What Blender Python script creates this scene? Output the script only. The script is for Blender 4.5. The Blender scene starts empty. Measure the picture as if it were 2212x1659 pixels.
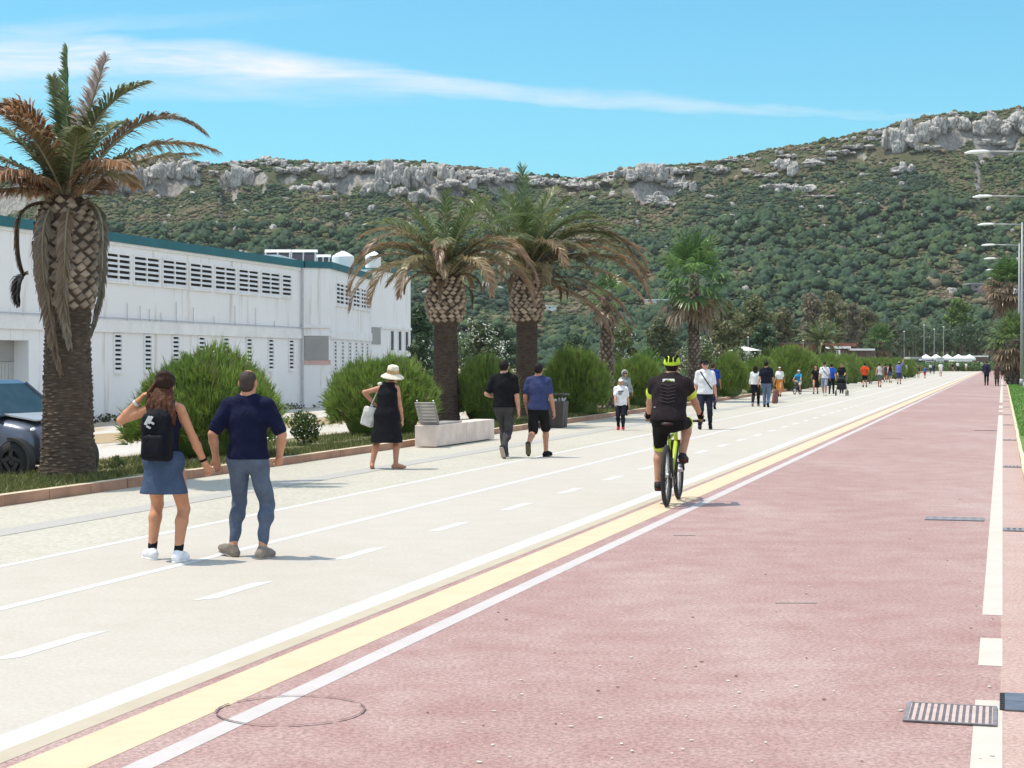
import bpy, math, random
import numpy as np
from mathutils import Vector, Matrix
rng = np.random.default_rng(7)
random.seed(7)
SC = bpy.context.scene
COL = SC.collection
PI = math.pi
R_ = math.radians
# ---------------------------------------------------------------- camera model
FPX, CXP, CYP, HC, HOR = 3700.0, 1106.0, 829.5, 1.72, 782.0
PITCH = math.atan((CYP - HOR) / FPX)
def ray(x, y):
    r = (x - CXP) / FPX; u = (CYP - y) / FPX
    c, s = math.cos(PITCH), math.sin(PITCH)
    return r, c + s * u, -s + c * u
def G(x, y, z=0.0):
    rx, ry, rz = ray(x, y); t = (z - HC) / rz
    return Vector((rx * t, ry * t, z))
def AT(x, y, Y):
    rx, ry, rz = ray(x, y); t = Y / ry
    return Vector((rx * t, Y, HC + rz * t))
RA = math.atan((2166 - 1106) / 3700.0)
DV = (math.sin(RA), math.cos(RA)); NV = (math.cos(RA), -math.sin(RA))
def RP(s, t, z=0.0):
    return (s * NV[0] + t * DV[0], s * NV[1] + t * DV[1], z)
def ST(p):
    return p[0] * NV[0] + p[1] * NV[1], p[0] * DV[0] + p[1] * DV[1]
# ---------------------------------------------------------------- objects
def thing(name, label, cat, loc=(0, 0, 0), rz=0.0, group=None):
    o = bpy.data.objects.new(name, None); COL.objects.link(o)
    o.empty_display_size = 0.2
    o.location = loc; o.rotation_euler = (0, 0, rz)
    o['label'] = label; o['category'] = cat
    if group: o['group'] = group
    return o
def tag(o, label, cat, group=None):
    o['label'] = label; o['category'] = cat
    if group: o['group'] = group
    return o
def kind(o, k):
    o['kind'] = k; return o
def link(name, me, mats, parent=None, loc=None):
    o = bpy.data.objects.new(name, me); COL.objects.link(o)
    if mats is not None:
        for m in (mats if isinstance(mats, (list, tuple)) else [mats]): me.materials.append(m)
    if parent is not None: o.parent = parent
    if loc is not None: o.location = loc
    return o
def np_mesh(name, V, F, C=None, smooth=False):
    V = np.asarray(V, dtype=np.float32); F = np.asarray(F, dtype=np.int32)
    k = F.shape[1]
    me = bpy.data.meshes.new(name)
    me.vertices.add(len(V)); me.vertices.foreach_set('co', V.ravel())
    me.loops.add(F.size); me.loops.foreach_set('vertex_index', F.ravel())
    me.polygons.add(len(F)); me.polygons.foreach_set('loop_start', np.arange(0, F.size, k, dtype=np.int32))
    if smooth: me.polygons.foreach_set('use_smooth', np.ones(len(F), dtype=bool))
    if C is not None:
        C = np.asarray(C, dtype=np.float32)
        if C.shape[1] == 3: C = np.concatenate([C, np.ones((len(C), 1), np.float32)], 1)
        a = me.color_attributes.new('Col', 'FLOAT_COLOR', 'POINT')
        a.data.foreach_set('color', C.ravel())
    me.update(calc_edges=True)
    return me
class Acc:
    """accumulates triangles with a colour per vertex"""
    def __init__(s): s.V = []; s.F = []; s.C = []; s.n = 0
    def add(s, V, F, C):
        V = np.asarray(V, float); F = np.asarray(F, int)
        C = np.asarray(C, float)
        if C.ndim == 1: C = np.tile(C, (len(V), 1))
        s.V.append(V); s.F.append(F + s.n); s.C.append(C); s.n += len(V)
    def mesh(s, name, smooth=False):
        return np_mesh(name, np.concatenate(s.V), np.concatenate(s.F), np.concatenate(s.C), smooth)
class MB:
    """small hand-made meshes with material slots"""
    def __init__(s): s.v = []; s.f = []; s.m = []
    def add(s, vs, fs, m=0):
        n = len(s.v); s.v += [tuple(p) for p in vs]
        for f in fs: s.f.append([i + n for i in f]); s.m.append(m)
    def box(s, c, h, R=None, m=0, taper=1.0):
        pts = []
        for z in (-1, 1):
            k = taper if z > 0 else 1.0
            for x, y in ((-1, -1), (1, -1), (1, 1), (-1, 1)):
                p = Vector((x * h[0] * k, y * h[1] * k, z * h[2]))
                if R is not None: p = R @ p
                pts.append((p[0] + c[0], p[1] + c[1], p[2] + c[2]))
        s.add(pts, [(3, 2, 1, 0), (4, 5, 6, 7), (0, 1, 5, 4), (1, 2, 6, 5), (2, 3, 7, 6), (3, 0, 4, 7)], m)
    def prism(s, poly, z0, z1, m=0):
        n = len(poly)
        a = sum(poly[i][0] * poly[(i + 1) % n][1] - poly[(i + 1) % n][0] * poly[i][1] for i in range(n))
        if a < 0: poly = poly[::-1]
        s.add([(p[0], p[1], z0) for p in poly] + [(p[0], p[1], z1) for p in poly],
              [tuple(range(n))[::-1], tuple(range(n, 2 * n))] + [(i, (i + 1) % n, n + (i + 1) % n, n + i) for i in range(n)], m)
    def tube(s, pts, r, seg=8, m=0, cap=True):
        pts = [Vector(p) for p in pts]; n = len(pts)
        if not isinstance(r, (list, tuple)): r = [r] * n
        up = None; rings = []
        for i, p in enumerate(pts):
            t = (pts[min(i + 1, n - 1)] - pts[max(i - 1, 0)]).normalized()
            if up is None:
                up = Vector((0, 0, 1)) if abs(t.z) < .9 else Vector((0, 1, 0))
            a = t.cross(up)
            if a.length < 1e-6: a = t.cross(Vector((1, 0, 0)))
            a.normalize(); b = a.cross(t).normalized(); up = b
            rings.append([p + (a * math.cos(2 * PI * k / seg) + b * math.sin(2 * PI * k / seg)) * r[i] for k in range(seg)])
        vs = [q for rg in rings for q in rg]; fs = []
        for i in range(n - 1):
            for k in range(seg):
                fs.append((i * seg + k, i * seg + (k + 1) % seg, (i + 1) * seg + (k + 1) % seg, (i + 1) * seg + k))
        if cap:
            fs.append(tuple(range(seg))[::-1]); fs.append(tuple((n - 1) * seg + k for k in range(seg)))
        s.add(vs, fs, m)
    def lathe(s, prof, seg=24, c=(0, 0, 0), axis='z', m=0, a0=0, a1=2 * PI):
        vs = []; fs = []; n = len(prof); full = abs(a1 - a0 - 2 * PI) < 1e-6
        ns = seg if full else seg + 1
        for k in range(ns):
            a = a0 + (a1 - a0) * k / seg
            for r, z in prof:
                q = (r * math.cos(a), r * math.sin(a), z)
                if axis == 'x': q = (q[2], q[0], q[1])
                if axis == 'y': q = (q[1], q[2], q[0])
                vs.append((q[0] + c[0], q[1] + c[1], q[2] + c[2]))
        for k in range(seg):
            k2 = (k + 1) % ns
            for i in range(n - 1):
                fs.append((k * n + i, k2 * n + i, k2 * n + i + 1, k * n + i + 1))
        s.add(vs, fs, m)
    def build(s, name, mats, parent=None, smooth=False, loc=None, bevel=0):
        me = bpy.data.meshes.new(name); me.from_pydata(s.v, [], s.f)
        me.polygons.foreach_set('material_index', np.array(s.m, dtype=np.int32))
        if smooth: me.polygons.foreach_set('use_smooth', np.ones(len(s.f), dtype=bool))
        me.update()
        o = link(name, me, mats, parent, loc)
        if bevel:
            b = o.modifiers.new('bv', 'BEVEL'); b.width = bevel; b.segments = 2; b.limit_method = 'ANGLE'; b.angle_limit = R_(40)
        return o
# ---------------------------------------------------------------- noise
def vn2(x, y, seed=0):
    xi = np.floor(x).astype(np.int64); yi = np.floor(y).astype(np.int64)
    fx = x - xi; fy = y - yi; fx = fx * fx * (3 - 2 * fx); fy = fy * fy * (3 - 2 * fy)
    def h(a, b):
        n = (a * 374761393 + b * 668265263 + seed * 974634777) & 0x7fffffff
        n = ((n ^ (n >> 13)) * 1274126177) & 0x7fffffff
        return ((n ^ (n >> 16)) & 0xffff) / 65535.0
    return (h(xi, yi) * (1 - fx) + h(xi + 1, yi) * fx) * (1 - fy) + (h(xi, yi + 1) * (1 - fx) + h(xi + 1, yi + 1) * fx) * fy
def fbm2(x, y, o=4, seed=0):
    s = 0; a = .5; t = 0
    for i in range(o):
        s = s + a * vn2(x * 2 ** i, y * 2 ** i, seed + i); t += a; a *= .5
    return s / t
def vn3(p, seed=0):
    return (vn2(p[:, 0] + 3.1 * np.floor(p[:, 2]), p[:, 1], seed) * (1 - (p[:, 2] % 1)) + vn2(p[:, 0] + 3.1 * (np.floor(p[:, 2]) + 1), p[:, 1], seed) * (p[:, 2] % 1))
# ---------------------------------------------------------------- materials
_mc = {}
def nd(nt, t, **kw):
    n = nt.nodes.new(t)
    for k, v in kw.items():
        if k == 'i':
            for a, b in v.items(): n.inputs[a].default_value = b
        else: setattr(n, k, v)
    return n
def mthn(nt, a, f):
    n = nd(nt, 'ShaderNodeMath', operation='MULTIPLY'); nt.links.new(a, n.inputs[0]); n.inputs[1].default_value = f; return n.outputs[0]
def c4(c): return (c[0], c[1], c[2], 1.0)
def ramp(nt, stops, fac):
    r = nd(nt, 'ShaderNodeValToRGB'); e = r.color_ramp.elements
    while len(e) < len(stops): e.new(.5)
    for i, (p, c) in enumerate(stops):
        e[i].position = p; e[i].color = c4(c) if len(c) == 3 else c
    nt.links.new(fac, r.inputs[0]); return r.outputs[0]
def noise(nt, vec, scale, detail=4, rough=.55, dist=0):
    n = nd(nt, 'ShaderNodeTexNoise', i={'Scale': scale, 'Detail': detail, 'Roughness': rough, 'Distortion': dist})
    nt.links.new(vec, n.inputs['Vector']); return n.outputs['Fac']
def mix(nt, fac, a, b, mode='MIX'):
    m = nd(nt, 'ShaderNodeMix', data_type='RGBA', blend_type=mode)
    if isinstance(fac, (int, float)): m.inputs[0].default_value = fac
    else: nt.links.new(fac, m.inputs[0])
    for k, v in ((6, a), (7, b)):
        if isinstance(v, tuple): m.inputs[k].default_value = c4(v)
        else: nt.links.new(v, m.inputs[k])
    return m.outputs[2]
def base(name):
    m = bpy.data.materials.new(name); m.use_nodes = True; nt = m.node_tree
    b = nt.nodes['Principled BSDF']; return m, nt, b
def pos(nt, scale=(1, 1, 1), rot=0.0, obj=False):
    g = nd(nt, 'ShaderNodeTexCoord').outputs['Object'] if obj else nd(nt, 'ShaderNodeNewGeometry').outputs['Position']
    mp = nd(nt, 'ShaderNodeMapping'); mp.inputs['Scale'].default_value = scale; mp.inputs['Rotation'].default_value = (0, 0, rot)
    nt.links.new(g, mp.inputs[0]); return mp.outputs[0]
def bump(nt, b, h, strength=.3, dist=.02):
    n = nd(nt, 'ShaderNodeBump', i={'Strength': strength, 'Distance': dist})
    nt.links.new(h, n.inputs['Height']); nt.links.new(n.outputs[0], b.inputs['Normal'])
def M(name, col, rough=.7, metal=0.0, var=.12, scale=8.0, bmp=0.0, obj=True, spec=.5):
    if name in _mc: return _mc[name]
    m, nt, b = base(name); v = pos(nt, obj=obj)
    n = noise(nt, v, scale)
    lo = tuple(max(0, c * (1 - var)) for c in col); hi = tuple(min(1, c * (1 + var)) for c in col)
    nt.links.new(ramp(nt, [(.3, lo), (.7, hi)], n), b.inputs['Base Color'])
    b.inputs['Roughness'].default_value = rough; b.inputs['Metallic'].default_value = metal
    b.inputs['Specular IOR Level'].default_value = spec
    if bmp: bump(nt, b, noise(nt, v, scale * 6), bmp, .01)
    _mc[name] = m; return m
_ccache = {}
def cloth(col, rough=.85):
    k = tuple(round(c, 3) for c in col)
    if k in _ccache: return _ccache[k]
    m, nt, b = base('cloth_%d' % len(_ccache)); v = pos(nt, obj=True)
    n = noise(nt, v, 9, 3)
    lo = tuple(c * .82 for c in col); hi = tuple(min(1, c * 1.15) for c in col)
    c = ramp(nt, [(.3, lo), (.7, hi)], n)
    nt.links.new(c, b.inputs['Base Color']); b.inputs['Roughness'].default_value = rough
    b.inputs['Specular IOR Level'].default_value = .12
    wz_ = pos(nt, (1.6, 1.6, .8), .5, True); ns_ = nd(nt, 'ShaderNodeMath', operation='ADD'); nt.links.new(noise(nt, wz_, 9, 3, .6, 1.2), ns_.inputs[0]); nt.links.new(mthn(nt, noise(nt, v, 60, 2), .25), ns_.inputs[1])
    bump(nt, b, ns_.outputs[0], .55, .03)
    _ccache[k] = m; return m
def skinmat(col=(.55, .30, .21)):
    k = ('s',) + tuple(round(c, 3) for c in col)
    if k in _ccache: return _ccache[k]
    m, nt, b = base('skin'); v = pos(nt, obj=True); n = noise(nt, v, 12, 3)
    lo = (col[0] * .88, col[1] * .82, col[2] * .8); hi = (min(1, col[0] * 1.08), min(1, col[1] * 1.08), min(1, col[2] * 1.08))
    nt.links.new(ramp(nt, [(.3, lo), (.7, hi)], n), b.inputs['Base Color'])
    b.inputs['Roughness'].default_value = .5; b.inputs['Specular IOR Level'].default_value = .35
    _ccache[k] = m; return m
def leafmat(name, trans=.3, rough=.45, spec=.4):
    m, nt, b = base(name)
    at = nd(nt, 'ShaderNodeAttribute', attribute_name='Col')
    nt.links.new(at.outputs['Color'], b.inputs['Base Color'])
    b.inputs['Roughness'].default_value = rough; b.inputs['Specular IOR Level'].default_value = spec
    if trans > 0:
        tr = nd(nt, 'ShaderNodeBsdfTranslucent'); nt.links.new(at.outputs['Color'], tr.inputs[0])
        mx = nd(nt, 'ShaderNodeMixShader'); mx.inputs[0].default_value = trans
        nt.links.new(b.outputs[0], mx.inputs[1]); nt.links.new(tr.outputs[0], mx.inputs[2])
        nt.links.new(mx.outputs[0], nt.nodes['Material Output'].inputs[0])
    return m
LEAF = leafmat('leaf', .3, .5, .3)
FROND = leafmat('frond', .38, .36, .5)
BARKC = leafmat('bark', 0, .85, .2)
SCRUB = leafmat('scrub_leaf', 0, .8, .15)
SUN_E = 3.95; SKY_E = .145; EXPOSURE = .19
SKY_TINT = (.50, 1.03, 1.10); CLOUD_C = (5.6, 5.9, 6.3)
SKY_FILL_C = (9.4, 9.6, 10.3)
HAZE_C = (.95, .96, 1.0, 1); HAZE_D = .00007
# ---------------------------------------------------------------- camera, sun, sky
cd = bpy.data.cameras.new('camera'); cam = bpy.data.objects.new('camera', cd); COL.objects.link(cam)
cam.location = (0, 0, HC); cam.rotation_euler = (PI / 2 - PITCH, 0, 0)
cd.sensor_fit = 'HORIZONTAL'; cd.sensor_width = 36; cd.lens = 36 * FPX / 2212.0
cd.clip_start = .1; cd.clip_end = 6000
SC.camera = cam
SUNV = Vector((-.39, .05, 1.0)).normalized()          # towards the sun
sd = bpy.data.lights.new('sun', 'SUN'); sd.energy = SUN_E; sd.angle = R_(.53); sd.color = (1, .89, .765)
sun = bpy.data.objects.new('sun', sd); COL.objects.link(sun)
sun.rotation_euler = SUNV.to_track_quat('Z', 'Y').to_euler()
w = bpy.data.worlds.new('World'); SC.world = w; w.use_nodes = True; nt = w.node_tree
bg = nt.nodes['Background']; bg.inputs[1].default_value = SKY_E
sky = nd(nt, 'ShaderNodeTexSky', sky_type='NISHITA', sun_disc=False)
sky.sun_elevation = math.asin(SUNV.z); sky.sun_rotation = math.atan2(SUNV.x, SUNV.y)
sky.air_density = 1.0; sky.dust_density = 1.2; sky.ozone_density = 1.0
tc = nd(nt, 'ShaderNodeTexCoord'); sp = nd(nt, 'ShaderNodeSeparateXYZ'); nt.links.new(tc.outputs['Generated'], sp.inputs[0])
def mth(op, a, b=None, clamp=False):
    n = nd(nt, 'ShaderNodeMath', operation=op); n.use_clamp = clamp
    for k, v in ((0, a), (1, b)):
        if v is None: continue
        if isinstance(v, (int, float)): n.inputs[k].default_value = v
        else: nt.links.new(v, n.inputs[k])
    return n.outputs[0]
yy = mth('MAXIMUM', sp.outputs[1], .15)
U = mth('DIVIDE', sp.outputs[0], yy); W = mth('DIVIDE', sp.outputs[2], yy)
UN = mth('ADD', mth('MULTIPLY', U, 3700 / 4212.0), (1106 + 1000) / 4212.0, True)      # -1000..3212 -> 0..1
WN = mth('MULTIPLY', W, 3700 / 1000.0)                                                    # elevation, 782px -> .782
def fcurve(pts):
    n = nd(nt, 'ShaderNodeFloatCurve'); c = n.mapping.curves[0]
    pts = [((x + 1000) / 4212.0, v) for x, v in pts]
    c.points[0].location = pts[0]; c.points[1].location = pts[-1]
    for p in pts[1:-1]: c.points.new(*p)
    n.mapping.update(); nt.links.new(UN, n.inputs[1]); return n.outputs[0]
cv = nd(nt, 'ShaderNodeCombineXYZ'); nt.links.new(mth('MULTIPLY', U, 1.0), cv.inputs[0]); nt.links.new(mth('MULTIPLY', W, 4.0), cv.inputs[1])
n1 = noise(nt, cv.outputs[0], 7, 6, .6, .6)
cv2 = nd(nt, 'ShaderNodeCombineXYZ'); nt.links.new(mth('ADD', U, mth('MULTIPLY', W, 1.2)), cv2.inputs[0]); nt.links.new(mth('MULTIPLY', W, 9.0), cv2.inputs[1])
n2 = noise(nt, cv2.outputs[0], 9, 6, .62, .9)
def band(cen, half, inten, namp):
    c = fcurve([(x, (782 - y) / 1000.0) for x, y in cen]); h = fcurve([(x, v / 1000.0) for x, v in half]); a = fcurve(inten)
    wob = mth('MULTIPLY', mth('SUBTRACT', n1, .5), namp)
    d = mth('DIVIDE', mth('ABSOLUTE', mth('SUBTRACT', mth('ADD', WN, wob), c)), h)
    k = mth('SUBTRACT', 1.0, d, True)
    k = mth('POWER', mth('MULTIPLY', k, mth('SUBTRACT', 2.0, k)), 1.25)
    return mth('MULTIPLY', mth('MULTIPLY', k, a), mth('ADD', mth('MULTIPLY', n2, 2.6), -.40))
b1 = band([(-1000, 190), (0, 137), (300, 128), (550, 143), (800, 168), (1000, 190), (1200, 208), (1500, 232), (1900, 247), (3212, 285)],
          [(-1000, 44), (0, 46), (300, 50), (550, 56), (800, 40), (1000, 29), (1300, 29), (1600, 19), (1900, 11), (3212, 8)],
          [(-1000, .8), (0, .78), (300, .86), (550, .86), (800, .7), (1000, .62), (1300, .45), (1600, .32), (1900, .22), (2300, .05), (3212, 0)], .075)
b2 = band([(-1000, 230), (0, 195), (500, 200), (900, 215), (3212, 300)], [(-1000, 30), (0, 30), (600, 28), (900, 14), (3212, 6)],
          [(-1000, .3), (0, .2), (500, .28), (800, .1), (1200, 0), (3212, 0)], .06)
b3 = band([(-1000, 140), (0, 90), (250, 55), (700, 20), (3212, -200)], [(-1000, 40), (0, 36), (250, 26), (500, 20), (3212, 6)],
          [(-1000, .34), (0, .32), (250, .24), (500, .08), (900, 0), (3212, 0)], .10)
cl = mth('ADD', mth('ADD', b1, b2), b3, True)
skyc = mix(nt, 1.0, sky.outputs[0], SKY_TINT, 'MULTIPLY')
colr = mix(nt, cl, skyc, CLOUD_C)
# bright fill added to the unseen sky outside this view, lifting shaded sides
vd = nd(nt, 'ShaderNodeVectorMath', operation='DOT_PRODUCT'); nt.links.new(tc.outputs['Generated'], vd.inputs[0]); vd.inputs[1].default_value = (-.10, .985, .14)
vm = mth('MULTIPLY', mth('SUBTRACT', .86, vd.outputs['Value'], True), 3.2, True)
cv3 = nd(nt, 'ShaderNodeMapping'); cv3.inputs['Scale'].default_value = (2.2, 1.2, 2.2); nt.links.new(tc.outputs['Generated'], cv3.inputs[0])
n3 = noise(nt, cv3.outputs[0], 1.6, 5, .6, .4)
sky_fill = mth('MULTIPLY', vm, mth('MULTIPLY', mth('SUBTRACT', n3, .28, True), 2.0, True))
colr = mix(nt, sky_fill, colr, SKY_FILL_C)
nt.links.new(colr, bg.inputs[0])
SC.view_settings.view_transform = 'Standard'; SC.view_settings.look = 'None'
SC.view_settings.exposure = EXPOSURE; SC.view_settings.gamma = 1.0
try: SC.view_settings.use_curve_mapping = False
except Exception: pass
SC.cycles.use_denoising = True
SC.cycles.max_bounces = 6; SC.cycles.diffuse_bounces = 3; SC.cycles.transparent_max_bounces = 6
# ---------------------------------------------------------------- ground, road, pavements
def strip(name, s0, s1, t0, t1, z, m, nt_=24, sfun=None, kd='structure', z1=None):
    vs = []; fs = []
    for i in range(nt_ + 1):
        t = t0 + (t1 - t0) * (i / nt_) ** 1.5
        a, b = (s0, s1) if sfun is None else sfun(t, s0, s1)
        vs.append(RP(a, t, z)); vs.append(RP(b, t, z))
    for i in range(nt_): fs.append((2 * i, 2 * i + 1, 2 * i + 3, 2 * i + 2))
    mb = MB(); mb.add(vs, fs); o = mb.build(name, m)
    return kind(o, kd)
def kdrift(t): return -.65 * min(max((t - 20) / 70., 0), 1)
def road_mat(name, cols, scl, speck, rough=.85, bs=.25, extra=None, sheen=0):
    m, nt, b = base(name); v = pos(nt)
    vr = pos(nt, (1, .35, 1), RA)
    a = noise(nt, vr, .38, 5, .62); c = noise(nt, v, scl, 2, .8); d = noise(nt, v, 2.3, 5, .65)
    col = ramp(nt, [(.32, cols[0]), (.5, cols[1]), (.68, cols[2])], a)
    col = mix(nt, .5, col, ramp(nt, [(.3, cols[0]), (.7, cols[2])], d))
    sp1 = ramp(nt, [(.40, (speck[0],) * 3), (.5, (1, 1, 1)), (.62, (speck[1],) * 3)], c)
    col = mix(nt, 1.0, col, sp1, 'MULTIPLY')
    wv = nd(nt, 'ShaderNodeTexVoronoi', i={'Scale': 26.0}); nt.links.new(v, wv.inputs['Vector'])
    if extra:
        k = ramp(nt, [(.0, (1, 1, 1)), (.018, (0, 0, 0))], wv.outputs['Distance'])
        col = mix(nt, k, col, extra)
    nt.links.new(col, b.inputs['Base Color']); b.inputs['Roughness'].default_value = rough
    b.inputs['Specular IOR Level'].default_value = .25; b.inputs['Sheen Weight'].default_value = sheen; b.inputs['Sheen Roughness'].default_value = .35
    bump(nt, b, c, bs, .01); return m
MPINK = road_mat('pink_asphalt', [(.285, .155, .138), (.33, .198, .178), (.42, .315, .288)], 38, (.76, 1.25), extra=(.62, .55, .5), sheen=.12)
MPINK2 = road_mat('pink_concrete', [(.37, .235, .205), (.41, .28, .245), (.46, .35, .31)], 38, (.82, 1.18), sheen=.1)
MCREAM = road_mat('cream_surface', [(.42, .387, .337), (.452, .42, .372), (.474, .444, .396)], 30, (.95, 1.05))
MPAVE = road_mat('cream_paving', [(.385, .362, .30), (.44, .418, .352), (.475, .452, .388)], 14, (.88, 1.1))
MCHAN = road_mat('grey_channel', [(.35, .34, .32), (.38, .37, .348), (.40, .392, .365)], 20, (.95, 1.05))
MPARK = road_mat('pale_concrete', [(.50, .46, .40), (.58, .55, .50), (.62, .6, .56)], 12, (.9, 1.08))
def worn(name, c0, c1, thr, under):
    m, nt, b = base(name); v = pos(nt)
    a = noise(nt, v, 3, 5, .7); e = noise(nt, v, 42, 4, .7)
    col = ramp(nt, [(.3, c0), (.7, c1)], a)
    f = nd(nt, 'ShaderNodeMath', operation='ADD'); nt.links.new(a, f.inputs[0]); nt.links.new(e, f.inputs[1])
    k = ramp(nt, [(thr, (0, 0, 0)), (thr + .08, (1, 1, 1))], mthn(nt, f.outputs[0], .5))
    col = mix(nt, k, col, under)
    nt.links.new(col, b.inputs['Base Color']); b.inputs['Roughness'].default_value = .8
    bump(nt, b, e, .15, .01); return m
def mthn(nt, a, f):
    n = nd(nt, 'ShaderNodeMath', operation='MULTIPLY'); nt.links.new(a, n.inputs[0]); n.inputs[1].default_value = f; return n.outputs[0]
MWHITE = worn('white_paint', (.53, .53, .52), (.57, .57, .56), .60, (.50, .48, .44))
MWHITE2 = worn('worn_white_paint', (.45, .415, .405), (.51, .475, .465), .575, (.38, .29, .28))
MYEL = worn('yellow_paint', (.55, .43, .28), (.61, .49, .34), .60, (.50, .40, .28))
MBEIGE = worn('beige_paint', (.48, .44, .38), (.54, .50, .45), .60, (.44, .37, .33))
mgr, nt, b = base('dry_ground'); v = pos(nt)
nt.links.new(ramp(nt, [(.35, (.30, .22, .13)), (.5, (.42, .36, .26)), (.65, (.12, .13, .05))], noise(nt, v, .12, 5, .6)), b.inputs['Base Color']); b.inputs['Roughness'].default_value = .95
gb = MB(); gb.add([(-818, -150, -.04), (818, -150, -.04), (818, 1190, -.04), (-818, 1190, -.04)], [(0, 1, 2, 3)])
kind(gb.build('ground', mgr), 'structure')
TE = 318
strip('pink_road', -4.12, -.005, -12, TE, 0, MPINK)
strip('concrete_gutter', -.005, .30, -12, TE, 0, MPINK2)
strip('cycle_path', -8.1, -4.12, -12, TE, 0, MCREAM)
strip('sidewalk', -11.45, -8.1, -12, TE, 0, MPAVE, sfun=lambda t, a, b: (a + kdrift(t), b))
strip('drain_channel_paving', -9.9, -9.5, -12, TE, .004, MCHAN)
strip('white_line', -4.43, -4.25, -12, TE, .0016, MWHITE)
strip('beige_line', -4.25, -4.12, -12, TE, .0016, worn('tan_strip', (.40, .35, .26), (.46, .41, .32), .60, (.34, .26, .2)))
strip('yellow_line', -4.05, -3.72, -12, TE, .0016, MYEL)
strip('faded_white_line', -3.58, -3.455, -12, TE, .0016, MWHITE2)
strip('lane_line', -6.755, -6.655, -12, TE, .0016, MWHITE)
strip('lane_line', -8.145, -8.05, -12, TE, .0016, MWHITE)
def toff(y, s):   # road t of a pixel row on lateral line s
    Y = FPX * HC / (y - HOR); X = (s + Y * math.sin(RA)) / math.cos(RA); return ST((X, Y))[1]
mb = MB()
t0 = toff(1425, -5.55); per = (toff(1148, -5.55) - t0) / 3.0
ln = toff(1368, -5.55) - t0
for k in range(-6, 90):
    ta = t0 + k * per
    if ta < -10 or ta > TE - 5: continue
    mb.add([RP(-5.61, ta - .1, .0016), RP(-5.49, ta + .08, .0016), RP(-5.49, ta + ln + .1, .0016), RP(-5.61, ta + ln - .08, .0016)], [(0, 1, 2, 3)])
kind(mb.build('dashed_lane_line', MWHITE), 'structure')
mb = MB()
segs = [(-12, toff(1515, -.06)), (toff(1440, -.06), toff(1380, -.06)), (toff(1330, -.06), toff(897, -.06)), (toff(890, -.06), toff(886, -.06)), (toff(882, -.06), toff(876, -.06)), (toff(870, -.06), TE)]
for a, c in segs:
    mb.add([RP(-.128, a, .0016), RP(.005, a, .0016), RP(.005, c, .0016), RP(-.128, c, .0016)], [(0, 1, 2, 3)])
kind(mb.build('edge_line', MBEIGE), 'structure')
mb = MB()
for yr in (823.5, 819.0):
    tt = toff(yr, -3)
    for k in range(16):
        s = -7.5 + k * 1.0 * .5 * 2
        if s > .2: continue
        d = 1.2 if yr > 820 else 1.5
        mb.add([RP(s, tt, .008), RP(s + .5, tt, .008), RP(s + .5, tt + d, .008), RP(s, tt + d, .008)], [(0, 1, 2, 3)])
kind(mb.build('crossing_markings', MWHITE), 'structure')
# kerbs
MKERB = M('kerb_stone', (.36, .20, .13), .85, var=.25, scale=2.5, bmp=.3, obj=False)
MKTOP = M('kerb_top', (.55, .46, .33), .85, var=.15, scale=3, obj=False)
def kerb(name, s_in, wdt, t0, t1, h, side, step=1.0, drift=True):
    mb = MB(); t = t0
    while t < t1:
        st = step if t < 120 else step * 6
        e = min(t + st - .012, t1)
        d0, d1 = (kdrift(t), kdrift(e)) if drift else (0, 0)
        jz = random.uniform(-.004, .004); js = random.uniform(-.006, .006)
        a, c = s_in + d0 + js, s_in + d1 + js
        q = [RP(a, t), RP(a + side * wdt, t), RP(c + side * wdt, e), RP(c, e)]
        if side < 0: q = q[::-1]; 
        bt = [(p[0], p[1], -.03) for p in q]; tp = [(p[0], p[1], h + jz) for p in q]
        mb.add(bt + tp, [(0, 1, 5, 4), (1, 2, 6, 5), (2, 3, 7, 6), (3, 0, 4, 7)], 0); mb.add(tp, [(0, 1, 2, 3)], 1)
        t += st
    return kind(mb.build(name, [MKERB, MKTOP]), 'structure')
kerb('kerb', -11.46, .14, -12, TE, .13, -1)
MKR = M('pale_kerb', (.58, .52, .36), .85, var=.15, scale=3, obj=False)
mbk = kerb('kerb', .30, .065, -12, TE, .07, 1, drift=False); mbk.data.materials[0] = MKR; mbk.data.materials[1] = MKR
# planted bed and lawn
msoil, nt, b = base('bed_soil'); v = pos(nt)
nt.links.new(ramp(nt, [(.35, (.06, .065, .02)), (.5, (.12, .12, .04)), (.65, (.22, .19, .1))], noise(nt, v, 1.3, 5, .6)), b.inputs['Base Color']); b.inputs['Roughness'].default_value = .95
strip('planting_bed', -14.4, -11.6, -12, TE, .10, msoil, sfun=lambda t, a, b: (a + kdrift(t), b + kdrift(t)))
mlawn, nt, b = base('lawn_soil'); v = pos(nt)
nt.links.new(ramp(nt, [(.35, (.075, .14, .025)), (.65, (.15, .22, .05))], noise(nt, v, 1.1, 5, .6)), b.inputs['Base Color']); b.inputs['Roughness'].default_value = .95
strip('lawn', .365, 30, -12, TE, .06, mlawn)
# parking ground with bands of sand
mpk, nt, b = base('parking_ground'); v = pos(nt, (1, 1, 1), RA); 
vv = pos(nt, (1, .16, 1), RA)
k = noise(nt, vv, .75, 4, .55)
colp = ramp(nt, [(.40, (.50, .485, .455)), (.50, (.47, .44, .385)), (.55, (.36, .28, .175)), (.7, (.31, .23, .13))], k)
nt.links.new(mix(nt, .25, colp, ramp(nt, [(.3, (.36, .32, .265)), (.7, (.53, .515, .48))], noise(nt, v, 5, 5, .7))), b.inputs['Base Color']); b.inputs['Roughness'].default_value = .9
strip('parking_ground', -31, -14.4, -12, 150, -.005, mpk, sfun=lambda t, a, b: (a, b + kdrift(t)))

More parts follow.
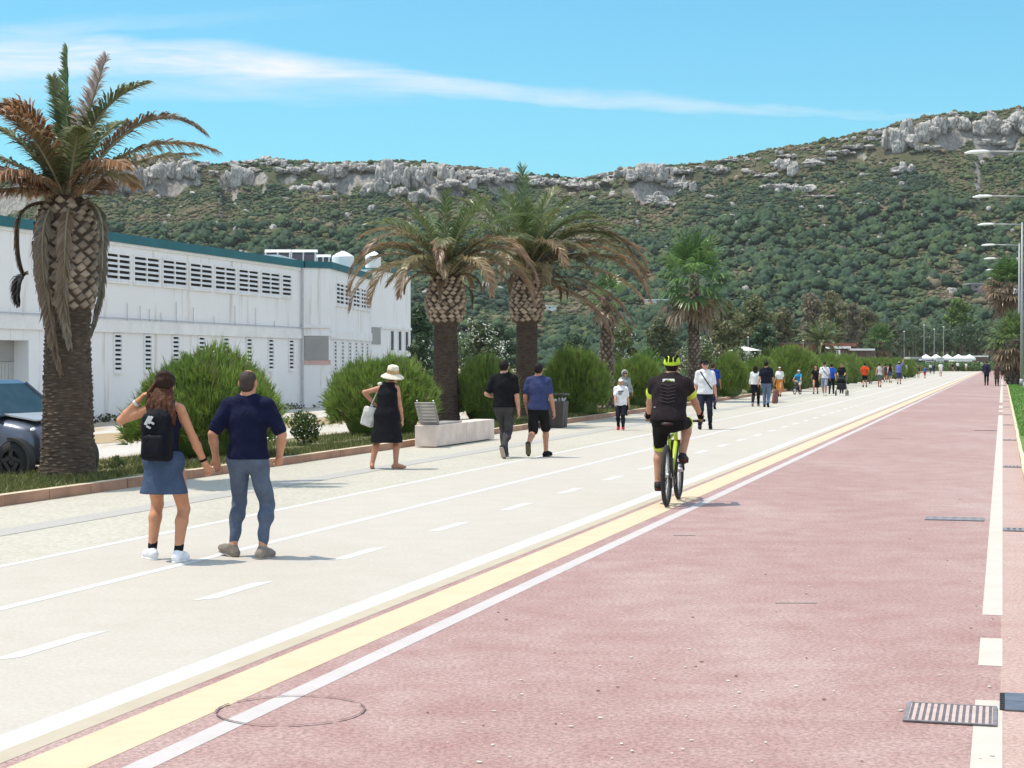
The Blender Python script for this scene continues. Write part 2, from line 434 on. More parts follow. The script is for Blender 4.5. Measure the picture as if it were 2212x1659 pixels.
msd = road_mat('sand', [(.30, .215, .12), (.36, .27, .16), (.42, .345, .23)], 18, (.8, 1.15))
for s0, s1, ph in ((-20.4, -18.1, 0), (-15.25, -14.75, 3)):
    strip('sand_strip', s0, s1, -6, 120, .002, msd, 160, sfun=lambda t, a, b: (a + .35 * math.sin(t * .9 + ph) * math.sin(t * .31) * (b - a) * .5, b + .3 * math.sin(t * 1.3 + ph) * math.sin(t * .43 + 1) * (b - a) * .5))
# ---------------------------------------------------------------- hills, cliffs, scrub
RID = [(-900, 330), (-600, 335), (-200, 345), (0, 376), (120, 372), (200, 352), (260, 340), (330, 331), (400, 335), (450, 348), (520, 345), (600, 342), (700, 351),
       (800, 347), (860, 344), (940, 348), (1010, 358), (1060, 364), (1130, 376), (1200, 378), (1250, 381), (1300, 374), (1350, 360), (1420, 354), (1500, 351),
       (1560, 341), (1640, 324), (1720, 310), (1800, 294), (1870, 278), (1910, 270), (1940, 258), (2000, 248), (2060, 241), (2120, 240), (2160, 233), (2212, 226), (2500, 205), (2900, 195), (3300, 200)]
RX = np.array([(x - CXP) / FPX for x, y in RID]); RY = np.array([HC + 760 * (HOR - y) / FPX for x, y in RID])
R0, R1 = 470.0, 760.0
CLX = [(-400, .6), (100, .8), (180, 1), (430, .9), (470, .15), (485, 1), (555, 1), (580, .2), (670, .5), (720, .8), (830, 1), (960, 1), (1080, .6), (1150, .25), (1330, .4), (1350, .9), (1450, .8), (1480, .25),
       (1650, .35), (1880, .3), (1905, 1), (2090, 1), (2105, .8), (2300, 1), (2800, .6)]
CX_ = np.array([(x - CXP) / FPX for x, y in CLX]); CV = np.array([v for x, v in CLX])
def hill_z(X, Y):
    """terrain height for points given by X/Y slope and distance"""
    a = X / Y
    H = np.interp(a, RX, RY) - 1.2
    r = Y
    gl = (fbm2(a * 14 + 3, r * .004, 4, 11) - .5)
    r0 = R0 + 40 * gl * 2; 
    u = (r - r0) / (R1 - r0); uc = np.clip(u, 0, 1)
    c = np.interp(a, CX_, CV) * np.clip((fbm2(a * 60, r * 0 + 2.2, 3, 5) - .18) * 2.2, .25, 1.1)
    um = .90 + .05 * (fbm2(a * 45, r * 0, 3, 9) - .5) * 2
    st = np.clip((uc - um) / .035, 0, 1); st = st * st * (3 - 2 * st)
    slope = .80 * uc + .2 * uc * uc
    drop = .13 * c
    z = H * (slope * (1 - drop * np.clip(uc / .9, 0, 1)) + drop * st * 1.0)
    z = np.where(u > 1, H * (1 - drop + drop) - (r - R1) * .02, z)
    n = (fbm2(X * .03, Y * .03, 4, 21) - .5) * 9 * np.clip(u * 4, 0, 1) * np.clip((1.0 - u) * 8, .25, 1)
    return np.where(u < 0, -.03, z + n * np.clip(uc * 5, 0, 1))
na, nr = 760, 250
aa = np.linspace(-.62, .62, na); rr = np.concatenate([np.linspace(430, 700, 130), np.linspace(702, 775, 90), np.linspace(780, 1100, 30)])
A2, R2 = np.meshgrid(aa, rr, indexing='ij')
HX = A2 * R2; HZ = hill_z(HX, R2)
V = np.stack([HX.ravel(), R2.ravel(), HZ.ravel()], 1)
ii = np.arange(na * nr).reshape(na, nr)
F = np.stack([ii[:-1, :-1].ravel(), ii[1:, :-1].ravel(), ii[1:, 1:].ravel(), ii[:-1, 1:].ravel()], 1)
mh, nt, b = base('hill_ground'); v = pos(nt)
geo = nd(nt, 'ShaderNodeNewGeometry'); sz = nd(nt, 'ShaderNodeSeparateXYZ'); nt.links.new(geo.outputs['Normal'], sz.inputs[0])
g = ramp(nt, [(.3, (.06, .078, .038)), (.5, (.085, .092, .05)), (.62, (.14, .12, .08)), (.74, (.20, .16, .12))], noise(nt, v, .05, 6, .65))
vz = pos(nt, (1, 1, .35))
rk = mix(nt, .6, ramp(nt, [(.25, (.16, .15, .14)), (.5, (.30, .285, .265)), (.7, (.44, .42, .38))], noise(nt, v, .35, 6, .7)), ramp(nt, [(.35, (.13, .125, .12)), (.6, (.40, .385, .355))], noise(nt, vz, .9, 4, .6)))
ad = nd(nt, 'ShaderNodeMath', operation='ADD'); nt.links.new(sz.outputs[2], ad.inputs[0]); nt.links.new(mthn(nt, noise(nt, v, .2, 4, .6), .22), ad.inputs[1])
kk = ramp(nt, [(.74, (1, 1, 1)), (.83, (0, 0, 0))], ad.outputs[0])
nt.links.new(mix(nt, kk, g, rk), b.inputs['Base Color']); b.inputs['Roughness'].default_value = .95; b.inputs['Specular IOR Level'].default_value = .1
bump(nt, b, noise(nt, v, .5, 5, .7), .8, 1.5)
o = link('hill', np_mesh('hill', V, F, smooth=False), mh); kind(o, 'structure')
def hill_at(x, y):
    """first hit of the ray through pixel (x, y) with the hill"""
    rx, ry, rz = ray(x, y); r = np.linspace(440, 775, 700)
    z = hill_z(r * rx / ry, r); e = (z - HC) / r - rz / ry
    k = np.argmax(e > 0)
    if e[k] <= 0: k = 690
    return r[k] * rx / ry, r[k], z[k]
# icosphere templates
def ico(sub):
    t = (1 + 5 ** .5) / 2
    v = [(-1, t, 0), (1, t, 0), (-1, -t, 0), (1, -t, 0), (0, -1, t), (0, 1, t), (0, -1, -t), (0, 1, -t), (t, 0, -1), (t, 0, 1), (-t, 0, -1), (-t, 0, 1)]
    f = [(0, 11, 5), (0, 5, 1), (0, 1, 7), (0, 7, 10), (0, 10, 11), (1, 5, 9), (5, 11, 4), (11, 10, 2), (10, 7, 6), (7, 1, 8), (3, 9, 4), (3, 4, 2), (3, 2, 6), (3, 6, 8), (3, 8, 9), (4, 9, 5), (2, 4, 11), (6, 2, 10), (8, 6, 7), (9, 8, 1)]
    v = [np.array(p) / np.linalg.norm(p) for p in v]
    for _ in range(sub):
        c = {}; nf = []
        def mid(a, b_):
            k = (min(a, b_), max(a, b_))
            if k not in c:
                m = v[a] + v[b_]; v.append(m / np.linalg.norm(m)); c[k] = len(v) - 1
            return c[k]
        for a, b_, d in f:
            x, y, z = mid(a, b_), mid(b_, d), mid(d, a); nf += [(a, x, z), (b_, y, x), (d, z, y), (x, y, z)]
        f = nf
    return np.array(v), np.array(f)
I1 = ico(1); I2 = ico(2); I3 = ico(3); I4 = ico(4)
# limestone outcrops
def rock(w, h, d, seed, tpl=I3):
    r = np.random.default_rng(seed); D, F = tpl
    n = r.normal(size=(22, 3)); n[:, 2] *= .22; n[16:, 2] = np.abs(n[16:, 2]) * 3; n = np.concatenate([n, [(r.normal(0, .18), r.normal(0, .18), 1)]]); n /= np.linalg.norm(n, axis=1)[:, None]; dd = np.concatenate([r.uniform(.5, .95, 22), [.86]])
    q = D @ n.T; q = np.where(q > .04, dd / np.maximum(q, .04), 9).min(1); q = np.minimum(q, 1.4)
    P = D * q[:, None]
    P += D * ((fbm2(P[:, 0] * 5 + seed + P[:, 1] * 3, P[:, 2] * 1.6, 4, seed) - .5) * .55)[:, None]
    P[:, 2] = np.where(P[:, 2] < 0, P[:, 2] * .8, P[:, 2])
    return P * np.array([w / 2, d / 2, h / 2]), F
OUT = [(300, 372, 120, 62), (240, 392, 90, 60), (170, 400, 80, 60), (395, 366, 66, 44), (350, 350, 60, 22), (520, 380, 62, 58), (600, 350, 50, 14), (720, 375, 60, 28), (650, 408, 44, 16), (700, 404, 60, 22), (760, 358, 60, 24), (805, 405, 50, 34), (840, 370, 60, 50), (890, 376, 80, 66),
       (940, 366, 60, 40), (985, 374, 70, 44), (1050, 384, 70, 30), (1085, 372, 50, 20), (860, 416, 60, 20), (905, 420, 34, 40), (620, 428, 18, 8), (700, 425, 30, 12), (970, 400, 40, 22), (1010, 402, 40, 24), (1150, 384, 40, 10), (1200, 390, 26, 8), (1255, 386, 30, 8), (1300, 380, 60, 12), (1350, 372, 44, 24), (1390, 372, 62, 40), (1420, 376, 50, 36),
       (1450, 396, 46, 22), (1480, 394, 26, 30), (1415, 432, 52, 30), (1440, 440, 40, 16), (1500, 402, 14, 24), (1535, 425, 20, 10), (1570, 465, 24, 10), (1560, 366, 26, 20), (1615, 372, 34, 14), (1690, 352, 40, 38), (1705, 362, 30, 40), (1660, 378, 44, 12), (1665, 404, 46, 16), (1700, 404, 56, 22), (1735, 408, 44, 22), (1770, 424, 70, 7), (1755, 355, 34, 16), (1820, 330, 60, 14), (1850, 318, 60, 12), (1780, 342, 40, 12),
       (1930, 292, 50, 66), (1955, 296, 50, 62), (1990, 280, 60, 50), (2030, 268, 60, 44), (2065, 262, 50, 40), (2120, 272, 40, 50), (2150, 266, 60, 54), (2195, 262, 60, 56), (2240, 256, 80, 60), (1950, 362, 50, 28), (2000, 320, 50, 14), (1865, 376, 18, 10), (2140, 310, 60, 12), (2180, 318, 30, 8), (1870, 440, 30, 6), (1905, 352, 10, 6), (110, 392, 60, 34), (60, 396, 60, 34),
       (2300, 246, 90, 60), (2400, 240, 90, 60), (-60, 372, 90, 60), (-160, 366, 90, 60)]
CA = Acc()
k = 0
for x in range(180, 1500, 11):
    yr = np.interp(x, [p_[0] for p_ in RID], [p_[1] for p_ in RID]); 
    if random.random() < .8: OUT.append((x, yr + random.uniform(5, 26), random.uniform(14, 34), random.uniform(8, 20)))
for x in range(1500, 2212, 14):
    yr = np.interp(x, [p_[0] for p_ in RID], [p_[1] for p_ in RID]); 
    if random.random() < .6: OUT.append((x, yr + random.uniform(4, 40), random.uniform(12, 34), random.uniform(6, 13)))
for x, y, wp, hp in OUT:
    n_ = max(2, int(round(wp / 17)))
    for j in range(n_):
        k += 1
        xx = x - wp / 2 + wp * (j + .5) / n_ + random.uniform(-4, 4); yb = y + hp * random.uniform(.30, .5)
        X, Y, Z = hill_at(xx, min(yb, 720)); sc = Y / FPX
        ww = wp / n_ * sc * random.uniform(1.2, 2.7); env = random.uniform(.45, .75) + .3 * math.sin(PI * (j + .5) / n_)
        hh = hp * sc * random.uniform(.75, 1.15) * env
        P, F = rock(ww, hh, ww * random.uniform(.7, 1.1), 100 + k)
        a = random.uniform(-.7, .7); P = P @ np.array([[math.cos(a), math.sin(a), 0], [-math.sin(a), math.cos(a), 0], [0, 0, 1]])
        P += np.array([X, Y - ww * .1 + random.uniform(-2, 1), Z + hh * random.uniform(.34, .5)])
        CA.add(P, F, (.5, .5, .5))
for k in range(260):     # small scattered boulders
    a = random.uniform(-.4, .4); r = random.uniform(600, 750) if k % 3 else random.uniform(500, 700)
    x = a * r; z = float(hill_z(np.array([x]), np.array([r]))[0]); s = random.uniform(.8, 3.2)
    P, F = rock(s * 1.4, s, s, 500 + k, I2); CA.add(P + np.array([x, r, z + s * .25]), F, (.5, .5, .5))
mr, nt, b = base('limestone'); v = pos(nt); vz = pos(nt, (1, 1, .3))
rk = mix(nt, .5, ramp(nt, [(.28, (.2, .2, .2)), (.42, (.46, .445, .42)), (.62, (.68, .65, .60))], noise(nt, v, .5, 6, .72)), ramp(nt, [(.35, (.28, .27, .26)), (.55, (.62, .595, .555))], noise(nt, vz, .8, 5, .7)))
wp_ = nd(nt, 'ShaderNodeMix', data_type='VECTOR'); wp_.inputs[0].default_value = .5
nz_ = nd(nt, 'ShaderNodeTexNoise', i={'Scale': .5, 'Detail': 3.0}); nt.links.new(v, nz_.inputs['Vector']); av_ = nd(nt, 'ShaderNodeVectorMath', operation='ADD'); nt.links.new(vz, av_.inputs[0]); nt.links.new(nz_.outputs['Color'], av_.inputs[1])
vo_ = nd(nt, 'ShaderNodeTexVoronoi', feature='DISTANCE_TO_EDGE', i={'Scale': .55}); nt.links.new(av_.outputs[0], vo_.inputs['Vector'])
rk = mix(nt, 1.0, rk, ramp(nt, [(.0, (.3, .3, .3)), (.06, (1, 1, 1))], vo_.outputs['Distance']), 'MULTIPLY')
nt.links.new(rk, b.inputs['Base Color']); b.inputs['Roughness'].default_value = .95; b.inputs['Specular IOR Level'].default_value = .1
bump(nt, b, noise(nt, vz, .7, 6, .7), 1.0, 1.6)
kind(link('cliff', CA.mesh('cliff'), mr), 'structure')
# scrub on the slope and pine wood at its foot: nobody could count them
TPL = []
for k in range(14):
    D, F = I1; r = np.random.default_rng(40 + k)
    off = r.uniform(0, 50, 3)
    n = fbm2(D[:, 0] * 2.3 + off[0], D[:, 1] * 2.3 + D[:, 2] * 3.1 + off[1], 3, k) - .5
    P = D * (1 + n * .95 + r.uniform(-.16, .16, len(D)))[:, None]
    P[:, 2] = np.where(P[:, 2] < 0, P[:, 2] * .4, P[:, 2])
    TPL.append(P)
TPL2 = []
for k in range(10):
    D, F = I2; r = np.random.default_rng(140 + k); off = r.uniform(0, 50, 3)
    n = fbm2(D[:, 0] * 3.3 + off[0], D[:, 1] * 3.3 + D[:, 2] * 4.1 + off[1], 3, k) - .5
    P = D * (1 + n * 1.3 + r.uniform(-.2, .2, len(D)))[:, None]; P[:, 2] = np.where(P[:, 2] < 0, P[:, 2] * .5, P[:, 2]); TPL2.append(P)
def scatter(name, Xs, Ys, Zs, S, HSC, Cc, TPL=TPL, tp=I1):
    n = len(Xs); D, F = tp; nv = len(D)
    V = np.empty((n, nv, 3), np.float32); rot = rng.uniform(0, 2 * PI, n)
    idx = rng.integers(0, len(TPL), n); T = np.stack(TPL)[idx]
    c, s = np.cos(rot)[:, None], np.sin(rot)[:, None]
    V[:, :, 0] = (T[:, :, 0] * c - T[:, :, 1] * s) * S[:, None] + Xs[:, None]
    V[:, :, 1] = (T[:, :, 0] * s + T[:, :, 1] * c) * S[:, None] + Ys[:, None]
    V[:, :, 2] = T[:, :, 2] * (S * HSC)[:, None] + Zs[:, None]
    FF = (F[None] + (np.arange(n) * nv)[:, None, None]).reshape(-1, 3)
    C = np.repeat(Cc, nv, 0) * rng.uniform(.7, 1.3, (n * nv, 1))
    o = link(name, np_mesh(name, V.reshape(-1, 3), FF, C), SCRUB); return kind(o, 'stuff')
N = 95000
a = rng.uniform(-.37, .37, N); r = R0 + (R1 + 6 - R0) * rng.uniform(0, 1, N) ** .85
X = a * r; Z = hill_z(X, r)
dz = (hill_z(X, r + 1.0) - Z)
u = (r - R0) / (R1 - R0)
pn = fbm2(X * .022, r * .022, 4, 77)
keep = (dz < .62) & (rng.uniform(0, 1, N) < .62 + 1.3 * (pn - .35)) & (Z > .3)
X, r, Z, u, pn = X[keep], r[keep], Z[keep], u[keep], pn[keep]
n = len(X)
S = (.32 + .75 * rng.uniform(0, 1, n) ** 1.8) * (1.0 + 1.1 * (rng.uniform(0, 1, n) < .07)) * (1.2 - .3 * u)
pal = np.array([(.050, .080, .040), (.065, .092, .042), (.033, .058, .036), (.105, .115, .055), (.145, .12, .078), (.078, .102, .045)])
t = np.clip((fbm2(X * .05, r * .05, 3, 31) - .3) * 2.2 + rng.uniform(-.35, .35, n), 0, .99)
C = pal[(np.array([2, 0, 1, 5, 3, 4])[(t * 6).astype(int)])]
scatter('scrub', X, r, Z + S * .12, S, rng.uniform(.6, .95, n), C)
# bigger dark trees on the lower slope
N = 7500
a = rng.uniform(-.37, .37, N); r = 465 + 190 * rng.uniform(0, 1, N) ** 1.6
X = a * r; Z = hill_z(X, r); pn = fbm2(X * .016, r * .016, 4, 55)
keep = (rng.uniform(0, 1, N) < np.clip((pn - .42) * 5, 0, 1) + np.clip((540 - r) / 60, 0, 1) * .8) & (Z > -.02)
X, r, Z = X[keep], r[keep], Z[keep]; n = len(X)
S = rng.uniform(1.0, 2.5, n)
C = np.array([(.033, .064, .035), (.043, .077, .04), (.037, .068, .042), (.056, .09, .04)])[rng.integers(0, 4, n)]
scatter('pine_woodland', X, r, Z + S * .5, S, rng.uniform(.75, 1.15, n), C, TPL2, I2)
# ---------------------------------------------------------------- warehouse
mw, nt, b = base('white_render'); v = pos(nt); vs_ = pos(nt, (1.6, 1.6, .12))
n = noise(nt, v, .5, 5, .6); st = noise(nt, vs_, 1.6, 5, .65)
c = ramp(nt, [(.3, (.82, .81, .805)), (.7, (.87, .86, .86))], n)
c = mix(nt, 1.0, c, ramp(nt, [(.33, (.80, .75, .70)), (.43, (1, 1, 1))], st), 'MULTIPLY')
sz = nd(nt, 'ShaderNodeSeparateXYZ'); nt.links.new(nd(nt, 'ShaderNodeNewGeometry').outputs['Position'], sz.inputs[0])
nt.links.new(c, b.inputs['Base Color']); b.inputs['Roughness'].default_value = .9; bump(nt, b, noise(nt, v, 9, 4, .6), .2, .02)
MWALL = mw
MTRIM = M('white_trim', (.82, .81, .80), .85, var=.08, scale=2, obj=False)
MTEAL = M('teal_fascia', (.010, .125, .15), .6, var=.14, scale=1.2, obj=False)
MDARK = M('dark_void', (.012, .012, .014), .9, var=.2)
MGREY = M('grey_shutter', (.34, .335, .325), .6, var=.08, scale=1.5, obj=False)
MGREY2 = M('grey_beige_panel', (.46, .455, .43), .7, var=.06, scale=1.5, obj=False)
MPIPE = M('grey_pipe', (.5, .5, .52), .6, var=.1)
MSTEEL = M('steel', (.55, .56, .57), .45, .6, var=.08)
MPANEL = M('solar_glass', (.035, .035, .045), .25, var=.2, scale=3)
MPLAST = M('white_plastic', (.78, .78, .77), .5, var=.05)
MPINKP = M('pink_render', (.62, .42, .38), .85, var=.12, scale=2)
wh = thing('warehouse', 'long white warehouse with teal roof edge and louvred windows behind the palms', 'building')
B0 = G(651, 880); TH = math.atan((2110 - 1106) / 3700.0)
class Wall:
    def __init__(s, p, q):
        s.p = Vector((p[0], p[1])); s.d = (Vector((q[0], q[1])) - s.p); s.L = s.d.length; s.d.normalize(); s.n = Vector((s.d.y, -s.d.x))
    def t(s, x):
        r = (x - CXP) / FPX; return (r * s.p.y - s.p.x) / (s.d.x - r * s.d.y)
    def P(s, t, o, z):
        q = s.p + s.d * t + s.n * o; return (q.x, q.y, z)
    def z(s, x, y):
        t = s.t(x); Y = s.p.y + s.d.y * t; return AT(x, y, Y).z
    def box(s, mb, t0, t1, o0, o1, z0, z1, m=0):
        q = [s.P(t0, o0, 0), s.P(t1, o0, 0), s.P(t1, o1, 0), s.P(t0, o1, 0)]
        mb.prism([(a[0], a[1]) for a in q], z0, z1, m)
dA = Vector((math.sin(TH), math.cos(TH)))
WA = Wall(B0.xy - dA * 60, B0.xy); WA.p = B0.xy.copy()
P1 = AT(713, 800, 65.6).xy; P2 = AT(801, 800, 74.6).xy
WBf = Wall(B0.xy, P1); WBs = Wall(P1, P2)
P3 = AT(822, 800, 76.0).xy; P4 = AT(887, 800, 80.5).xy
WCs = Wall(P2, P3); WC = Wall(P3, P4)
ZT = 5.28
back = -WA.n * 16
mb = MB()
tx0, tx1 = WA.t(-190), WA.t(62)
WA.box(mb, -60, tx0, 0, -16, -.05, ZT); WA.box(mb, tx1, 0, 0, -16, -.05, ZT)
WA.box(mb, tx0, tx1, 0, -16, 2.3, ZT); WA.box(mb, tx0, tx1, -.9, -16, -.05, 2.3)
mb.build('wall', MWALL, wh)
mb = MB()
pb = [B0.xy + WA.d * .004, P1, P2, P2 + back, B0.xy + WA.d * .004 + back]
mb.prism([(p.x, p.y) for p in pb], -.05, ZT + .02); mb.build('wall', MWALL, wh)
mb = MB()
pc = [P2 + WA.d * .01, P3, P4, P4 + back * .6 + WA.d * 4, P2 + WA.d * .01 + back]
mb.prism([(p.x, p.y) for p in pc], -.05, 5.75); mb.build('wall', MWALL, wh)
mb = MB()
WA.box(mb, -60, .12, .10, -16.1, ZT + .003, ZT + .27)
mb.build('roof_edge', MTEAL, wh)
mb = MB(); WA.box(mb, -60, .1, .05, -.2, ZT - .09, ZT + .002); mb.build('coping', MTRIM, wh)
mb = MB()
WBf.box(mb, .14, WBf.L + .08, .06, -5, ZT + .023, ZT + .27)
WBs.box(mb, .05, WBs.L - .01, .08, -5, ZT + .026, ZT + .274); mb.build('roof_edge', MTEAL, wh)
mb = MB(); WC.box(mb, -.5, WC.L + .05, .07, -6, 5.753, 6.0); mb.build('roof_edge', MTEAL, wh)
mb = MB()
WA.box(mb, -60, -.02, .07, -.1, 2.60, 2.97); mb.build('ledge', MTRIM, wh)
mb = MB(); WBs.box(mb, .02, WBs.L, .07, -.1, 2.62, 2.96); mb.build('ledge', MTRIM, wh)
mb = MB(); WBf.box(mb, .02, WBf.L + .05, .07, -.1, 3.02, 3.14); WBf.box(mb, .02, WBf.L + .05, .05, -.1, 2.72, 2.8); mb.build('ledge', MTRIM, wh)
mb = MB(); WC.box(mb, .02, WC.L, .06, -.1, 3.2, 3.32); mb.build('ledge', MTRIM, wh)
def louvre(W, t0, t1, z0, z1, ns, cols=1, name='louvre_window', fr=.06):
    f = MB()
    W.box(f, t0 - fr, t0, .05, -.05, z0 - fr, z1 + fr); W.box(f, t1, t1 + fr, .05, -.05, z0 - fr, z1 + fr)
    W.box(f, t0, t1, .05, -.05, z1, z1 + fr); W.box(f, t0, t1, .07, -.05, z0 - fr, z0)
    for k in range(1, cols):
        tm = t0 + (t1 - t0) * k / cols; W.box(f, tm - .035, tm + .035, .048, -.05, z0, z1)
    fo = f.build(name, MTRIM, wh)
    g = MB(); W.box(g, t0, t1, .008, -.05, z0, z1); g.build('opening', MDARK, fo)
    s = MB(); dz = (z1 - z0) / ns
    for k in range(ns):
        zc = z0 + dz * (k + .32)
        q0, q1 = W.P(t0, .012, zc + dz * .22), W.P(t1, .012, zc + dz * .22); q2, q3 = W.P(t1, .06, zc - dz * .18), W.P(t0, .06, zc - dz * .18)
        th = .018
        s.add([q3, q2, q1, q0, (q3[0], q3[1], q3[2] - th), (q2[0], q2[1], q2[2] - th), (q1[0], q1[1], q1[2] - th), (q0[0], q0[1], q0[2] - th)],
              [(0, 1, 2, 3), (7, 6, 5, 4), (0, 4, 5, 1), (1, 5, 6, 2), (2, 6, 7, 3), (3, 7, 4, 0)])
    s.build('slat', MTRIM, fo)
for x0, x1 in [(-230, -150), (-130, -70), (-60, -10), (70, 110), (160, 208), (230, 279), (289, 342), (351, 401), (410, 456), (464, 507), (515, 556), (564, 602)]:
    louvre(WA, WA.t(x0), WA.t(x1), 4.12, 4.92, 5, 2)
louvre(WA, WA.t(609), WA.t(627), 4.12, 4.92, 5, 1)
for x in (165, 253, 318, 378, 434, 487, 537, 584, 628):
    tc_ = WA.t(x); louvre(WA, tc_ - .2, tc_ + .2, 1.42, 2.52, 8, 1, 'slit_window', .05)
for x0, x1 in [(725.5, 741), (744, 757.5), (762, 775), (779, 789), (791, 798)]:
    louvre(WBs, WBs.t(x0), WBs.t(x1), 3.95, 4.78, 5, 2)
for k, x in enumerate((723, 739, 754.5, 768, 781, 792)):
    tc_ = WBs.t(x); louvre(WBs, tc_ - .2, tc_ + .2, 1.35, 2.5, 8, 1, 'slit_window', .05)
for x0, x1 in [(843, 849.5), (859.5, 866), (874.5, 881)]:
    a, c_ = WC.t(x0), WC.t(x1); f = MB()
    WC.box(f, a - .05, a, .04, -.05, 2.25, 3.12); WC.box(f, c_, c_ + .05, .04, -.05, 2.25, 3.12); WC.box(f, a - .05, c_ + .05, .06, -.05, 2.18, 2.249)
    fo = f.build('window', MTRIM, wh); g = MB(); WC.box(g, a, c_, .006, -.05, 2.25, 3.12); g.build('pane', MPANEL, fo)
s = MB(); a, c_ = WBf.t(657.5), WBf.t(709)
WBf.box(s, a, c_, .035, -.05, 1.80, 2.70)
for k in range(14): WBf.box(s, a, c_, .043, .03, 1.80 + k * .064, 1.80 + k * .064 + .05)
s.build('roller_shutter', MGREY, wh)
s = MB(); WBf.box(s, a, c_ + .1, .02, -.05, 1.62, 1.795); s.build('sill_panel', MPINKP, wh)
s = MB(); WCs.box(s, .1, WCs.L - .05, .03, -.05, 2.5, 3.25); s.build('shutter', MGREY, wh)
d = MB(); WA.box(d, tx0, tx1, -.45, -.5, -.02, 1.72)
for k in range(int((tx1 - tx0) / .16)): WA.box(d, tx0 + k * .16, tx0 + k * .16 + .13, -.435, -.46, 0, 1.70)
d.build('garage_door', MGREY2, wh)
d = MB(); WA.box(d, tx0, tx1, -.44, -.5, 1.73, 2.3); d.build('door_transom', MGREY, wh)
d = MB(); WA.box(d, tx0 + .1, tx1 - 2.0, -.42, -.45, 1.95, 2.25); d.build('vent_opening', MDARK, wh)
for W, x, z1 in ((WA, 132, 2.6), (WA, 649, ZT), (WA, 134, ZT - .1)):
    d = MB(); t = W.t(x); d.tube([W.P(t, .09, 0), W.P(t, .09, z1)], .045, 8); d.build('drain_pipe', MPIPE, wh)
d = MB(); d.tube([WA.P(-60, .1, 3.04), WA.P(-.1, .1, 3.02)], .022, 6); d.build('conduit', MPIPE, wh)
d = MB()
for x in (200, 272, 300, 320, 345, 378, 415, 460, 505, 550, 590):
    t = WA.t(x); d.tube([WA.P(t, .05, 2.97), WA.P(t, .05, 3.2 + .5 * random.random())], .012, 5)
d.build('cable', MPIPE, wh)
# roof fittings
def roof_panel(x0, x1, y0, y1, Y):
    a, b_ = AT(x0, y0, Y), AT(x1, y1, Y); p = MB(); w_ = (b_.x - a.x) / 2; h_ = (a.z - b_.z) / 2
    c = Vector(((a.x + b_.x) / 2, Y, (a.z + b_.z) / 2)); Rm = Matrix.Rotation(R_(-28), 3, 'X')
    p.box(c, (w_, .03, h_ * 1.1), Rm, 0); o_ = p.build('solar_panel', MPANEL, wh)
    f = MB(); top = c + Rm @ Vector((0, 0, h_ * 1.1 + .05)); f.box(top, (w_ + .04, .07, .06), Rm, 0)
    f.build('header_pipe', MPLAST, o_)
    f = MB()
    for sx in (-.95, 0, .95): f.tube([c + Vector((w_ * sx, -.06, h_)), c + Vector((w_ * sx, -.3, -h_ - .4))], .03, 6)
    f.build('support', MSTEEL, o_)
roof_panel(573, 628, 545, 578, 70); roof_panel(629, 683, 545, 578, 70); roof_panel(685, 712, 556, 580, 69)
def tank(x, y0, y1, rpx, Y):
    top, bot = AT(x, y0, Y), AT(x, y1, Y); h = top.z - bot.z; r = rpx * Y / FPX
    p = MB(); p.lathe([(0, 0), (r, 0), (r, h * .62), (r * .96, h * .68), (r * .55, h * .86), (r * .22, h * .95), (r * .2, h), (0, h)], 24, (bot.x, Y, bot.z))
    p.build('water_tank', MPLAST, wh, smooth=False)
tank(741, 542, 578, 24, 73); tank(806, 541, 578, 17, 75)
mb = MB(); c = AT(775, 590, 74); WBs.box(mb, WBs.L * .1, WBs.L, -2.2, -5, ZT + .28, ZT + .62); mb.build('roof_box', MTRIM, wh)
# ---------------------------------------------------------------- car behind the first palm
MCAR, nt, b = base('car_paint'); nt.links.new(ramp(nt, [(.3, (.075, .09, .13)), (.7, (.09, .105, .15))], noise(nt, pos(nt, obj=True), 3)), b.inputs['Base Color']); b.inputs['Roughness'].default_value = .32; b.inputs['Coat Weight'].default_value = .8; b.inputs['Coat Roughness'].default_value = .05; b.inputs['Metallic'].default_value = .35
MSILV = M('car_silver', (.62, .63, .65), .28, .5, var=.04)
MGLASS, nt, b = base('car_glass'); nt.links.new(ramp(nt, [(.3, (.02, .045, .06)), (.7, (.035, .065, .08))], noise(nt, pos(nt, obj=True), 4)), b.inputs['Base Color']); b.inputs['Roughness'].default_value = .06; b.inputs['Specular IOR Level'].default_value = .3
MTYRE = M('tyre', (.018, .018, .019), .85, var=.3, scale=20)
MRIM = M('dark_rim', (.03, .03, .033), .4, .5)
MLAMP = M('headlamp', (.75, .77, .8), .12, .2)
MBLK = M('black_plastic', (.02, .02, .021), .6)
PHI = R_(-20)
wc = G(39, 997, .28); 
fx = Vector((math.cos(PHI), math.sin(PHI), 0)); rt = Vector((fx.y, -fx.x, 0))
cc = Vector((wc.x, wc.y, 0)) - fx * .93 - rt * .70
car = thing('parked_car', 'small blue grey city car parked behind the nearest palm trunk', 'car', (cc.x, cc.y, 0), PHI)
xs = [-1.36, -1.28, -1.0, -.5, 0, .5, .8, 1.05, 1.22, 1.32]
wd = [.66, .76, .82, .83, .83, .83, .82, .79, .72, .58]
zt = [.80, .92, .97, .96, .95, .94, .92, .86, .80, .66]
vs = []; fs = []; npnt = 11
for x, w_, z_ in zip(xs, wd, zt):
    half = [(w_ * .86, .20), (w_ * .97, .32), (w_, .52), (w_ * .985, z_ - .18), (w_ * .9, z_ - .03)]
    ring = [(x, -y, z) for y, z in half] + [(x, 0, z_ + .015)] + [(x, y, z) for y, z in half[::-1]]
    vs += ring
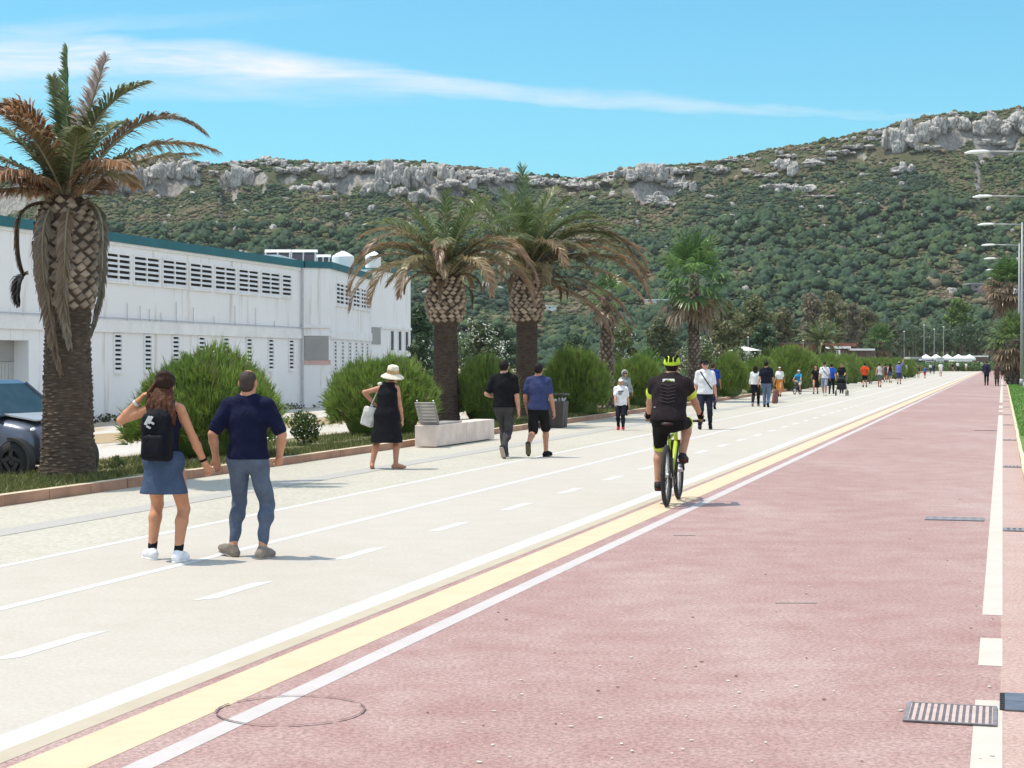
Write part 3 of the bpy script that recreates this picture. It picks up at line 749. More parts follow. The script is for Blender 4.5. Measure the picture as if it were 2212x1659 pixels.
for i in range(len(xs) - 1):
    for k in range(npnt - 1):
        a = i * npnt + k; fs.append((a, a + 1, a + npnt + 1, a + npnt))
    fs.append((i * npnt + npnt - 1, i * npnt, (i + 1) * npnt, (i + 1) * npnt + npnt - 1))
fs.append(tuple(range(npnt))[::-1]); fs.append(tuple((len(xs) - 1) * npnt + k for k in range(npnt)))
mb = MB(); mb.add(vs, fs); bo = mb.build('body', MCAR, car, smooth=True)
sb = bo.modifiers.new('s', 'SUBSURF'); sb.levels = 2; sb.render_levels = 2
mb = MB()      # bonnet lid, silver
mb.add([(.62, -.62, .945), (.62, .62, .945), (1.12, .55, .862), (1.12, -.55, .862), (.62, -.62, .965), (.62, .62, .965), (1.12, .55, .882), (1.12, -.55, .882)], [(4, 7, 6, 5), (0, 1, 5, 4), (1, 2, 6, 5), (2, 3, 7, 6), (3, 0, 4, 7)]); mb.build('bonnet', MSILV, car, bevel=.01)
gh = [(-1.2, .78, .94), (.66, .76, .93), (.12, .60, 1.40), (-.95, .60, 1.41)]
def side(y): return [(gh[0][0], y * gh[0][1], gh[0][2]), (gh[1][0], y * gh[1][1], gh[1][2]), (gh[2][0], y * gh[2][1], gh[2][2]), (gh[3][0], y * gh[3][1], gh[3][2])]
l_, r_ = side(1), side(-1)
mb = MB(); mb.add([r_[1], l_[1], l_[2], r_[2]], [(0, 1, 2, 3)]); mb.build('windscreen', MGLASS, car)
mb = MB(); mb.add(r_, [(0, 1, 2, 3)]); mb.build('side_window', MGLASS, car)
mb = MB(); mb.add(l_, [(3, 2, 1, 0)]); mb.build('side_window', MGLASS, car)
mb = MB(); mb.add([l_[0], r_[0], r_[3], l_[3]], [(0, 1, 2, 3)]); mb.build('rear_window', MGLASS, car)
mb = MB(); mb.add([(-.97, -.61, 1.405), (.13, -.61, 1.395), (.13, .61, 1.395), (-.97, .61, 1.405), (-.9, -.5, 1.46), (.05, -.5, 1.45), (.05, .5, 1.45), (-.9, .5, 1.46)], [(4, 5, 6, 7), (0, 1, 5, 4), (1, 2, 6, 5), (2, 3, 7, 6), (3, 0, 4, 7)]); mb.build('roof', MCAR, car, smooth=True)
for s_ in (r_, l_):
    mb = MB(); mb.tube([s_[1], s_[2]], .032, 6); mb.build('pillar', MCAR, car)
    mb = MB(); a = Vector(s_[0]).lerp(Vector(s_[1]), .42); c = Vector(s_[3]).lerp(Vector(s_[2]), .4); mb.tube([a, c], .06, 6); mb.build('pillar', MCAR, car)
for y, x in ((-.70, .93), (-.70, -.93), (.70, .93), (.70, -.93)):
    sg = -1 if y < 0 else 1
    mb = MB(); mb.lathe([(.18, -.09), (.275, -.09), (.285, -.06), (.285, .06), (.275, .09), (.18, .09)], 32, (x, y + sg * .08, .285), 'y'); wo = mb.build('wheel', MTYRE, car, smooth=True)
    rb = MB()
    for k in range(5):
        a = 2 * PI * k / 5; Rm = Matrix.Rotation(-a, 3, 'Y'); rb.box((x + .1 * math.sin(a), y + sg * .15, .285 + .1 * math.cos(a)), (.03, .02, .09), Rm)
    rb.lathe([(0, .0), (.05, .0), (.05, .02), (0, .02)], 12, (x, y + sg * .155, .285), 'y'); rb.lathe([(.165, -.02), (.19, -.02), (.19, .02), (.165, .02)], 24, (x, y + sg * .15, .285), 'y')
    rb.build('rim', MRIM, wo)
    mb = MB(); mb.lathe([(.30, -.1), (.345, -.1), (.345, .045), (.30, .045)], 24, (x, y + sg * .10, .29), 'y', a0=-.15, a1=PI + .15); mb.build('wheel_arch', MBLK, car)
    mb = MB(); mb.lathe([(0, 0), (.30, 0)], 24, (x, y + sg * .12, .29), 'y'); mb.build('wheel_well', MDARK, car)
for sg in (-1, 1):
    mb = MB(); mb.lathe([(0, .05), (.07, .035), (.1, 0), (.08, -.05), (0, -.06)], 16, (1.13, sg * .60, .68), 'x'); mb.build('headlight', MLAMP, car, smooth=True)
    mb = MB(); mb.box((.52, sg * .93, .98), (.06, .09, .06)); mb.build('mirror', MCAR, car, bevel=.02)
mb = MB(); mb.box((1.27, 0, .42), (.06, .45, .09)); mb.build('grille', MBLK, car, bevel=.02)
# ---------------------------------------------------------------- bench and litter bin
MCONC = M('pink_concrete_block', (.66, .545, .48), .85, var=.14, scale=3, bmp=.2)
MSLAT = M('grey_slat', (.32, .30, .28), .6, var=.2, scale=6)
pA, pB, pC, pD = G(893, 967.5), G(942, 967.5), G(1013, 958.5), G(1068, 949)
ax = (pD - pB).normalized(); ay = Vector((-ax.y, ax.x, 0)); L1 = (pC - pB).length; L2 = (pD - pB).length
ang = math.atan2(ax.y, ax.x); bw = (pB - pA).length
bench = thing('concrete_bench', 'long pale concrete bench with slatted backrest on the promenade by the second palm', 'bench', (pB.x, pB.y, 0), ang)
bl = L2 / 2
for k in range(2):
    mb = MB(); h = .215
    mb.box((bl * (k + .5), bw / 2, h + .02), (bl / 2 - .004, bw / 2, h)); o = mb.build('block', MCONC, bench, bevel=.015)
    mb = MB(); mb.box((bl * (k + .5), bw / 2, .011), (bl / 2 - .25, bw / 2 - .08, .011)); mb.build('foot', MBLK, o)
sl = MB()
for k in range(6): sl.box((.25 + 1.5 * .5, bw * (.12 + .152 * k), .472), (.75, bw * .062, .014))
sl.build('seat', MSLAT, bench)
sl = MB(); Rm = Matrix.Rotation(R_(-22), 3, 'Y')
for k in range(7): sl.box((.24 - .045 * k, bw / 2, .50 + .064 * k), (.012, bw * .47, .026), Rm)
bo = sl.build('backrest', MSLAT, bench)
sl = MB()
for y in (.12, .88): sl.tube([(.29, bw * y, .45), (.29 - .31, bw * y, .95)], .016, 6)
sl.build('support', MSTEEL, bo)
MBIN = M('brown_bin', (.055, .042, .035), .6, var=.15, scale=5)
MBAG = M('white_bag', (.8, .8, .8), .5, var=.05)
p0 = G(1200, 924); sc = p0.y / FPX
bn = thing('litter_bin', 'dark brown square litter bin beside the kerb with white bag showing', 'bin', (p0.x, p0.y, 0), -RA)
mb = MB(); mb.box((0, 0, .36), (.25, .25, .34), None, 0, 1.14)
for k in range(4): 
    a = k * PI / 2; mb.box((.262 * math.cos(a), .262 * math.sin(a), .36), (.012 if k % 2 == 0 else .05, .05 if k % 2 == 0 else .012, .32))
mb.build('bin_body', MBIN, bn, bevel=.01)
mb = MB()
for sx, sy in ((-1, -1), (1, -1), (1, 1), (-1, 1)): mb.tube([(sx * .2, sy * .2, .7), (sx * .2, sy * .2, .86)], .02, 6)
mb.box((0, 0, .88), (.30, .30, .02)); mb.build('lid', MBIN, bn)
mb = MB()
for k in range(9):
    a = k * 2 * PI / 9; r0 = .24; mb.add([(r0 * math.cos(a - .3), r0 * math.sin(a - .3), .70), (r0 * math.cos(a + .3), r0 * math.sin(a + .3), .70), (.29 * math.cos(a + .1), .29 * math.sin(a + .1), .76 + .06 * random.random()), (.1 * math.cos(a), .1 * math.sin(a), .73)], [(0, 1, 2), (0, 2, 3)])
mb.build('bag', MBAG, bn)
# ---------------------------------------------------------------- street lamps on the right
MLP = M('lamp_grey', (.32, .32, .32), .5, .3, var=.06)
MLW = M('lamp_white', (.85, .85, .85), .35, var=.03)
HL = HC + 9.5
NAMESL = ['first', 'second', 'third', 'fourth', 'fifth', 'sixth', 'seventh', 'eighth']
lampsY = [FPX * 9.5 / (HOR - y) for y in (325, 422, 483, 528, 557.5, 582)] + [FPX * 9.5 / 182, FPX * 9.5 / 166]
root = None
for k, Y in enumerate(lampsY):
    t = (Y + 1.25 * math.sin(RA)) / math.cos(RA); p = RP(1.25, t, .06)
    if root is None:
        o = thing('street_lamp', '', 'street lamp', p, -RA, 'street lamps along the lawn')
        mb = MB(); mb.tube([(0, 0, 0), (0, 0, 5), (0, 0, HL)], [.11, .09, .06], 10); mb.tube([(0, 0, 0), (0, 0, .5)], [.14, .14], 10); mb.build('pole', MLP, o, smooth=True)
        mb = MB(); mb.tube([(.1, 0, HL - .15), (-1.9, 0, HL - .06)], [.05, .04], 8); mb.build('arm', MLP, o, smooth=True)
        mb = MB(); mb.tube([(-1.85, 0, HL - .06), (-2.1, 0, HL - .05), (-2.6, 0, HL - .06), (-2.95, 0, HL - .1)], [.045, .08, .09, .04], 10); mb.build('lamp_head', MLW, o, smooth=True)
        root = o
    else:
        o = root.copy(); COL.objects.link(o); o.location = p
        for ch in list(root.children):
            c = ch.copy(); COL.objects.link(c); c.parent = o
    o['label'] = ['street lamp with the highest and nearest white head at the right edge', 'street lamp with the second highest white head, pole outside the frame', 'street lamp with the nearest visible grey pole beside the right palms', 'street lamp next beyond the nearest visible pole, white head lower',
                  'street lamp fifth in the row, counted from the highest head', 'street lamp sixth in the row, head just above the palm crown', 'street lamp seventh in the row, hidden mostly by the palm crown', 'street lamp farthest in the row beyond the palms'][k]
# ---------------------------------------------------------------- drains, manhole, litter
MIRON = M('iron', (.27, .245, .25), .55, .4, var=.25, scale=20)
MIRON2 = M('grate_grey', (.30, .29, .30), .5, .4, var=.2, scale=14)
MPKB = M('pink_grate_bar', (.48, .37, .34), .7, var=.15, scale=12)
MPIT = M('drain_pit', (.13, .115, .125), .8, var=.3, scale=15)
def drain(p, lx, ly, label, nb, mf, mbar, raised=.012, group=None, z=0.0):
    o = thing('drain_grate', label, 'drain', p, -RA, group)
    mb = MB(); f = .02
    mb.box((0, 0, .003 + z), (lx / 2, ly / 2, .002)); mb.build('pit', MPIT if mf is MIRON else MIRON, o)
    mb = MB()
    for sy in (-1, 1): mb.box((0, sy * (ly / 2 - f / 2), z + raised / 2), (lx / 2, f / 2, raised / 2))
    for sx in (-1, 1): mb.box((sx * (lx / 2 - f / 2), 0, z + raised / 2), (f / 2, ly / 2 - f, raised / 2))
    mb.build('frame', mf, o)
    mb = MB()
    for k in range(nb): mb.box((-lx / 2 + lx * (k + .5) / nb, 0, z + raised / 2), (lx / nb * .27, ly / 2 - f, raised / 2 - .001))
    mb.build('bars', mbar, o)
a, c = G(1958, 1545), G(2150, 1545); y0, y1 = G(2050, 1525), G(2050, 1566)
drain(((a.x + c.x) / 2, (a.y + c.y) / 2, .004), c.x - a.x, (y0 - y1).length, 'slotted drain grate with pinkish bars crossing the cream edge line', 14, MIRON, MPKB, .008)
p = G(2235, 1521); cov = thing('drain_cover', 'dark blue grey ribbed drain cover lying in the gutter at the frame edge', 'drain', (p.x, p.y, 0), -RA)
mb = MB(); mb.box((0, -.115, .006), (.145, .108, .005)); mb.box((0, .115, .006), (.145, .108, .005)); mb.build('plate', M('blue_grey_plastic', (.12, .125, .16), .4, var=.2, scale=9), cov, bevel=.003)
mb = MB()
for k in range(9): mb.box((-.155, -.2 + k * .05, .006), (.014, .012, .005))
mb.build('teeth', MBLK, cov, bevel=.003)
for kk, (y, lab, nb) in enumerate([(1146, 'grey drain grate of square panels in the gutter, second from the camera', 5), (1009, 'grey drain grate in the gutter, third from the camera', 5)] + [(yy, 'dark narrow drain slot across the distant pink gutter', 1) for yy in (951, 918.4, 896.5, 879.5, 866.8, 857.9, 849.8, 843.5)]):
    tt = toff(y, .15); p = RP(.150, tt, .002)
    if nb > 1: drain(p, .285, .3 if kk == 0 else .34, lab, nb, MIRON, MIRON2, .01)
    else: drain(p, .285, .32, lab, 2, MIRON, MIRON, .01, 'drain slots across the gutter')
p = G(2062, 1122); drain((p.x, p.y, .003), .62, .34, 'sunken grey drain grate in the pink lane left of the cream line', 6, MIRON2, MIRON2, .008)
p = G(2129, 930); drain((p.x, p.y, .003), .55, .14, 'thin drain slot in the far pink lane beside the cream line', 2, MIRON, MIRON, .006)
p = G(628, 1536); mh_ = thing('manhole_rim', 'thin dark ring of a round manhole under the faded white line', 'manhole', (p.x, p.y, 0))
mb = MB(); vs = []; fs = []
for k in range(72):
    a = 2 * PI * k / 72; wv = .004 + .004 * random.random()
    for r in (.362 - wv, .362 + wv): vs.append((r * math.cos(a), r * math.sin(a), .0085))
fs = [(2 * k, 2 * k + 1, (2 * k + 3) % 144, (2 * k + 2) % 144) for k in range(72) if k % 24 not in (5, 6, 14)]
mb.add(vs, fs); mb.build('ring', M('ring_groove', (.19, .125, .12), .9), mh_)
lt = MB()
for k in range(150):
    y = 860 + 790 * random.random() ** .8; x = random.uniform(900, 2200)
    p = G(x, y); s_, t_ = ST(p)
    if s_ < -3.4 or s_ > .6: continue
    r = random.uniform(.0025, .007); a = random.uniform(0, PI)
    lt.box((p.x, p.y, .006), (r * 1.6, r, .002), Matrix.Rotation(a, 3, 'Z'), random.choice((0, 0, 0, 0, 1)))
kind(lt.build('gravel', [M('pale_chip', (.7, .64, .56), .8), M('brown_leaf', (.25, .15, .08), .8)]), 'stuff')
for (x, y, l_, w_) in ((1720, 1303, .30, .03), (1478, 1157, .22, .03), (1925, 948, .5, .05)):
    p = G(x, y); mb = MB(); mb.box((0, 0, .0035), (l_ / 2, w_ / 2, .002)); kind(mb.build('road_patch', M('patch_grey', (.33, .27, .25), .9), loc=(p.x, p.y, 0)), 'structure')
# ---------------------------------------------------------------- far kiosks, parasols, houses
MRED = M('red_brown_wall', (.23, .085, .06), .85, var=.15, obj=False, scale=2); MBRN = M('brown_wall', (.13, .10, .09), .8, var=.2, obj=False, scale=2)
MWROOF = M('white_roof', (.78, .78, .77), .6, var=.04)
def wbox(name, x0, x1, y0, y1, Y, dep, m, parent, z0=None, proud=0):
    a, c = AT(x0, y0, Y - proud), AT(x1, y1, Y - proud); mb = MB(); zb = c.z if z0 is None else z0
    mb.box(((a.x + c.x) / 2, Y - proud + dep / 2, (a.z + zb) / 2), ((c.x - a.x) / 2, dep / 2, (a.z - zb) / 2)); return mb.build(name, m, parent)
k1 = thing('beach_kiosk', 'red brown low building behind the hedge below the small feather palm', 'kiosk')
wbox('wall', 1690, 1766, 742, 790, 190, 8, MRED, k1, 0); wbox('parapet', 1688, 1768, 740, 743, 190, 9, MBRN, k1, None, .3)
k2 = thing('beach_kiosk', 'brown grey flat roofed building with white roof edges left of the fan palm', 'kiosk')
wbox('wall', 1800, 1892, 755, 790, 215, 9, MBRN, k2, 0); wbox('roof', 1790, 1850, 741, 748, 214, 9, MRED, k2); wbox('roof_edge', 1790, 1838, 748, 753, 213.6, 9, MWROOF, k2); wbox('roof_edge', 1838, 1890, 753, 757, 213.4, 9, MWROOF, k2); wbox('post', 1806, 1809, 756, 780, 213.2, .2, MWROOF, k2, 0); wbox('post', 1812, 1815, 756, 780, 213.2, .2, MWROOF, k2, 0)
tn = thing('white_tent', 'white peaked tent roof showing above the flowering shrubs', 'tent')
a, c, e = AT(1596, 757, 110), AT(1646, 757, 110), AT(1612, 748, 112)
mb = MB(); mb.add([(a.x, 110, a.z), (c.x, 110, c.z), (c.x, 116, c.z), (a.x, 116, a.z), (e.x, 113, e.z)], [(0, 1, 4), (1, 2, 4), (2, 3, 4), (3, 0, 4)]); mb.build('canopy', MWROOF, tn)
mb = MB()
for x_, y_ in ((a.x + .1, 110.1), (c.x - .1, 110.1), (a.x + .1, 115.9), (c.x - .1, 115.9)): mb.tube([(x_, y_, 0), (x_, y_, a.z)], .04, 6)
mb.build('frame', MSTEEL, tn)
for i_, (x, w_, lab) in enumerate([(2000, 24, 'leftmost white parasol above the dark stall'), (2022, 24, 'second white parasol, above the white board'), (2046, 24, 'white parasol in the middle of the far row'), (2070, 24, 'white parasol second from the end of the far row'), (2094, 22, 'rightmost white parasol of the far row')]):
    Y = 345; p = AT(x, 782, Y); r = w_ * Y / FPX / 2
    o = thing('parasol', lab, 'parasol', (p.x, Y, 0), 0, 'white parasols at the road end')
    mb = MB(); zt_, zb_ = HC + 17 * Y / FPX, HC + 8 * Y / FPX
    mb.add([(-r, -r, zb_), (r, -r, zb_), (r, r, zb_), (-r, r, zb_), (0, 0, zt_), (-r, -r, zb_ - .4), (r, -r, zb_ - .4), (r, r, zb_ - .4), (-r, r, zb_ - .4)], [(0, 1, 4), (1, 2, 4), (2, 3, 4), (3, 0, 4), (5, 6, 1, 0), (6, 7, 2, 1), (7, 8, 3, 2), (8, 5, 0, 3)]); mb.build('canopy', MWROOF, o)
    mb = MB(); mb.tube([(0, 0, 0), (0, 0, zt_ - .05)], .05, 6); mb.build('pole', MSTEEL, o)
k3 = thing('market_stall', 'dark stall with a white lettered board under the leftmost parasols', 'stall')
wbox('counter', 1986, 2020, 780, 800, 338, 4, MDARK, k3, 0); so = wbox('sign', 1999, 2018, 780.5, 786, 337, .2, MWROOF, k3); wbox('lettering', 2001, 2004, 782, 784.5, 336.8, .1, MBLK, so); wbox('lettering', 2006, 2012, 782, 784.5, 336.8, .1, MBLK, so); wbox('lettering', 2014, 2016, 782, 784.5, 336.8, .1, MBLK, so); wbox('board', 2023, 2039, 772, 785, 336, .3, M('pale_grey_board', (.6, .6, .6), .6), k3, None); wbox('roof', 1966, 1992, 771, 776, 340, 5, MGREY2, k3)
k4 = thing('beach_pavilion', 'long low dark roofed pavilion at the far end of the road', 'building')
wbox('roof', 2095, 2135, 768, 771, 350, 12, MWROOF, k4); wbox('wall', 2097, 2133, 771, 800, 351, 10, MBRN, k4, 0); wbox('awning', 2060, 2100, 778, 781, 349, 4, MWROOF, k4)
for nm, x0, x1, y0, y1, lab in (('house', 1392, 1446, 646, 652, 'low white house on the hillside beside the fan palm crown'), ('house', 1178, 1204, 660, 666, 'tiny white hut on the lower hillside right of the third palm trunk')):
    X, Y, Z = hill_at((x0 + x1) / 2, y1); Y -= 4
    o = thing(nm, lab, 'house'); wbox('wall', x0 + 2, x1 - 2, y0 + 2.2, y1 + 6, Y, 8, MTRIM, o); wbox('roof', x0, x1, y0, y0 + 2.2, Y, 9, MWROOF, o, None, .5)
    wbox('window', x0 + 8, x0 + 11, y0 + 3, y1 - 1, Y, .2, MDARK, o, None, .15)
o = thing('concrete_house', 'grey concrete house with an orange side half hidden by trees', 'house'); X, Y, Z = hill_at(2110, 640); Y -= 3
wbox('wall', 2098, 2122, 614, 640, Y, 8, M('raw_concrete', (.22, .2, .2), .9), o); wbox('wall', 2122, 2140, 617, 642, Y + 1, 8, M('orange_render', (.35, .2, .13), .9), o); wbox('window', 2106, 2112, 618, 621, Y, .2, MDARK, o, None, .1); wbox('roof', 2094, 2126, 611, 614, Y, 9, MGREY, o, None, .3)
for k, (x, y0) in enumerate(((1616, 728), (1735, 735), (1996, 702), (2018, 711), (2038, 706), (1953, 716), (2128, 722))):
    p = AT(x, 782, 352 + 5 * k if k > 1 else 150); Y = p.y
    o = thing('lamp_post', ['thin white lamp post behind the yucca plants', 'thin white pole just left of the small feather palm', 'thin pale lamp post left among three before the far pines', 'thin pale lamp post in front of the far pine wood, middle one', 'thin pale lamp post right of the middle one, by the pines', 'thin pale lamp post right of the low fan palm', 'pale lamp post far off beside the right palm'][k], 'lamp post', (p.x, Y, 0), 0, 'far thin lamp posts')
    h = AT(x, y0, Y).z; mb = MB(); mb.tube([(0, 0, 0), (0, 0, h)], Y * .0002, 6); mb.build('pole', MLP, o)
    mb = MB(); q_ = Y / 400; mb.lathe([(0, .12 * q_), (.2 * q_, .05 * q_), (.22 * q_, -.05 * q_), (0, -.12 * q_)], 10, (0, 0, h)); mb.build('lamp_head', MLW, o)
# ---------------------------------------------------------------- palms
GR = np.array([.12, .175, .065]); GR2 = np.array([.23, .245, .115]); BR = np.array([.36, .22, .13]); BR2 = np.array([.29, .19, .125]); GY = np.array([.26, .22, .165]); RAC = np.array([.52, .46, .31])
def bez(p0, p1, p2, n=20):
    t = np.linspace(0, 1, n)[:, None]; return (1 - t) ** 2 * p0 + 2 * t * (1 - t) * p1 + t * t * p2
def curve_from(p0, az, el, L, droop, n=20, tw=0.0):
    P = [np.array(p0, float)]; ds = L / (n - 1)
    for i in range(n - 1):
        s = (i + .5) / (n - 1); e = el - droop * s ** 1.25
        e = max(e, R_(-88)); a = az + tw * s
        P.append(P[-1] + ds * np.array([math.cos(e) * math.cos(a), math.cos(e) * math.sin(a), math.sin(e)]))
    return np.array(P)
def frond(A, P, col, tip, ll, nl=46, hang=.25, vup=.35, w=.03, r0=.033, rac=RAC, close=.0):
    """feather frond along the polyline P"""
    n = len(P); T = np.gradient(P, axis=0); T /= np.linalg.norm(T, axis=1)[:, None] + 1e-9
    up0 = np.array([0, 0, 1.0]); S0 = np.cross(T[n // 3], up0)
    if np.linalg.norm(S0) < .12: S0 = np.array([rng.normal(), rng.normal(), 0])
    S0 /= np.linalg.norm(S0)
    S = S0[None] - (T @ S0)[:, None] * T; S /= np.linalg.norm(S, axis=1)[:, None] + 1e-9
    Uv = np.cross(S, T)
    # rachis, three sided
    rad = np.linspace(r0, .006, n); ang = np.array([0, 2 * PI / 3, 4 * PI / 3])
    R3 = P[:, None] + rad[:, None, None] * (np.cos(ang)[None, :, None] * S[:, None] + np.sin(ang)[None, :, None] * Uv[:, None])
    F = []
    for i in range(n - 1):
        for k in range(3):
            a, b = i * 3 + k, i * 3 + (k + 1) % 3; F += [(a, b, b + 3), (a, b + 3, a + 3)]
    rc = np.array(rac)[None] * (1 - .4 * np.repeat(np.linspace(0, 1, n), 3)[:, None]); A.add(R3.reshape(-1, 3), F, rc)
    s = np.linspace(.10, .99, nl); f = s * (n - 1); i0 = np.minimum(f.astype(int), n - 2); fr = (f - i0)[:, None]
    Pb = P[i0] * (1 - fr) + P[i0 + 1] * fr; Tb = T[i0]; Sb = S[i0]; Ub = Uv[i0]
    prof = np.clip(np.sin(PI * (.12 + .80 * s)), .05, 1) ** .7
    for sg in (-1, 1):
        m = nl; l = ll * prof * rng.uniform(.82, 1.12, m)
        D = Tb * (.62 + .35 * s[:, None] + close) + sg * Sb * (.85 - .3 * s[:, None]) * (1 - close) + Ub * vup + rng.normal(0, .10, (m, 3)); D[:, 2] -= hang
        D /= np.linalg.norm(D, axis=1)[:, None]
        D2 = D.copy(); D2[:, 2] -= .35 + hang; D2 /= np.linalg.norm(D2, axis=1)[:, None]
        B = np.cross(D, Ub * .7 + Tb * .5 + rng.normal(0, .2, (m, 3))); B /= np.linalg.norm(B, axis=1)[:, None] + 1e-9
        mid = Pb + D * (l * .55)[:, None]; end = mid + D2 * (l * .45)[:, None]
        V = np.stack([Pb - B * w * .35, Pb + B * w * .35, mid + B * w * .5, mid - B * w * .5, end], 1).reshape(-1, 3)
        k = np.arange(m)[:, None, None] * 5; F = (np.array([(0, 1, 2), (0, 2, 3), (3, 2, 4)])[None] + k).reshape(-1, 3)
        cc = col[None] * (1 - s[:, None]) + tip[None] * s[:, None]; cc = cc * rng.uniform(.75, 1.25, (m, 1))
        A.add(V, F, np.repeat(cc, 5, 0))
def trunk_mesh(name, prof, cols, pad, seed, nseg=40, wob=.03):
    """prof: list of (z, r); pad: list of (z0, z1, w, h, out, colour, step) leaf-base pads"""
    r = np.random.default_rng(seed); A = Acc()
    zs = np.arange(prof[0][0], prof[-1][0] + .001, .05); rs = np.interp(zs, [p[0] for p in prof], [p[1] for p in prof])
    an = np.linspace(0, 2 * PI, nseg, endpoint=False)
    Z, TH_ = np.meshgrid(zs, an, indexing='ij')
    rr = rs[:, None] * (1 + wob * (fbm2(TH_ * 3, Z * 14, 3, seed) - .5) * 2)
    V = np.stack([rr * np.cos(TH_), rr * np.sin(TH_), Z], -1).reshape(-1, 3); F = []
    nz = len(zs)
    i = np.arange(nz - 1)[:, None] * nseg; k = np.arange(nseg)[None]; k2 = (k + 1) % nseg
    a, b, c, d = (i + k).ravel(), (i + k2).ravel(), (i + nseg + k2).ravel(), (i + nseg + k).ravel()
    F = np.concatenate([np.stack([a, b, c], 1), np.stack([a, c, d], 1)])
    cn = fbm2(TH_ * 4, Z * 9, 4, seed + 3).reshape(-1, 1)
    C = np.array(cols[0])[None] * (1 - cn) + np.array(cols[1])[None] * cn; A.add(V, F, C)
    for z0, z1, w_, h_, out, pc, step in pad:
        z = z0; row = 0
        while z < z1:
            R = np.interp(z, [p[0] for p in prof], [p[1] for p in prof]); n = max(5, int(2 * PI * R / w_))
            for q in range(n):
                a = 2 * PI * (q + .5 * (row % 2)) / n + r.uniform(-.09, .09); zz = z + r.uniform(-.022, .022)
                e = np.array([math.cos(a), math.sin(a), 0]); t = np.array([-math.sin(a), math.cos(a), 0]); u = np.array([0, 0, 1.0])
                ww = w_ * r.uniform(.42, .55); hh = h_ * r.uniform(.44, .58); oo = out * r.uniform(.7, 1.3)
                c0 = e * (R - .01) + u * zz
                rim = [c0 - t * ww, c0 - u * hh * .8, c0 + t * ww, c0 + u * hh]
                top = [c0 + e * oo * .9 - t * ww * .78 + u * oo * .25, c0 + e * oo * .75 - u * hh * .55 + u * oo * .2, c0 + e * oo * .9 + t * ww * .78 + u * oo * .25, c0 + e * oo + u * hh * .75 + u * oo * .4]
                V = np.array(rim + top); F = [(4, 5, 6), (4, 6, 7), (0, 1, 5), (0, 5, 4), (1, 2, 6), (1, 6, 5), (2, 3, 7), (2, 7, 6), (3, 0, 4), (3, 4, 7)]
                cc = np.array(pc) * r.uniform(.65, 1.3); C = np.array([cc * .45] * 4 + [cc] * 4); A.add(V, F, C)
            z += step; row += 1
    return A.mesh(name)
def feather_palm(label, base_, prof, crown_z, seed, fr_list, pads, group=None, custom=None, nl=46, w=.03, hub=.16, cols=((.05, .036, .028), (.12, .085, .06)), seedp=1):
    global rng
    keep = rng; rng = np.random.default_rng(seed)
    o = thing('palm_tree', label, 'palm tree', base_, 0, group)
    link('trunk', trunk_mesh('trunk', prof, cols, pads, seed), BARKC, o)
    A = Acc(); Dd = Acc()
    for (az, el, L, dr, col, tip, hang) in fr_list:
        p0 = (hub * math.cos(az), hub * math.sin(az), crown_z - .35 + .35 * max(0, math.sin(el)))
        P = curve_from(p0, az, el, L, dr, tw=rng.uniform(-.25, .25))
        dead = col[0] > col[1] * 1.15
        frond(Dd if dead else A, P, col, tip, L * .17 + .06, nl=nl, hang=hang, w=w, close=.25 if dead else 0)
    for P, col, tip, ll, hang, dead in (custom or []):
        frond(Dd if dead else A, np.array(P), col, tip, ll, nl=nl, hang=hang, w=w, close=.12 if dead else 0)
    link('crown', A.mesh('crown'), FROND, o)
    if Dd.n: link('dead_fronds', Dd.mesh('dead_fronds'), FROND, o)
    rng = keep
    return o
def fronds_auto(n, seed, L, young=.3, dead=.2, droop=1.5, elmin=-.5, brown=.35):
    r = np.random.default_rng(seed); out = []; ga = PI * (3 - 5 ** .5)
    for k in range(n):
        f = k / (n - 1.0); az = k * ga + r.uniform(-.25, .25); el = R_(86) * (1 - f) ** .8 + elmin * f + r.uniform(-.1, .1)
        l = L * (.42 + .62 * math.sin(PI * min(1, f * .9 + .15))) * r.uniform(.88, 1.1)
        d = (.35 + droop * (f ** .7)) * r.uniform(.85, 1.2)
        if f > 1 - dead: col, tip, h = BR * r.uniform(.7, 1.1), BR2 * r.uniform(.7, 1.2), .55
        else:
            b = max(0, (f - (1 - dead) + .45) / .45) * brown * 1.6; b = min(b, .8)
            g = GR * (1 - f) + GR2 * f if r.uniform() < .5 else GR; col = g * (1 - b * .5) + BR * b * .5; tip = g * (1 - b) + BR * b; h = .12 + .3 * f
        out.append((az, el, l, d, col, tip, h))
    return out
SCAR = (.42, .32, .235); SCAR2 = (.10, .076, .058)
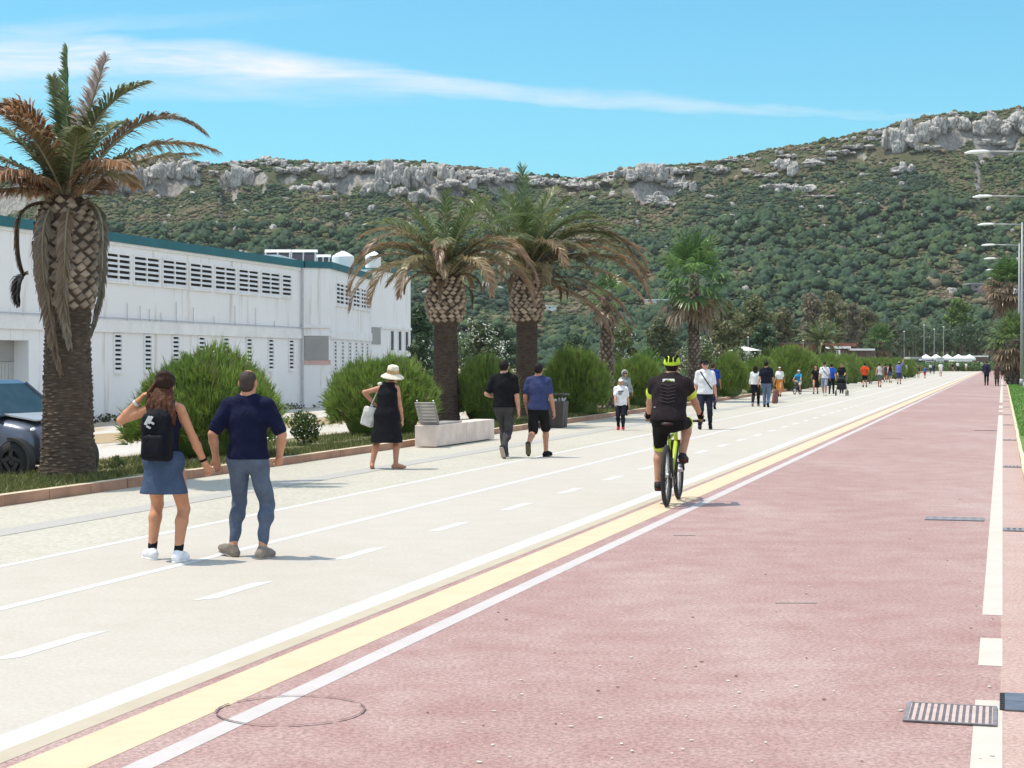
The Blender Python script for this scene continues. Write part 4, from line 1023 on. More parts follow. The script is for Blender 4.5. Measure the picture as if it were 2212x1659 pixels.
# first palm: nearest, bottle shaped, wilting
b1_ = G(147, 1028, .11); sc1 = b1_.y / FPX
def L1(x, y, d=0.0): return np.array([(x - 147) * sc1, d, (1028 - y) * sc1])
cz = (1028 - 432) * sc1
C0 = L1(143, 432)
prof1 = [(0, .42), (.15, .38), (.6, .355), (1.4, .33), (2.1, .305), (2.35, .33), (2.6, .385), (2.9, .43), (3.25, .44), (3.5, .415), (3.75, .34), (3.95, .2)]
def B(x1, y1, x2, y2, d1=0., d2=0., x0=143, y0=430, d0=0.): return bez(L1(x0, y0, d0), L1(x1, y1, d1), L1(x2, y2, d2))
LIL = np.array([.42, .35, .33]); OR = np.array([.40, .225, .125])
cust = [(B(146, 280, 142, 100, .1, .15, 150), GR, GR * 1.1, 0.312, .0, False), (B(140, 260, 103, 162, .2, .3, 138), GR, GR2, 0.286, .05, False), (B(170, 290, 118, 205, .4, .5, 140), GR, GR2, 0.260, .1, False),
        (B(182, 300, 244, 130, -.2, -.3, 150), LIL, LIL * 1.1, 0.325, .15, False), (B(190, 215, 334, 188, -.1, -.3, 155), GR * .9, GR2 + .03, 0.429, .25, False),
        (B(320, 190, 450, 294, -.3, -.4, 158, 425), BR * .8, GY * 1.0, 0.468, .3, False), (B(300, 255, 465, 323, .2, .2, 160), GR2, BR, 0.468, .5, False), (B(260, 320, 400, 316, .5, .9, 155), GR2, GY, 0.390, .4, False),
        (B(240, 330, 302, 372, -.6, -.9, 160), BR, OR, 0.442, .5, False), (B(240, 400, 260, 400, -.5, -1.0, 160), BR, BR2, 0.390, .5, False),
        (B(100, 190, 2, 255, -.3, -.5, 138), OR, BR, 0.468, .3, False), (B(70, 150, -30, 330, -.6, -.9, 136), OR, OR, 0.468, .35, False), (B(70, 290, -6, 208, .4, .5, 138), GR * .8, GR, 0.260, .2, False),
        (B(50, 270, -60, 265, .3, .3, 134), GR, GR2, 0.390, .3, False), (B(30, 320, -90, 330, .1, .1, 130), GR2, GY, 0.416, .4, False), (B(30, 330, -110, 390, -.3, -.6, 132), OR, BR, 0.468, .4, False), (B(40, 350, -100, 440, -.7, -1.0, 130), OR, BR, 0.468, .5, False),
        (B(60, 390, -40, 470, -.9, -1.1, 134), BR, OR, 0.442, .5, False), (B(70, 330, 20, 440, -.9, -1.5, 136), OR, BR, 0.442, .5, False), 
        (B(110, 300, 80, 280, -.6, -1.2, 142), GR2 * .8, BR, 0.390, .3, False), (B(190, 310, 215, 300, -.6, -1.1, 150), GR, GR2, 0.390, .3, False), 
        (B(190, 260, 230, 240, .6, 1.2, 150), GR, GR2, 0.390, .25, False), (B(100, 260, 60, 260, .6, 1.2, 142), GR, GR2, 0.390, .25, False), (B(160, 240, 165, 220, .7, 1.3, 150), GR, GR2, 0.390, .2, False), (B(220, 330, 250, 380, .8, 1.4, 150), GR2, BR, 0.390, .4, False), (B(50, 330, 20, 400, .8, 1.3, 140), GR2, BR, 0.390, .4, False),
        # dry fronds hanging on the trunk
        (np.concatenate([bez(L1(128, 440, -.1), L1(118, 470, -.75), L1(120, 580, -.62), 12), bez(L1(121, 600, -.61), L1(128, 700, -.5), L1(150, 800, -.42), 12)]), GY * .95, BR2 * .8, .30, .45, True),
        (np.concatenate([bez(L1(160, 440, -.1), L1(172, 470, -.75), L1(166, 580, -.63), 12), bez(L1(164, 600, -.62), L1(155, 660, -.5), L1(170, 745, -.42), 12)]), BR2 * .95, GY * 1.1, .30, .45, True),
        (np.concatenate([bez(L1(175, 440, 0), L1(240, 430, -.3), L1(233, 540, -.3), 12), bez(L1(233, 560, -.3), L1(232, 640, -.3), L1(206, 724, -.3), 12)]), GY * .8, GY * .6, .22, .5, True),
        (np.concatenate([bez(L1(120, 440, 0), L1(50, 430, -.2), L1(50, 500, -.2), 12), bez(L1(50, 515, -.2), L1(50, 560, -.2), L1(62, 590, -.2), 8)]), BR2, GY * .7, .24, .5, True),
        (bez(L1(66, 590, -.1), L1(50, 590, -.2), L1(52, 650, -.2), 10), GY * .3, GY * .25, .3, .6, True)]
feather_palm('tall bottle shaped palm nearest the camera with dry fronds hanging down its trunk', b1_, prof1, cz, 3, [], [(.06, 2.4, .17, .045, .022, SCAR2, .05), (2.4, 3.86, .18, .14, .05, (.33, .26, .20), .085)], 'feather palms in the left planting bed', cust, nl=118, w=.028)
# second palm
b2_ = G(963, 912, .11); s2 = b2_.y / FPX
z_ = lambda y: (912 - y) * s2
prof2 = [(0, .40), (.2, .36), (1.2, .33), (z_(705), .31), (z_(690), .40), (z_(672), .50), (z_(650), .52), (z_(625), .44), (z_(605), .36), (z_(585), .2)]
fl = fronds_auto(30, 21, 2.55, droop=1.8, elmin=.3, dead=.14, brown=.5)
EX2 = [(-172, 58, 3.1, 2.35), (168, 48, 3.2, 2.3), (-150, 66, 3.0, 2.2), (-12, 55, 3.1, 2.4), (14, 46, 3.0, 2.3), (-38, 62, 3.0, 2.2), (-95, 60, 2.8, 2.3), (150, 40, 3.1, 2.2), (-165, 34, 3.1, 2.1), (-25, 36, 3.0, 2.1), (-120, 40, 2.7, 2.2), (-60, 42, 2.8, 2.2), (30, 66, 2.9, 2.1), (178, 72, 2.8, 1.9)]
fl += [(R_(a), R_(e), L, d, (GR2 if i_ % 3 else BR * .9), (BR if i_ % 2 else BR2), .3) for i_, (a, e, L, d) in enumerate(EX2)]
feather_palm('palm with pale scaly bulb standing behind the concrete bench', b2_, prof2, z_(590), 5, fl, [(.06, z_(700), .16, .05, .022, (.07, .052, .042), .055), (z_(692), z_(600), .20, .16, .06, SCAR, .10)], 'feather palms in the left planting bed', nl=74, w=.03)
# third palm, broad crown drooping to the right
b3_ = G(1138, 899, .11); s3 = b3_.y / FPX
z_ = lambda y: (899 - y) * s3
prof3 = [(0, .40), (.3, .36), (z_(800), .31), (z_(700), .31), (z_(693), .42), (z_(665), .50), (z_(640), .44), (z_(615), .36), (z_(590), .2)]
fl = fronds_auto(30, 33, 3.0, droop=1.8, elmin=.3, dead=.14, brown=.5)
fl += [(R_(a), R_(e), L, d, c, t, h) for a, e, L, d, c, t, h in ((-8, 42, 3.7, 1.25, GR2, BR, .4), (6, 30, 3.8, 1.15, GR2 * .9, BR, .45), (-18, 20, 3.7, 1.25, GR2, OR, .5), (14, 10, 3.6, 1.3, BR, OR, .6), (-2, 2, 3.5, 1.2, BR, OR, .6), (-30, -5, 3.2, 1.1, BR, BR2, .6), (24, -2, 3.3, 1.2, BR2, OR, .6), (-5, 58, 4.2, 2.2, GR2, BR, .4), (10, 50, 4.3, 2.2, GR2, OR, .45), (-20, 44, 4.2, 2.1, BR, OR, .5), (4, 36, 4.2, 1.9, BR, OR, .5), (-12, 66, 3.8, 2.3, GR2, BR2, .3), (22, 64, 3.7, 2.3, GR, GR2, .3), (175, 55, 3.0, 2.3, GR2, BR, .3), (-165, 44, 3.0, 2.2, BR, BR2, .4), (-70, 58, 3.0, 2.3, GR2, BR, .3), (-110, 50, 2.9, 2.3, GR2, BR2, .3), (98, 84, 3.2, .25, GR, GR, 0), (60, 78, 3.0, .7, GR, GR2, .05), (20, 72, 3.0, 1.5, GR, GR2, .1), (-10, 60, 3.1, 1.7, GR, GR2, .2))]
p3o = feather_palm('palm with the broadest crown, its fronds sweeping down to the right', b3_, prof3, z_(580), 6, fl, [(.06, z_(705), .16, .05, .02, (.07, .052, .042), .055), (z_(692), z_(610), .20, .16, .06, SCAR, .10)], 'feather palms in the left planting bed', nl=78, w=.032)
A = Acc()
for k in range(160):
    a = rng.uniform(0, 2 * PI); P = bez(np.array([-.1, -.25, z_(575)]), np.array([-.3, -.45, z_(545)]), np.array([-.35 + rng.normal(0, .16), -.55 + rng.normal(0, .14), z_(525) + rng.normal(0, .22)]), 5)
    for i in range(4):
        t = np.array([rng.normal(), rng.normal(), rng.normal()]) * .02; A.add(np.array([P[i] - t, P[i] + t, P[i + 1]]), [(0, 1, 2)], np.array([.42, .22, .05]) * rng.uniform(.7, 1.2))
link('fruit_stalks', A.mesh('fruit_stalks'), BARKC, p3o)
# small feather palm in the distance and the right hand pair
b = G(1773, 824, .05); s_ = b.y / FPX; b = AT(1773, 790, 158); b = Vector((b.x, 158, 0)); s_ = 158 / FPX
cz = HC + (782 - 742) * s_
feather_palm('small round feather palm far down the hedge in front of the eucalyptus', b, [(0, .45), (1, .4), (cz - .6, .42), (cz - .1, .3)], cz, 8, fronds_auto(52, 44, 2.7, droop=1.3, elmin=-.3, dead=.12, brown=.2), [(.2, cz - .2, .2, .2, .05, SCAR2, .15)], 'feather palms in the left planting bed', nl=34, w=.06)
def fan_leaf(A, p0, d, r, col, tip, nb=18, pet=1.0, droop=.3, w=.05):
    d = d / np.linalg.norm(d); p1 = p0 + d * pet
    S = np.cross(d, [0, 0, 1.0]); S /= np.linalg.norm(S) + 1e-6; U_ = np.cross(S, d)
    t = S * .022; A.add(np.array([p0 - t, p0 + t, p1]), [(0, 1, 2)], RAC * .7)
    a = np.linspace(-2.1, 2.1, nb); D = np.cos(a)[:, None] * d + np.sin(a)[:, None] * S + .25 * U_ * np.cos(a * .7)[:, None]; D += rng.normal(0, .05, (nb, 3)); D /= np.linalg.norm(D, axis=1)[:, None]
    l = r * (.75 + .25 * np.cos(a)) * rng.uniform(.85, 1.1, nb)
    mid = p1 + D * (l * .6)[:, None]; E = D.copy(); E[:, 2] -= droop * 2; E /= np.linalg.norm(E, axis=1)[:, None]; end = mid + E * (l * .45)[:, None]
    Bv = np.cross(D, np.tile(U_, (nb, 1)))
    V = np.stack([np.tile(p1, (nb, 1)), mid + Bv * w * r, mid - Bv * w * r, end], 1).reshape(-1, 3)
    F = (np.array([(0, 1, 2), (2, 1, 3)])[None] + np.arange(nb)[:, None, None] * 4).reshape(-1, 3)
    cc = np.stack([np.tile(col, (nb, 1)), np.tile(col, (nb, 1)), np.tile(col, (nb, 1)), np.tile(tip, (nb, 1))], 1).reshape(-1, 3) * np.repeat(rng.uniform(.75, 1.25, (nb, 1)), 4, 0)
    A.add(V, F, cc)
def fan_palm(label, base_, h, cr, tr, seed, nlv=46, skirt=.35, cols=((.06, .045, .035), (.15, .105, .075)), group='fan palms', pads=True, green=(.09, .16, .055)):
    global rng
    keep = rng; rng = np.random.default_rng(seed); g = np.array(green)
    o = thing('fan_palm', label, 'palm tree', base_, 0, group)
    prof = [(0, tr * 1.3), (h * .2, tr), (h * .7, tr * .9), (h, tr * .7)]
    link('trunk', trunk_mesh('trunk', prof, cols, [(.1, h - .2, tr * .75, tr * .9, tr * .35, (.20, .16, .125), max(.1, tr * .6))] if pads else [], seed, 18), BARKC, o)
    A = Acc(); Dd = Acc()
    for k in range(nlv):
        f = k / (nlv - 1.0); az = k * 2.39996 + rng.uniform(-.2, .2); el = R_(80) * (1 - f) - R_(75) * f
        d = np.array([math.cos(el) * math.cos(az), math.cos(el) * math.sin(az), math.sin(el)])
        p0 = np.array([0, 0, h - .1 - .25 * cr * f]); dead = f > 1 - skirt
        c = (BR * .45 + GY * .55) * rng.uniform(.6, 1.1) if dead else g * rng.uniform(.8, 1.3)
        fan_leaf(Dd if dead else A, p0, d, cr * .55, c, c * 1.0 if dead else g * 1.3 + np.array([.02, .015, 0]), pet=cr * rng.uniform(.4, .6), droop=.25 + .5 * f, w=.06)
    link('crown', A.mesh('crown'), FROND, o)
    if Dd.n: link('dead_fronds', Dd.mesh('dead_fronds'), FROND, o)
    rng = keep; return o
def place_x(x, Y, z=0.0):
    p = AT(x, 782, Y); return Vector((p.x, Y, z))
fan_palm('tall fan palm with shaggy brown skirt behind the man with the shoulder strap', place_x(1499, 74, .1), HC + (782 - 600) * 74 / FPX, 2.1, .22, 51, 40, .25, group=None, green=(.10, .18, .06))
fan_palm('slim scaly palm trunk whose crown is lost in the broad palm fronds', place_x(1311, 57, .1), HC + (782 - 640) * 57 / FPX, 1.0, .2, 52, 18, .3, group=None)
fan_palm('squat fan palm far along the hedge in front of the pines', place_x(1900, 225), HC + (782 - 735) * 225 / FPX, 2.6, .4, 53, 50, .28, group=None)
fan_palm('shaggy thick trunked fan palm on the lawn at the right edge', place_x(2193, 126, .06), HC + (782 - 736) * 126 / FPX, 2.4, .42, 54, 70, .42, group=None, green=(.13, .19, .07))
fan_palm('taller brown palm behind the thick one at the right edge', place_x(2180, 150, .06), HC + (782 - 615) * 150 / FPX, 2.7, .3, 55, 76, .6, group=None)
fan_palm('bright low fan palm between the hedge bushes left of the cyclist', place_x(1402, 68, .1), 1.15, 1.15, .14, 56, 26, .0, group=None, green=(.075, .15, .03))
fan_palm('small yellowish fan palm in the hedge near the red brown building', place_x(1660, 105, .1), 1.5, 1.3, .14, 57, 26, .3, group=None, green=(.10, .14, .035))
# ---------------------------------------------------------------- round tamarisk shrubs
def spray_bush(seed, nsp=6500, lo=(.125, .205, .045), hi=(.28, .38, .08)):
    r = np.random.default_rng(seed); n = nsp
    th = r.uniform(0, 2 * PI, n); cz_ = r.uniform(-.25, 1, n); sr = np.sqrt(1 - cz_ ** 2); D = np.stack([sr * np.cos(th), sr * np.sin(th), cz_], 1)
    off = r.uniform(0, 20, 2); lump = fbm2(D[:, 0] * 2.2 + off[0] + D[:, 2] * 1.3, D[:, 1] * 2.2 + off[1], 3, seed) - .5
    rad = (.74 + .28 * r.uniform(0, 1, n) ** .5) * (1 + .62 * lump)
    P = D * rad[:, None]; P[:, 2] = P[:, 2] * .72 + .36
    P[:, :2] *= (1 - .25 * np.clip(-D[:, 2], 0, 1))[:, None]
    dr = D * .65 + np.array([0, 0, .75]) + r.normal(0, .33, (n, 3)); dr /= np.linalg.norm(dr, axis=1)[:, None]
    dead = r.uniform(0, 1, n) < .05; L = r.uniform(.07, .19, n) * np.where(r.uniform(0, 1, n) < .06, 1.7, 1.0); A = Acc()
    tone = np.clip(r.normal(.45, .32, n) + .6 * lump, 0, 1); col = np.array(lo)[None] * (1 - tone[:, None]) + np.array(hi)[None] * tone[:, None]
    col[dead] = (.20, .15, .08)
    for j in range(4):
        sd_ = np.cross(dr, r.normal(size=(n, 3))); sd_ /= np.linalg.norm(sd_, axis=1)[:, None] + 1e-9
        d2 = dr + sd_ * .45 * r.uniform(-1, 1, (n, 1)); d2 /= np.linalg.norm(d2, axis=1)[:, None]
        w_ = .0065; m = P + d2 * (L * .5)[:, None]; e = P + d2 * L[:, None] + dr * (L * .12)[:, None]; e[:, 2] -= L * .12
        V = np.stack([P - sd_ * w_ * .5, P + sd_ * w_ * .5, m + sd_ * w_, m - sd_ * w_, e], 1).reshape(-1, 3); V[:, 2] = np.maximum(V[:, 2], .0)
        F = (np.array([(0, 1, 2), (0, 2, 3), (3, 2, 4)])[None] + np.arange(n)[:, None, None] * 5).reshape(-1, 3); A.add(V, F, np.repeat(col, 5, 0))
    Dc, Fc = I3; lump = fbm2(Dc[:, 0] * 2.2 + off[0] + Dc[:, 2] * 1.3, Dc[:, 1] * 2.2 + off[1], 3, seed) - .5
    Pc = Dc * (.72 * (1 + .62 * lump))[:, None]; Pc[:, 2] = np.maximum(Pc[:, 2] * .72 + .36, .02); A.add(Pc, Fc, np.array(lo) * .8)
    return A.mesh('foliage')
BUSH = [spray_bush(60 + k) for k in range(5)]
BUSH2 = [spray_bush(70 + k, 2200) for k in range(2)]
MTWIG = M('twig', (.10, .07, .05), .9)
tw = MB()
for k in range(7):
    a = k * .9; tw.tube([(.05 * math.cos(a), .05 * math.sin(a), 0), (.3 * math.cos(a), .3 * math.sin(a), .5)], [.03, .012], 5)
twm = tw.build('stem', MTWIG); TWME = twm.data; bpy.data.objects.remove(twm)
BLIST = [(438, 182, 152, 758, 985, 'big round tamarisk bush right behind the couple'), (826, 157, 108, 764, 938, 'round tamarisk bush behind the woman in the straw hat'), (1056, 128, 66, 776, 915, 'round bush behind the man in the black polo shirt'), (1242, 112, 72, 760, 902, 'round bush right of the litter bin'),
         (1376, 96, 56, 766, 884, 'round bush behind the boy with the white cap'), (1572, 74, 44, 776, 868, 'bush right behind the man with the shoulder strap'), (1640, 66, 40, 776, 856, 'bush left of the couple with the dark polo man'), (1715, 58, 50, 756, 848, 'tall rounded bush behind the child on the small bicycle'), (1745, 54, 30, 768, 842, 'bush behind the woman in the long black dress'),
         (1790, 50, 40, 764, 838, 'bush behind the man in white with a strap across'), (1832, 46, 34, 766, 832, 'bush behind the pram'), (1862, 43, 26, 772, 828, 'low bush behind the runner in orange'), (1885, 41, 22, 772, 826, 'low bush just right of the runner in orange'), (1908, 38, 22, 770, 822, 'low bush behind the two women in dark tops'), (1935, 36, 22, 771, 819, 'low bush behind the man raising his arm'), (1962, 33, 20, 773, 816, 'low bush at the far end of the hedge row'),
         (-30, 230, 130, 800, 1030, 'tamarisk bush at the left frame edge behind the car')]
for k, (x, v_, rx, yt, yb, lab) in enumerate(BLIST):
    Y = FPX * 1.61 / ((yb - 782) if k < 2 else v_ + 1); p = place_x(x, Y, .10); R = rx * Y / FPX; H = (yb - yt) * Y / FPX
    if x < 0: p = place_x(-260, 30, 0.1); R = .7; H = 1.0
    o = thing('tamarisk_bush', lab, 'bush', p, k * 1.3, 'round bushes along the kerb'); o.scale = (R / 1.02, R / 1.02, H / 1.2)
    link('foliage', BUSH[k % 5] if k < 9 else BUSH2[k % 2], LEAF if k == 0 else None, o) if False else None
    me = BUSH[k % 5] if k < 9 else BUSH2[k % 2]
    if not me.materials: me.materials.append(LEAF)
    link('foliage', me, None, o)
    if not TWME.materials: TWME.materials.append(MTWIG)
    link('stem', TWME, None, o)
# ---------------------------------------------------------------- broadleaf shrubs and trees
def leafy(A, cen, rad, n, leaf, cols, r, flat=.8, up=.25):
    th = r.normal(size=(n, 3)); th /= np.linalg.norm(th, axis=1)[:, None]; q = r.uniform(.35, 1, n) ** .45
    P = cen + th * q[:, None] * np.array(rad)
    Nn = th + np.array([0, 0, up]) + r.normal(0, .7, (n, 3)); Nn /= np.linalg.norm(Nn, axis=1)[:, None]
    t = np.cross(Nn, r.normal(size=(n, 3))); t /= np.linalg.norm(t, axis=1)[:, None]; b = np.cross(Nn, t)
    s = leaf * r.uniform(.6, 1.4, (n, 1))
    V = np.stack([P - t * s, P + b * s * .45, P + t * s, P - b * s * .45], 1).reshape(-1, 3)
    F = (np.array([(0, 1, 2), (0, 2, 3)])[None] + np.arange(n)[:, None, None] * 4).reshape(-1, 3)
    c = np.array(cols)[r.integers(0, len(cols), n)] * r.uniform(.75, 1.25, (n, 1)); A.add(V, F, np.repeat(c, 4, 0))
def tree(name, label, cat, base_, h, cw, seed, cols, leaf, lobes=16, nper=170, trunk_h=.35, tr=None, group=None, barkc=(.16, .13, .10), spread=.75, flowers=None):
    r = np.random.default_rng(seed); o = thing(name, label, cat, base_, 0, group)
    tr = tr or h * .03; T = Acc(); A = Acc()
    def limb(p, q, ra, rb):
        p, q = np.array(p, float), np.array(q, float); d = q - p; s = np.cross(d, [.3, .2, .9]); s /= np.linalg.norm(s) + 1e-9; u = np.cross(s, d); u /= np.linalg.norm(u) + 1e-9
        a = np.arange(6) * PI / 3; ring = np.cos(a)[:, None] * s + np.sin(a)[:, None] * u
        V = np.concatenate([p + ring * ra, q + ring * rb]); F = [(k, (k + 1) % 6, 6 + (k + 1) % 6) for k in range(6)] + [(k, 6 + (k + 1) % 6, 6 + k) for k in range(6)]
        T.add(V, F, np.array(barkc) * r.uniform(.8, 1.2))
    th_ = h * trunk_h; limb((0, 0, -.1), (0, 0, th_), tr * 1.2, tr * .8); limb((0, 0, th_), (r.normal(0, .05) * h, 0, h * .75), tr * .8, tr * .3)
    for k in range(lobes):
        f = (k + .5) / lobes; z = th_ + (h - th_) * (.12 + .86 * f); wz = math.sin(PI * (.16 + .72 * f)) ** .7
        a = k * 2.4 + r.uniform(-.4, .4); d = cw * wz * spread * r.uniform(.25, 1.0) * (0.5 if f > .9 else 1)
        c = np.array([d * math.cos(a), d * math.sin(a), z]); rr = cw * r.uniform(.28, .44)
        limb((0, 0, max(th_ * .8, z - rr - .3 * d)), c, tr * .35, tr * .1)
        leafy(A, c, (rr, rr, rr * .75), nper, leaf, cols, r)
    if flowers:
        for k in range(lobes):
            f = (k + .5) / lobes; z = th_ + (h - th_) * (.12 + .86 * f); a = r.uniform(0, 2 * PI)
            leafy(A, np.array([cw * .55 * math.cos(a), cw * .55 * math.sin(a), z]), (cw * .5, cw * .5, cw * .35), flowers, leaf * .75, [(.72, .72, .66), (.62, .62, .55)], r)
    link('trunk', T.mesh('trunk'), BARKC, o); link('crown', A.mesh('crown'), LEAF, o); return o
OLV = [(.13, .165, .065), (.17, .195, .075), (.10, .14, .06)]; DKG = [(.05, .09, .045), (.07, .115, .055), (.04, .075, .04)]; EUC = [(.19, .19, .10), (.23, .215, .11), (.15, .16, .085)]; PKB = [(.20, .175, .13), (.18, .165, .11), (.23, .20, .15)]
def T_(name, label, cat, x, yt, wpx, Y, cols, seed, leaf=None, **kw):
    p = place_x(x, Y); h = HC + (782 - yt) * Y / FPX; cw = wpx * Y / FPX / 2
    return tree(name, label, cat, p, h, cw, seed, cols, leaf or Y * .0011, **kw)
T_('oleander', 'white flowering shrub left of the second palm trunk', 'shrub', 905, 740, 70, 66, DKG, 301, .07, lobes=14, nper=170, trunk_h=.08, flowers=10)
T_('oleander', 'white flowering shrub between the second and third palm trunks', 'shrub', 1040, 700, 130, 64, OLV + DKG, 302, .07, lobes=18, nper=230, trunk_h=.08, flowers=34)
T_('oleander', 'white flowering shrub just right of the slim scaly trunk', 'shrub', 1345, 705, 80, 70, OLV, 303, .07, lobes=14, nper=190, trunk_h=.1, flowers=18)
T_('oleander', 'white flowering shrub either side of the tall fan palm trunk', 'shrub', 1512, 738, 110, 84, OLV, 304, .08, lobes=14, nper=190, trunk_h=.08, flowers=30)
T_('oleander', 'white flowering shrub below the peaked tent roof', 'shrub', 1590, 752, 80, 90, OLV, 305, .08, lobes=12, nper=170, trunk_h=.08, flowers=34)
T_('broadleaf_tree', 'dark bushy tree at the end corner of the warehouse', 'tree', 905, 665, 90, 95, DKG, 306, .11, lobes=18, nper=260, trunk_h=.1)
T_('broadleaf_tree', 'dark green tree behind the third palm trunk on its left', 'tree', 1075, 705, 100, 130, DKG, 307, .14, lobes=16, nper=220, trunk_h=.1)
T_('broadleaf_tree', 'dark green tree low between the third palm and slim trunk', 'tree', 1240, 730, 110, 150, DKG, 308, .16, lobes=16, nper=200, trunk_h=.15)
T_('eucalyptus', 'olive green eucalyptus just right of the tall fan palm trunk', 'tree', 1560, 650, 110, 185, EUC + OLV, 309, .2, lobes=20, nper=260, trunk_h=.2)
T_('eucalyptus', 'olive green eucalyptus filling the gap right of the first eucalyptus', 'tree', 1630, 645, 100, 190, OLV + EUC, 310, .2, lobes=20, nper=260, trunk_h=.2)
T_('eucalyptus', 'dull olive eucalyptus left of the pinkish crowned one', 'tree', 1690, 668, 70, 200, EUC, 311, .2, lobes=18, nper=210, trunk_h=.25)
T_('eucalyptus', 'tallest eucalyptus, yellowish crown behind the small feather palm', 'tree', 1798, 632, 80, 230, EUC, 312, .22, lobes=18, nper=230, trunk_h=.25)
T_('eucalyptus', 'pinkish brown eucalyptus left of the tallest one', 'tree', 1755, 638, 80, 236, PKB, 313, .22, lobes=18, nper=200, trunk_h=.25)
T_('eucalyptus', 'pinkish brown eucalyptus right of the tallest one', 'tree', 1842, 655, 60, 240, PKB, 314, .22, lobes=16, nper=180, trunk_h=.25)
T_('eucalyptus', 'greyish brown eucalyptus behind the squat fan palm', 'tree', 1872, 670, 70, 246, PKB + OLV, 315, .22, lobes=16, nper=200, trunk_h=.25)
T_('eucalyptus', 'olive eucalyptus left of the tall fan palm trunk', 'tree', 1430, 690, 100, 170, EUC + DKG, 316, .18, lobes=18, nper=200, trunk_h=.2)
T_('broadleaf_tree', 'dark dense tree behind the olive eucalyptus pair', 'tree', 1600, 690, 130, 200, DKG, 317, .2, lobes=18, nper=260, trunk_h=.08)
T_('broadleaf_tree', 'dark dense tree in front of the olive trees left of the red building', 'tree', 1650, 705, 90, 165, DKG, 318, .18, lobes=16, nper=240, trunk_h=.08)
T_('broadleaf_tree', 'bright lime green tree on the lower slope at the right', 'tree', 2070, 650, 80, 430, [(.13, .21, .035), (.10, .18, .03)], 319, .45, lobes=16, nper=200, trunk_h=.3)
T_('broadleaf_tree', 'dark tree behind the small feather palm trunk', 'tree', 1730, 700, 70, 250, DKG, 320, .25, lobes=14, nper=200, trunk_h=.15)
T_('broadleaf_tree', 'grey green tree behind the squat fan palm on its right', 'tree', 1925, 695, 60, 300, PKB + DKG, 321, .3, lobes=14, nper=170, trunk_h=.2)
# pine grove beyond the road end reads as one mass
A = Acc(); Tk = Acc(); r = np.random.default_rng(9)
for k in range(150):
    x = r.uniform(1880, 2330); Y = r.uniform(375, 440); p = place_x(x, Y); h = r.uniform(8.0, 11.0)
    for j in range(7): leafy(A, np.array([p.x + r.normal(0, 1.2), Y + r.normal(0, 1.2), h * r.uniform(.55, .95)]), (1.5, 1.5, .9), 42, .42, [(.055, .095, .05), (.07, .115, .06), (.09, .13, .065)], r)
    t = np.array([.13, 0, 0]); q = np.array([p.x, Y, 0]); Tk.add(np.array([q - t, q + t, q + t + [0, 0, h * .8], q - t + [0, 0, h * .8], q + [0, .2, 0], q + [0, .2, h * .8]]), [(0, 1, 2), (0, 2, 3), (1, 4, 5), (1, 5, 2), (4, 0, 3), (4, 3, 5)], (.2, .17, .14))
n0 = len(A.V); A.add(np.concatenate(Tk.V), np.concatenate(Tk.F), np.concatenate(Tk.C))
kind(link('pine_grove', A.mesh('pine_grove'), LEAF), 'stuff')
# clipped hedge across the road end and low growth behind the bushes
A = Acc()
for k in range(420):
    x = r.uniform(1860, 2180); Y = r.uniform(322, 342); p = place_x(x, Y); leafy(A, np.array([p.x, Y, r.uniform(.3, 1.3)]), (1.0, .8, .6), 34, .2, [(.09, .16, .05), (.12, .20, .06), (.06, .11, .04)], r)
kind(link('hedge', A.mesh('hedge'), LEAF), 'stuff')
A = Acc()
for k in range(900):
    Y = 60 + 270 * r.uniform() ** 1.3; s_ = -15.0 - r.uniform(0, 9 + Y * .06); t = (Y + s_ * math.sin(RA)) / math.cos(RA); p = RP(s_, t)
    if p[1] < 85 and p[0] < -4.5: continue
    leafy(A, np.array([p[0], p[1], r.uniform(.2, 1.0)]), (.9, .9, .6), 40, .13, [(.05, .10, .028), (.08, .12, .035), (.03, .065, .025), (.12, .13, .05)], r)
kind(link('undergrowth', A.mesh('undergrowth'), LEAF), 'stuff')
# low shrub right of the man in navy, and bed plants
tree('low_shrub', 'small sprawling shrub in the bed beside the man in the navy shirt', 'shrub', G(655, 962, .10), .62, .42, 330, [(.06, .11, .025), (.11, .15, .035), (.04, .07, .02)], .035, lobes=16, nper=90, trunk_h=.1)
tree('low_shrub', 'tiny flowering plant at the foot of the nearest palm', 'shrub', G(252, 1017, .10), .2, .18, 331, [(.12, .14, .06), (.08, .12, .03)], .025, lobes=8, nper=40, trunk_h=.1)
def blades(name, n, fs, col0, col1, h0, h1, z, wd=.006):
    s_, t_ = fs(n); P = np.stack([s_ * NV[0] + t_ * DV[0], s_ * NV[1] + t_ * DV[1], np.full(n, z)], 1)
    h = r.uniform(h0, h1, n); a = r.uniform(0, 2 * PI, n); w_ = np.stack([np.cos(a), np.sin(a), 0 * a], 1) * wd * (1 + t_[:, None] * .03)
    ln_ = r.normal(0, .45, (n, 2)) * h[:, None]; tip = P + np.concatenate([ln_, h[:, None]], 1)
    V = np.stack([P - w_, P + w_, tip], 1).reshape(-1, 3); F = np.arange(3 * n).reshape(-1, 3); k = r.uniform(0, 1, (n, 1)); C = np.array(col0) * (1 - k) + np.array(col1) * k
    kind(link(name, np_mesh(name, V, F, np.repeat(C, 3, 0)), LEAF), 'stuff')
def fbed(n):
    t = 14 + 70 * r.uniform(0, 1, n) ** 1.6; s_ = r.uniform(-13.9, -11.62, n); dr = np.clip((t - 20) / 70, 0, 1) * -.65
    keep = vn2(s_ * 2.2 + 40, t * 1.3, 5) > .34; s2 = np.where(keep, s_, -12.0 - r.uniform(0, .3, n)); return s2 + dr, t
blades('grass', 52000, fbed, (.07, .10, .025), (.20, .20, .07), .03, .13, .10)
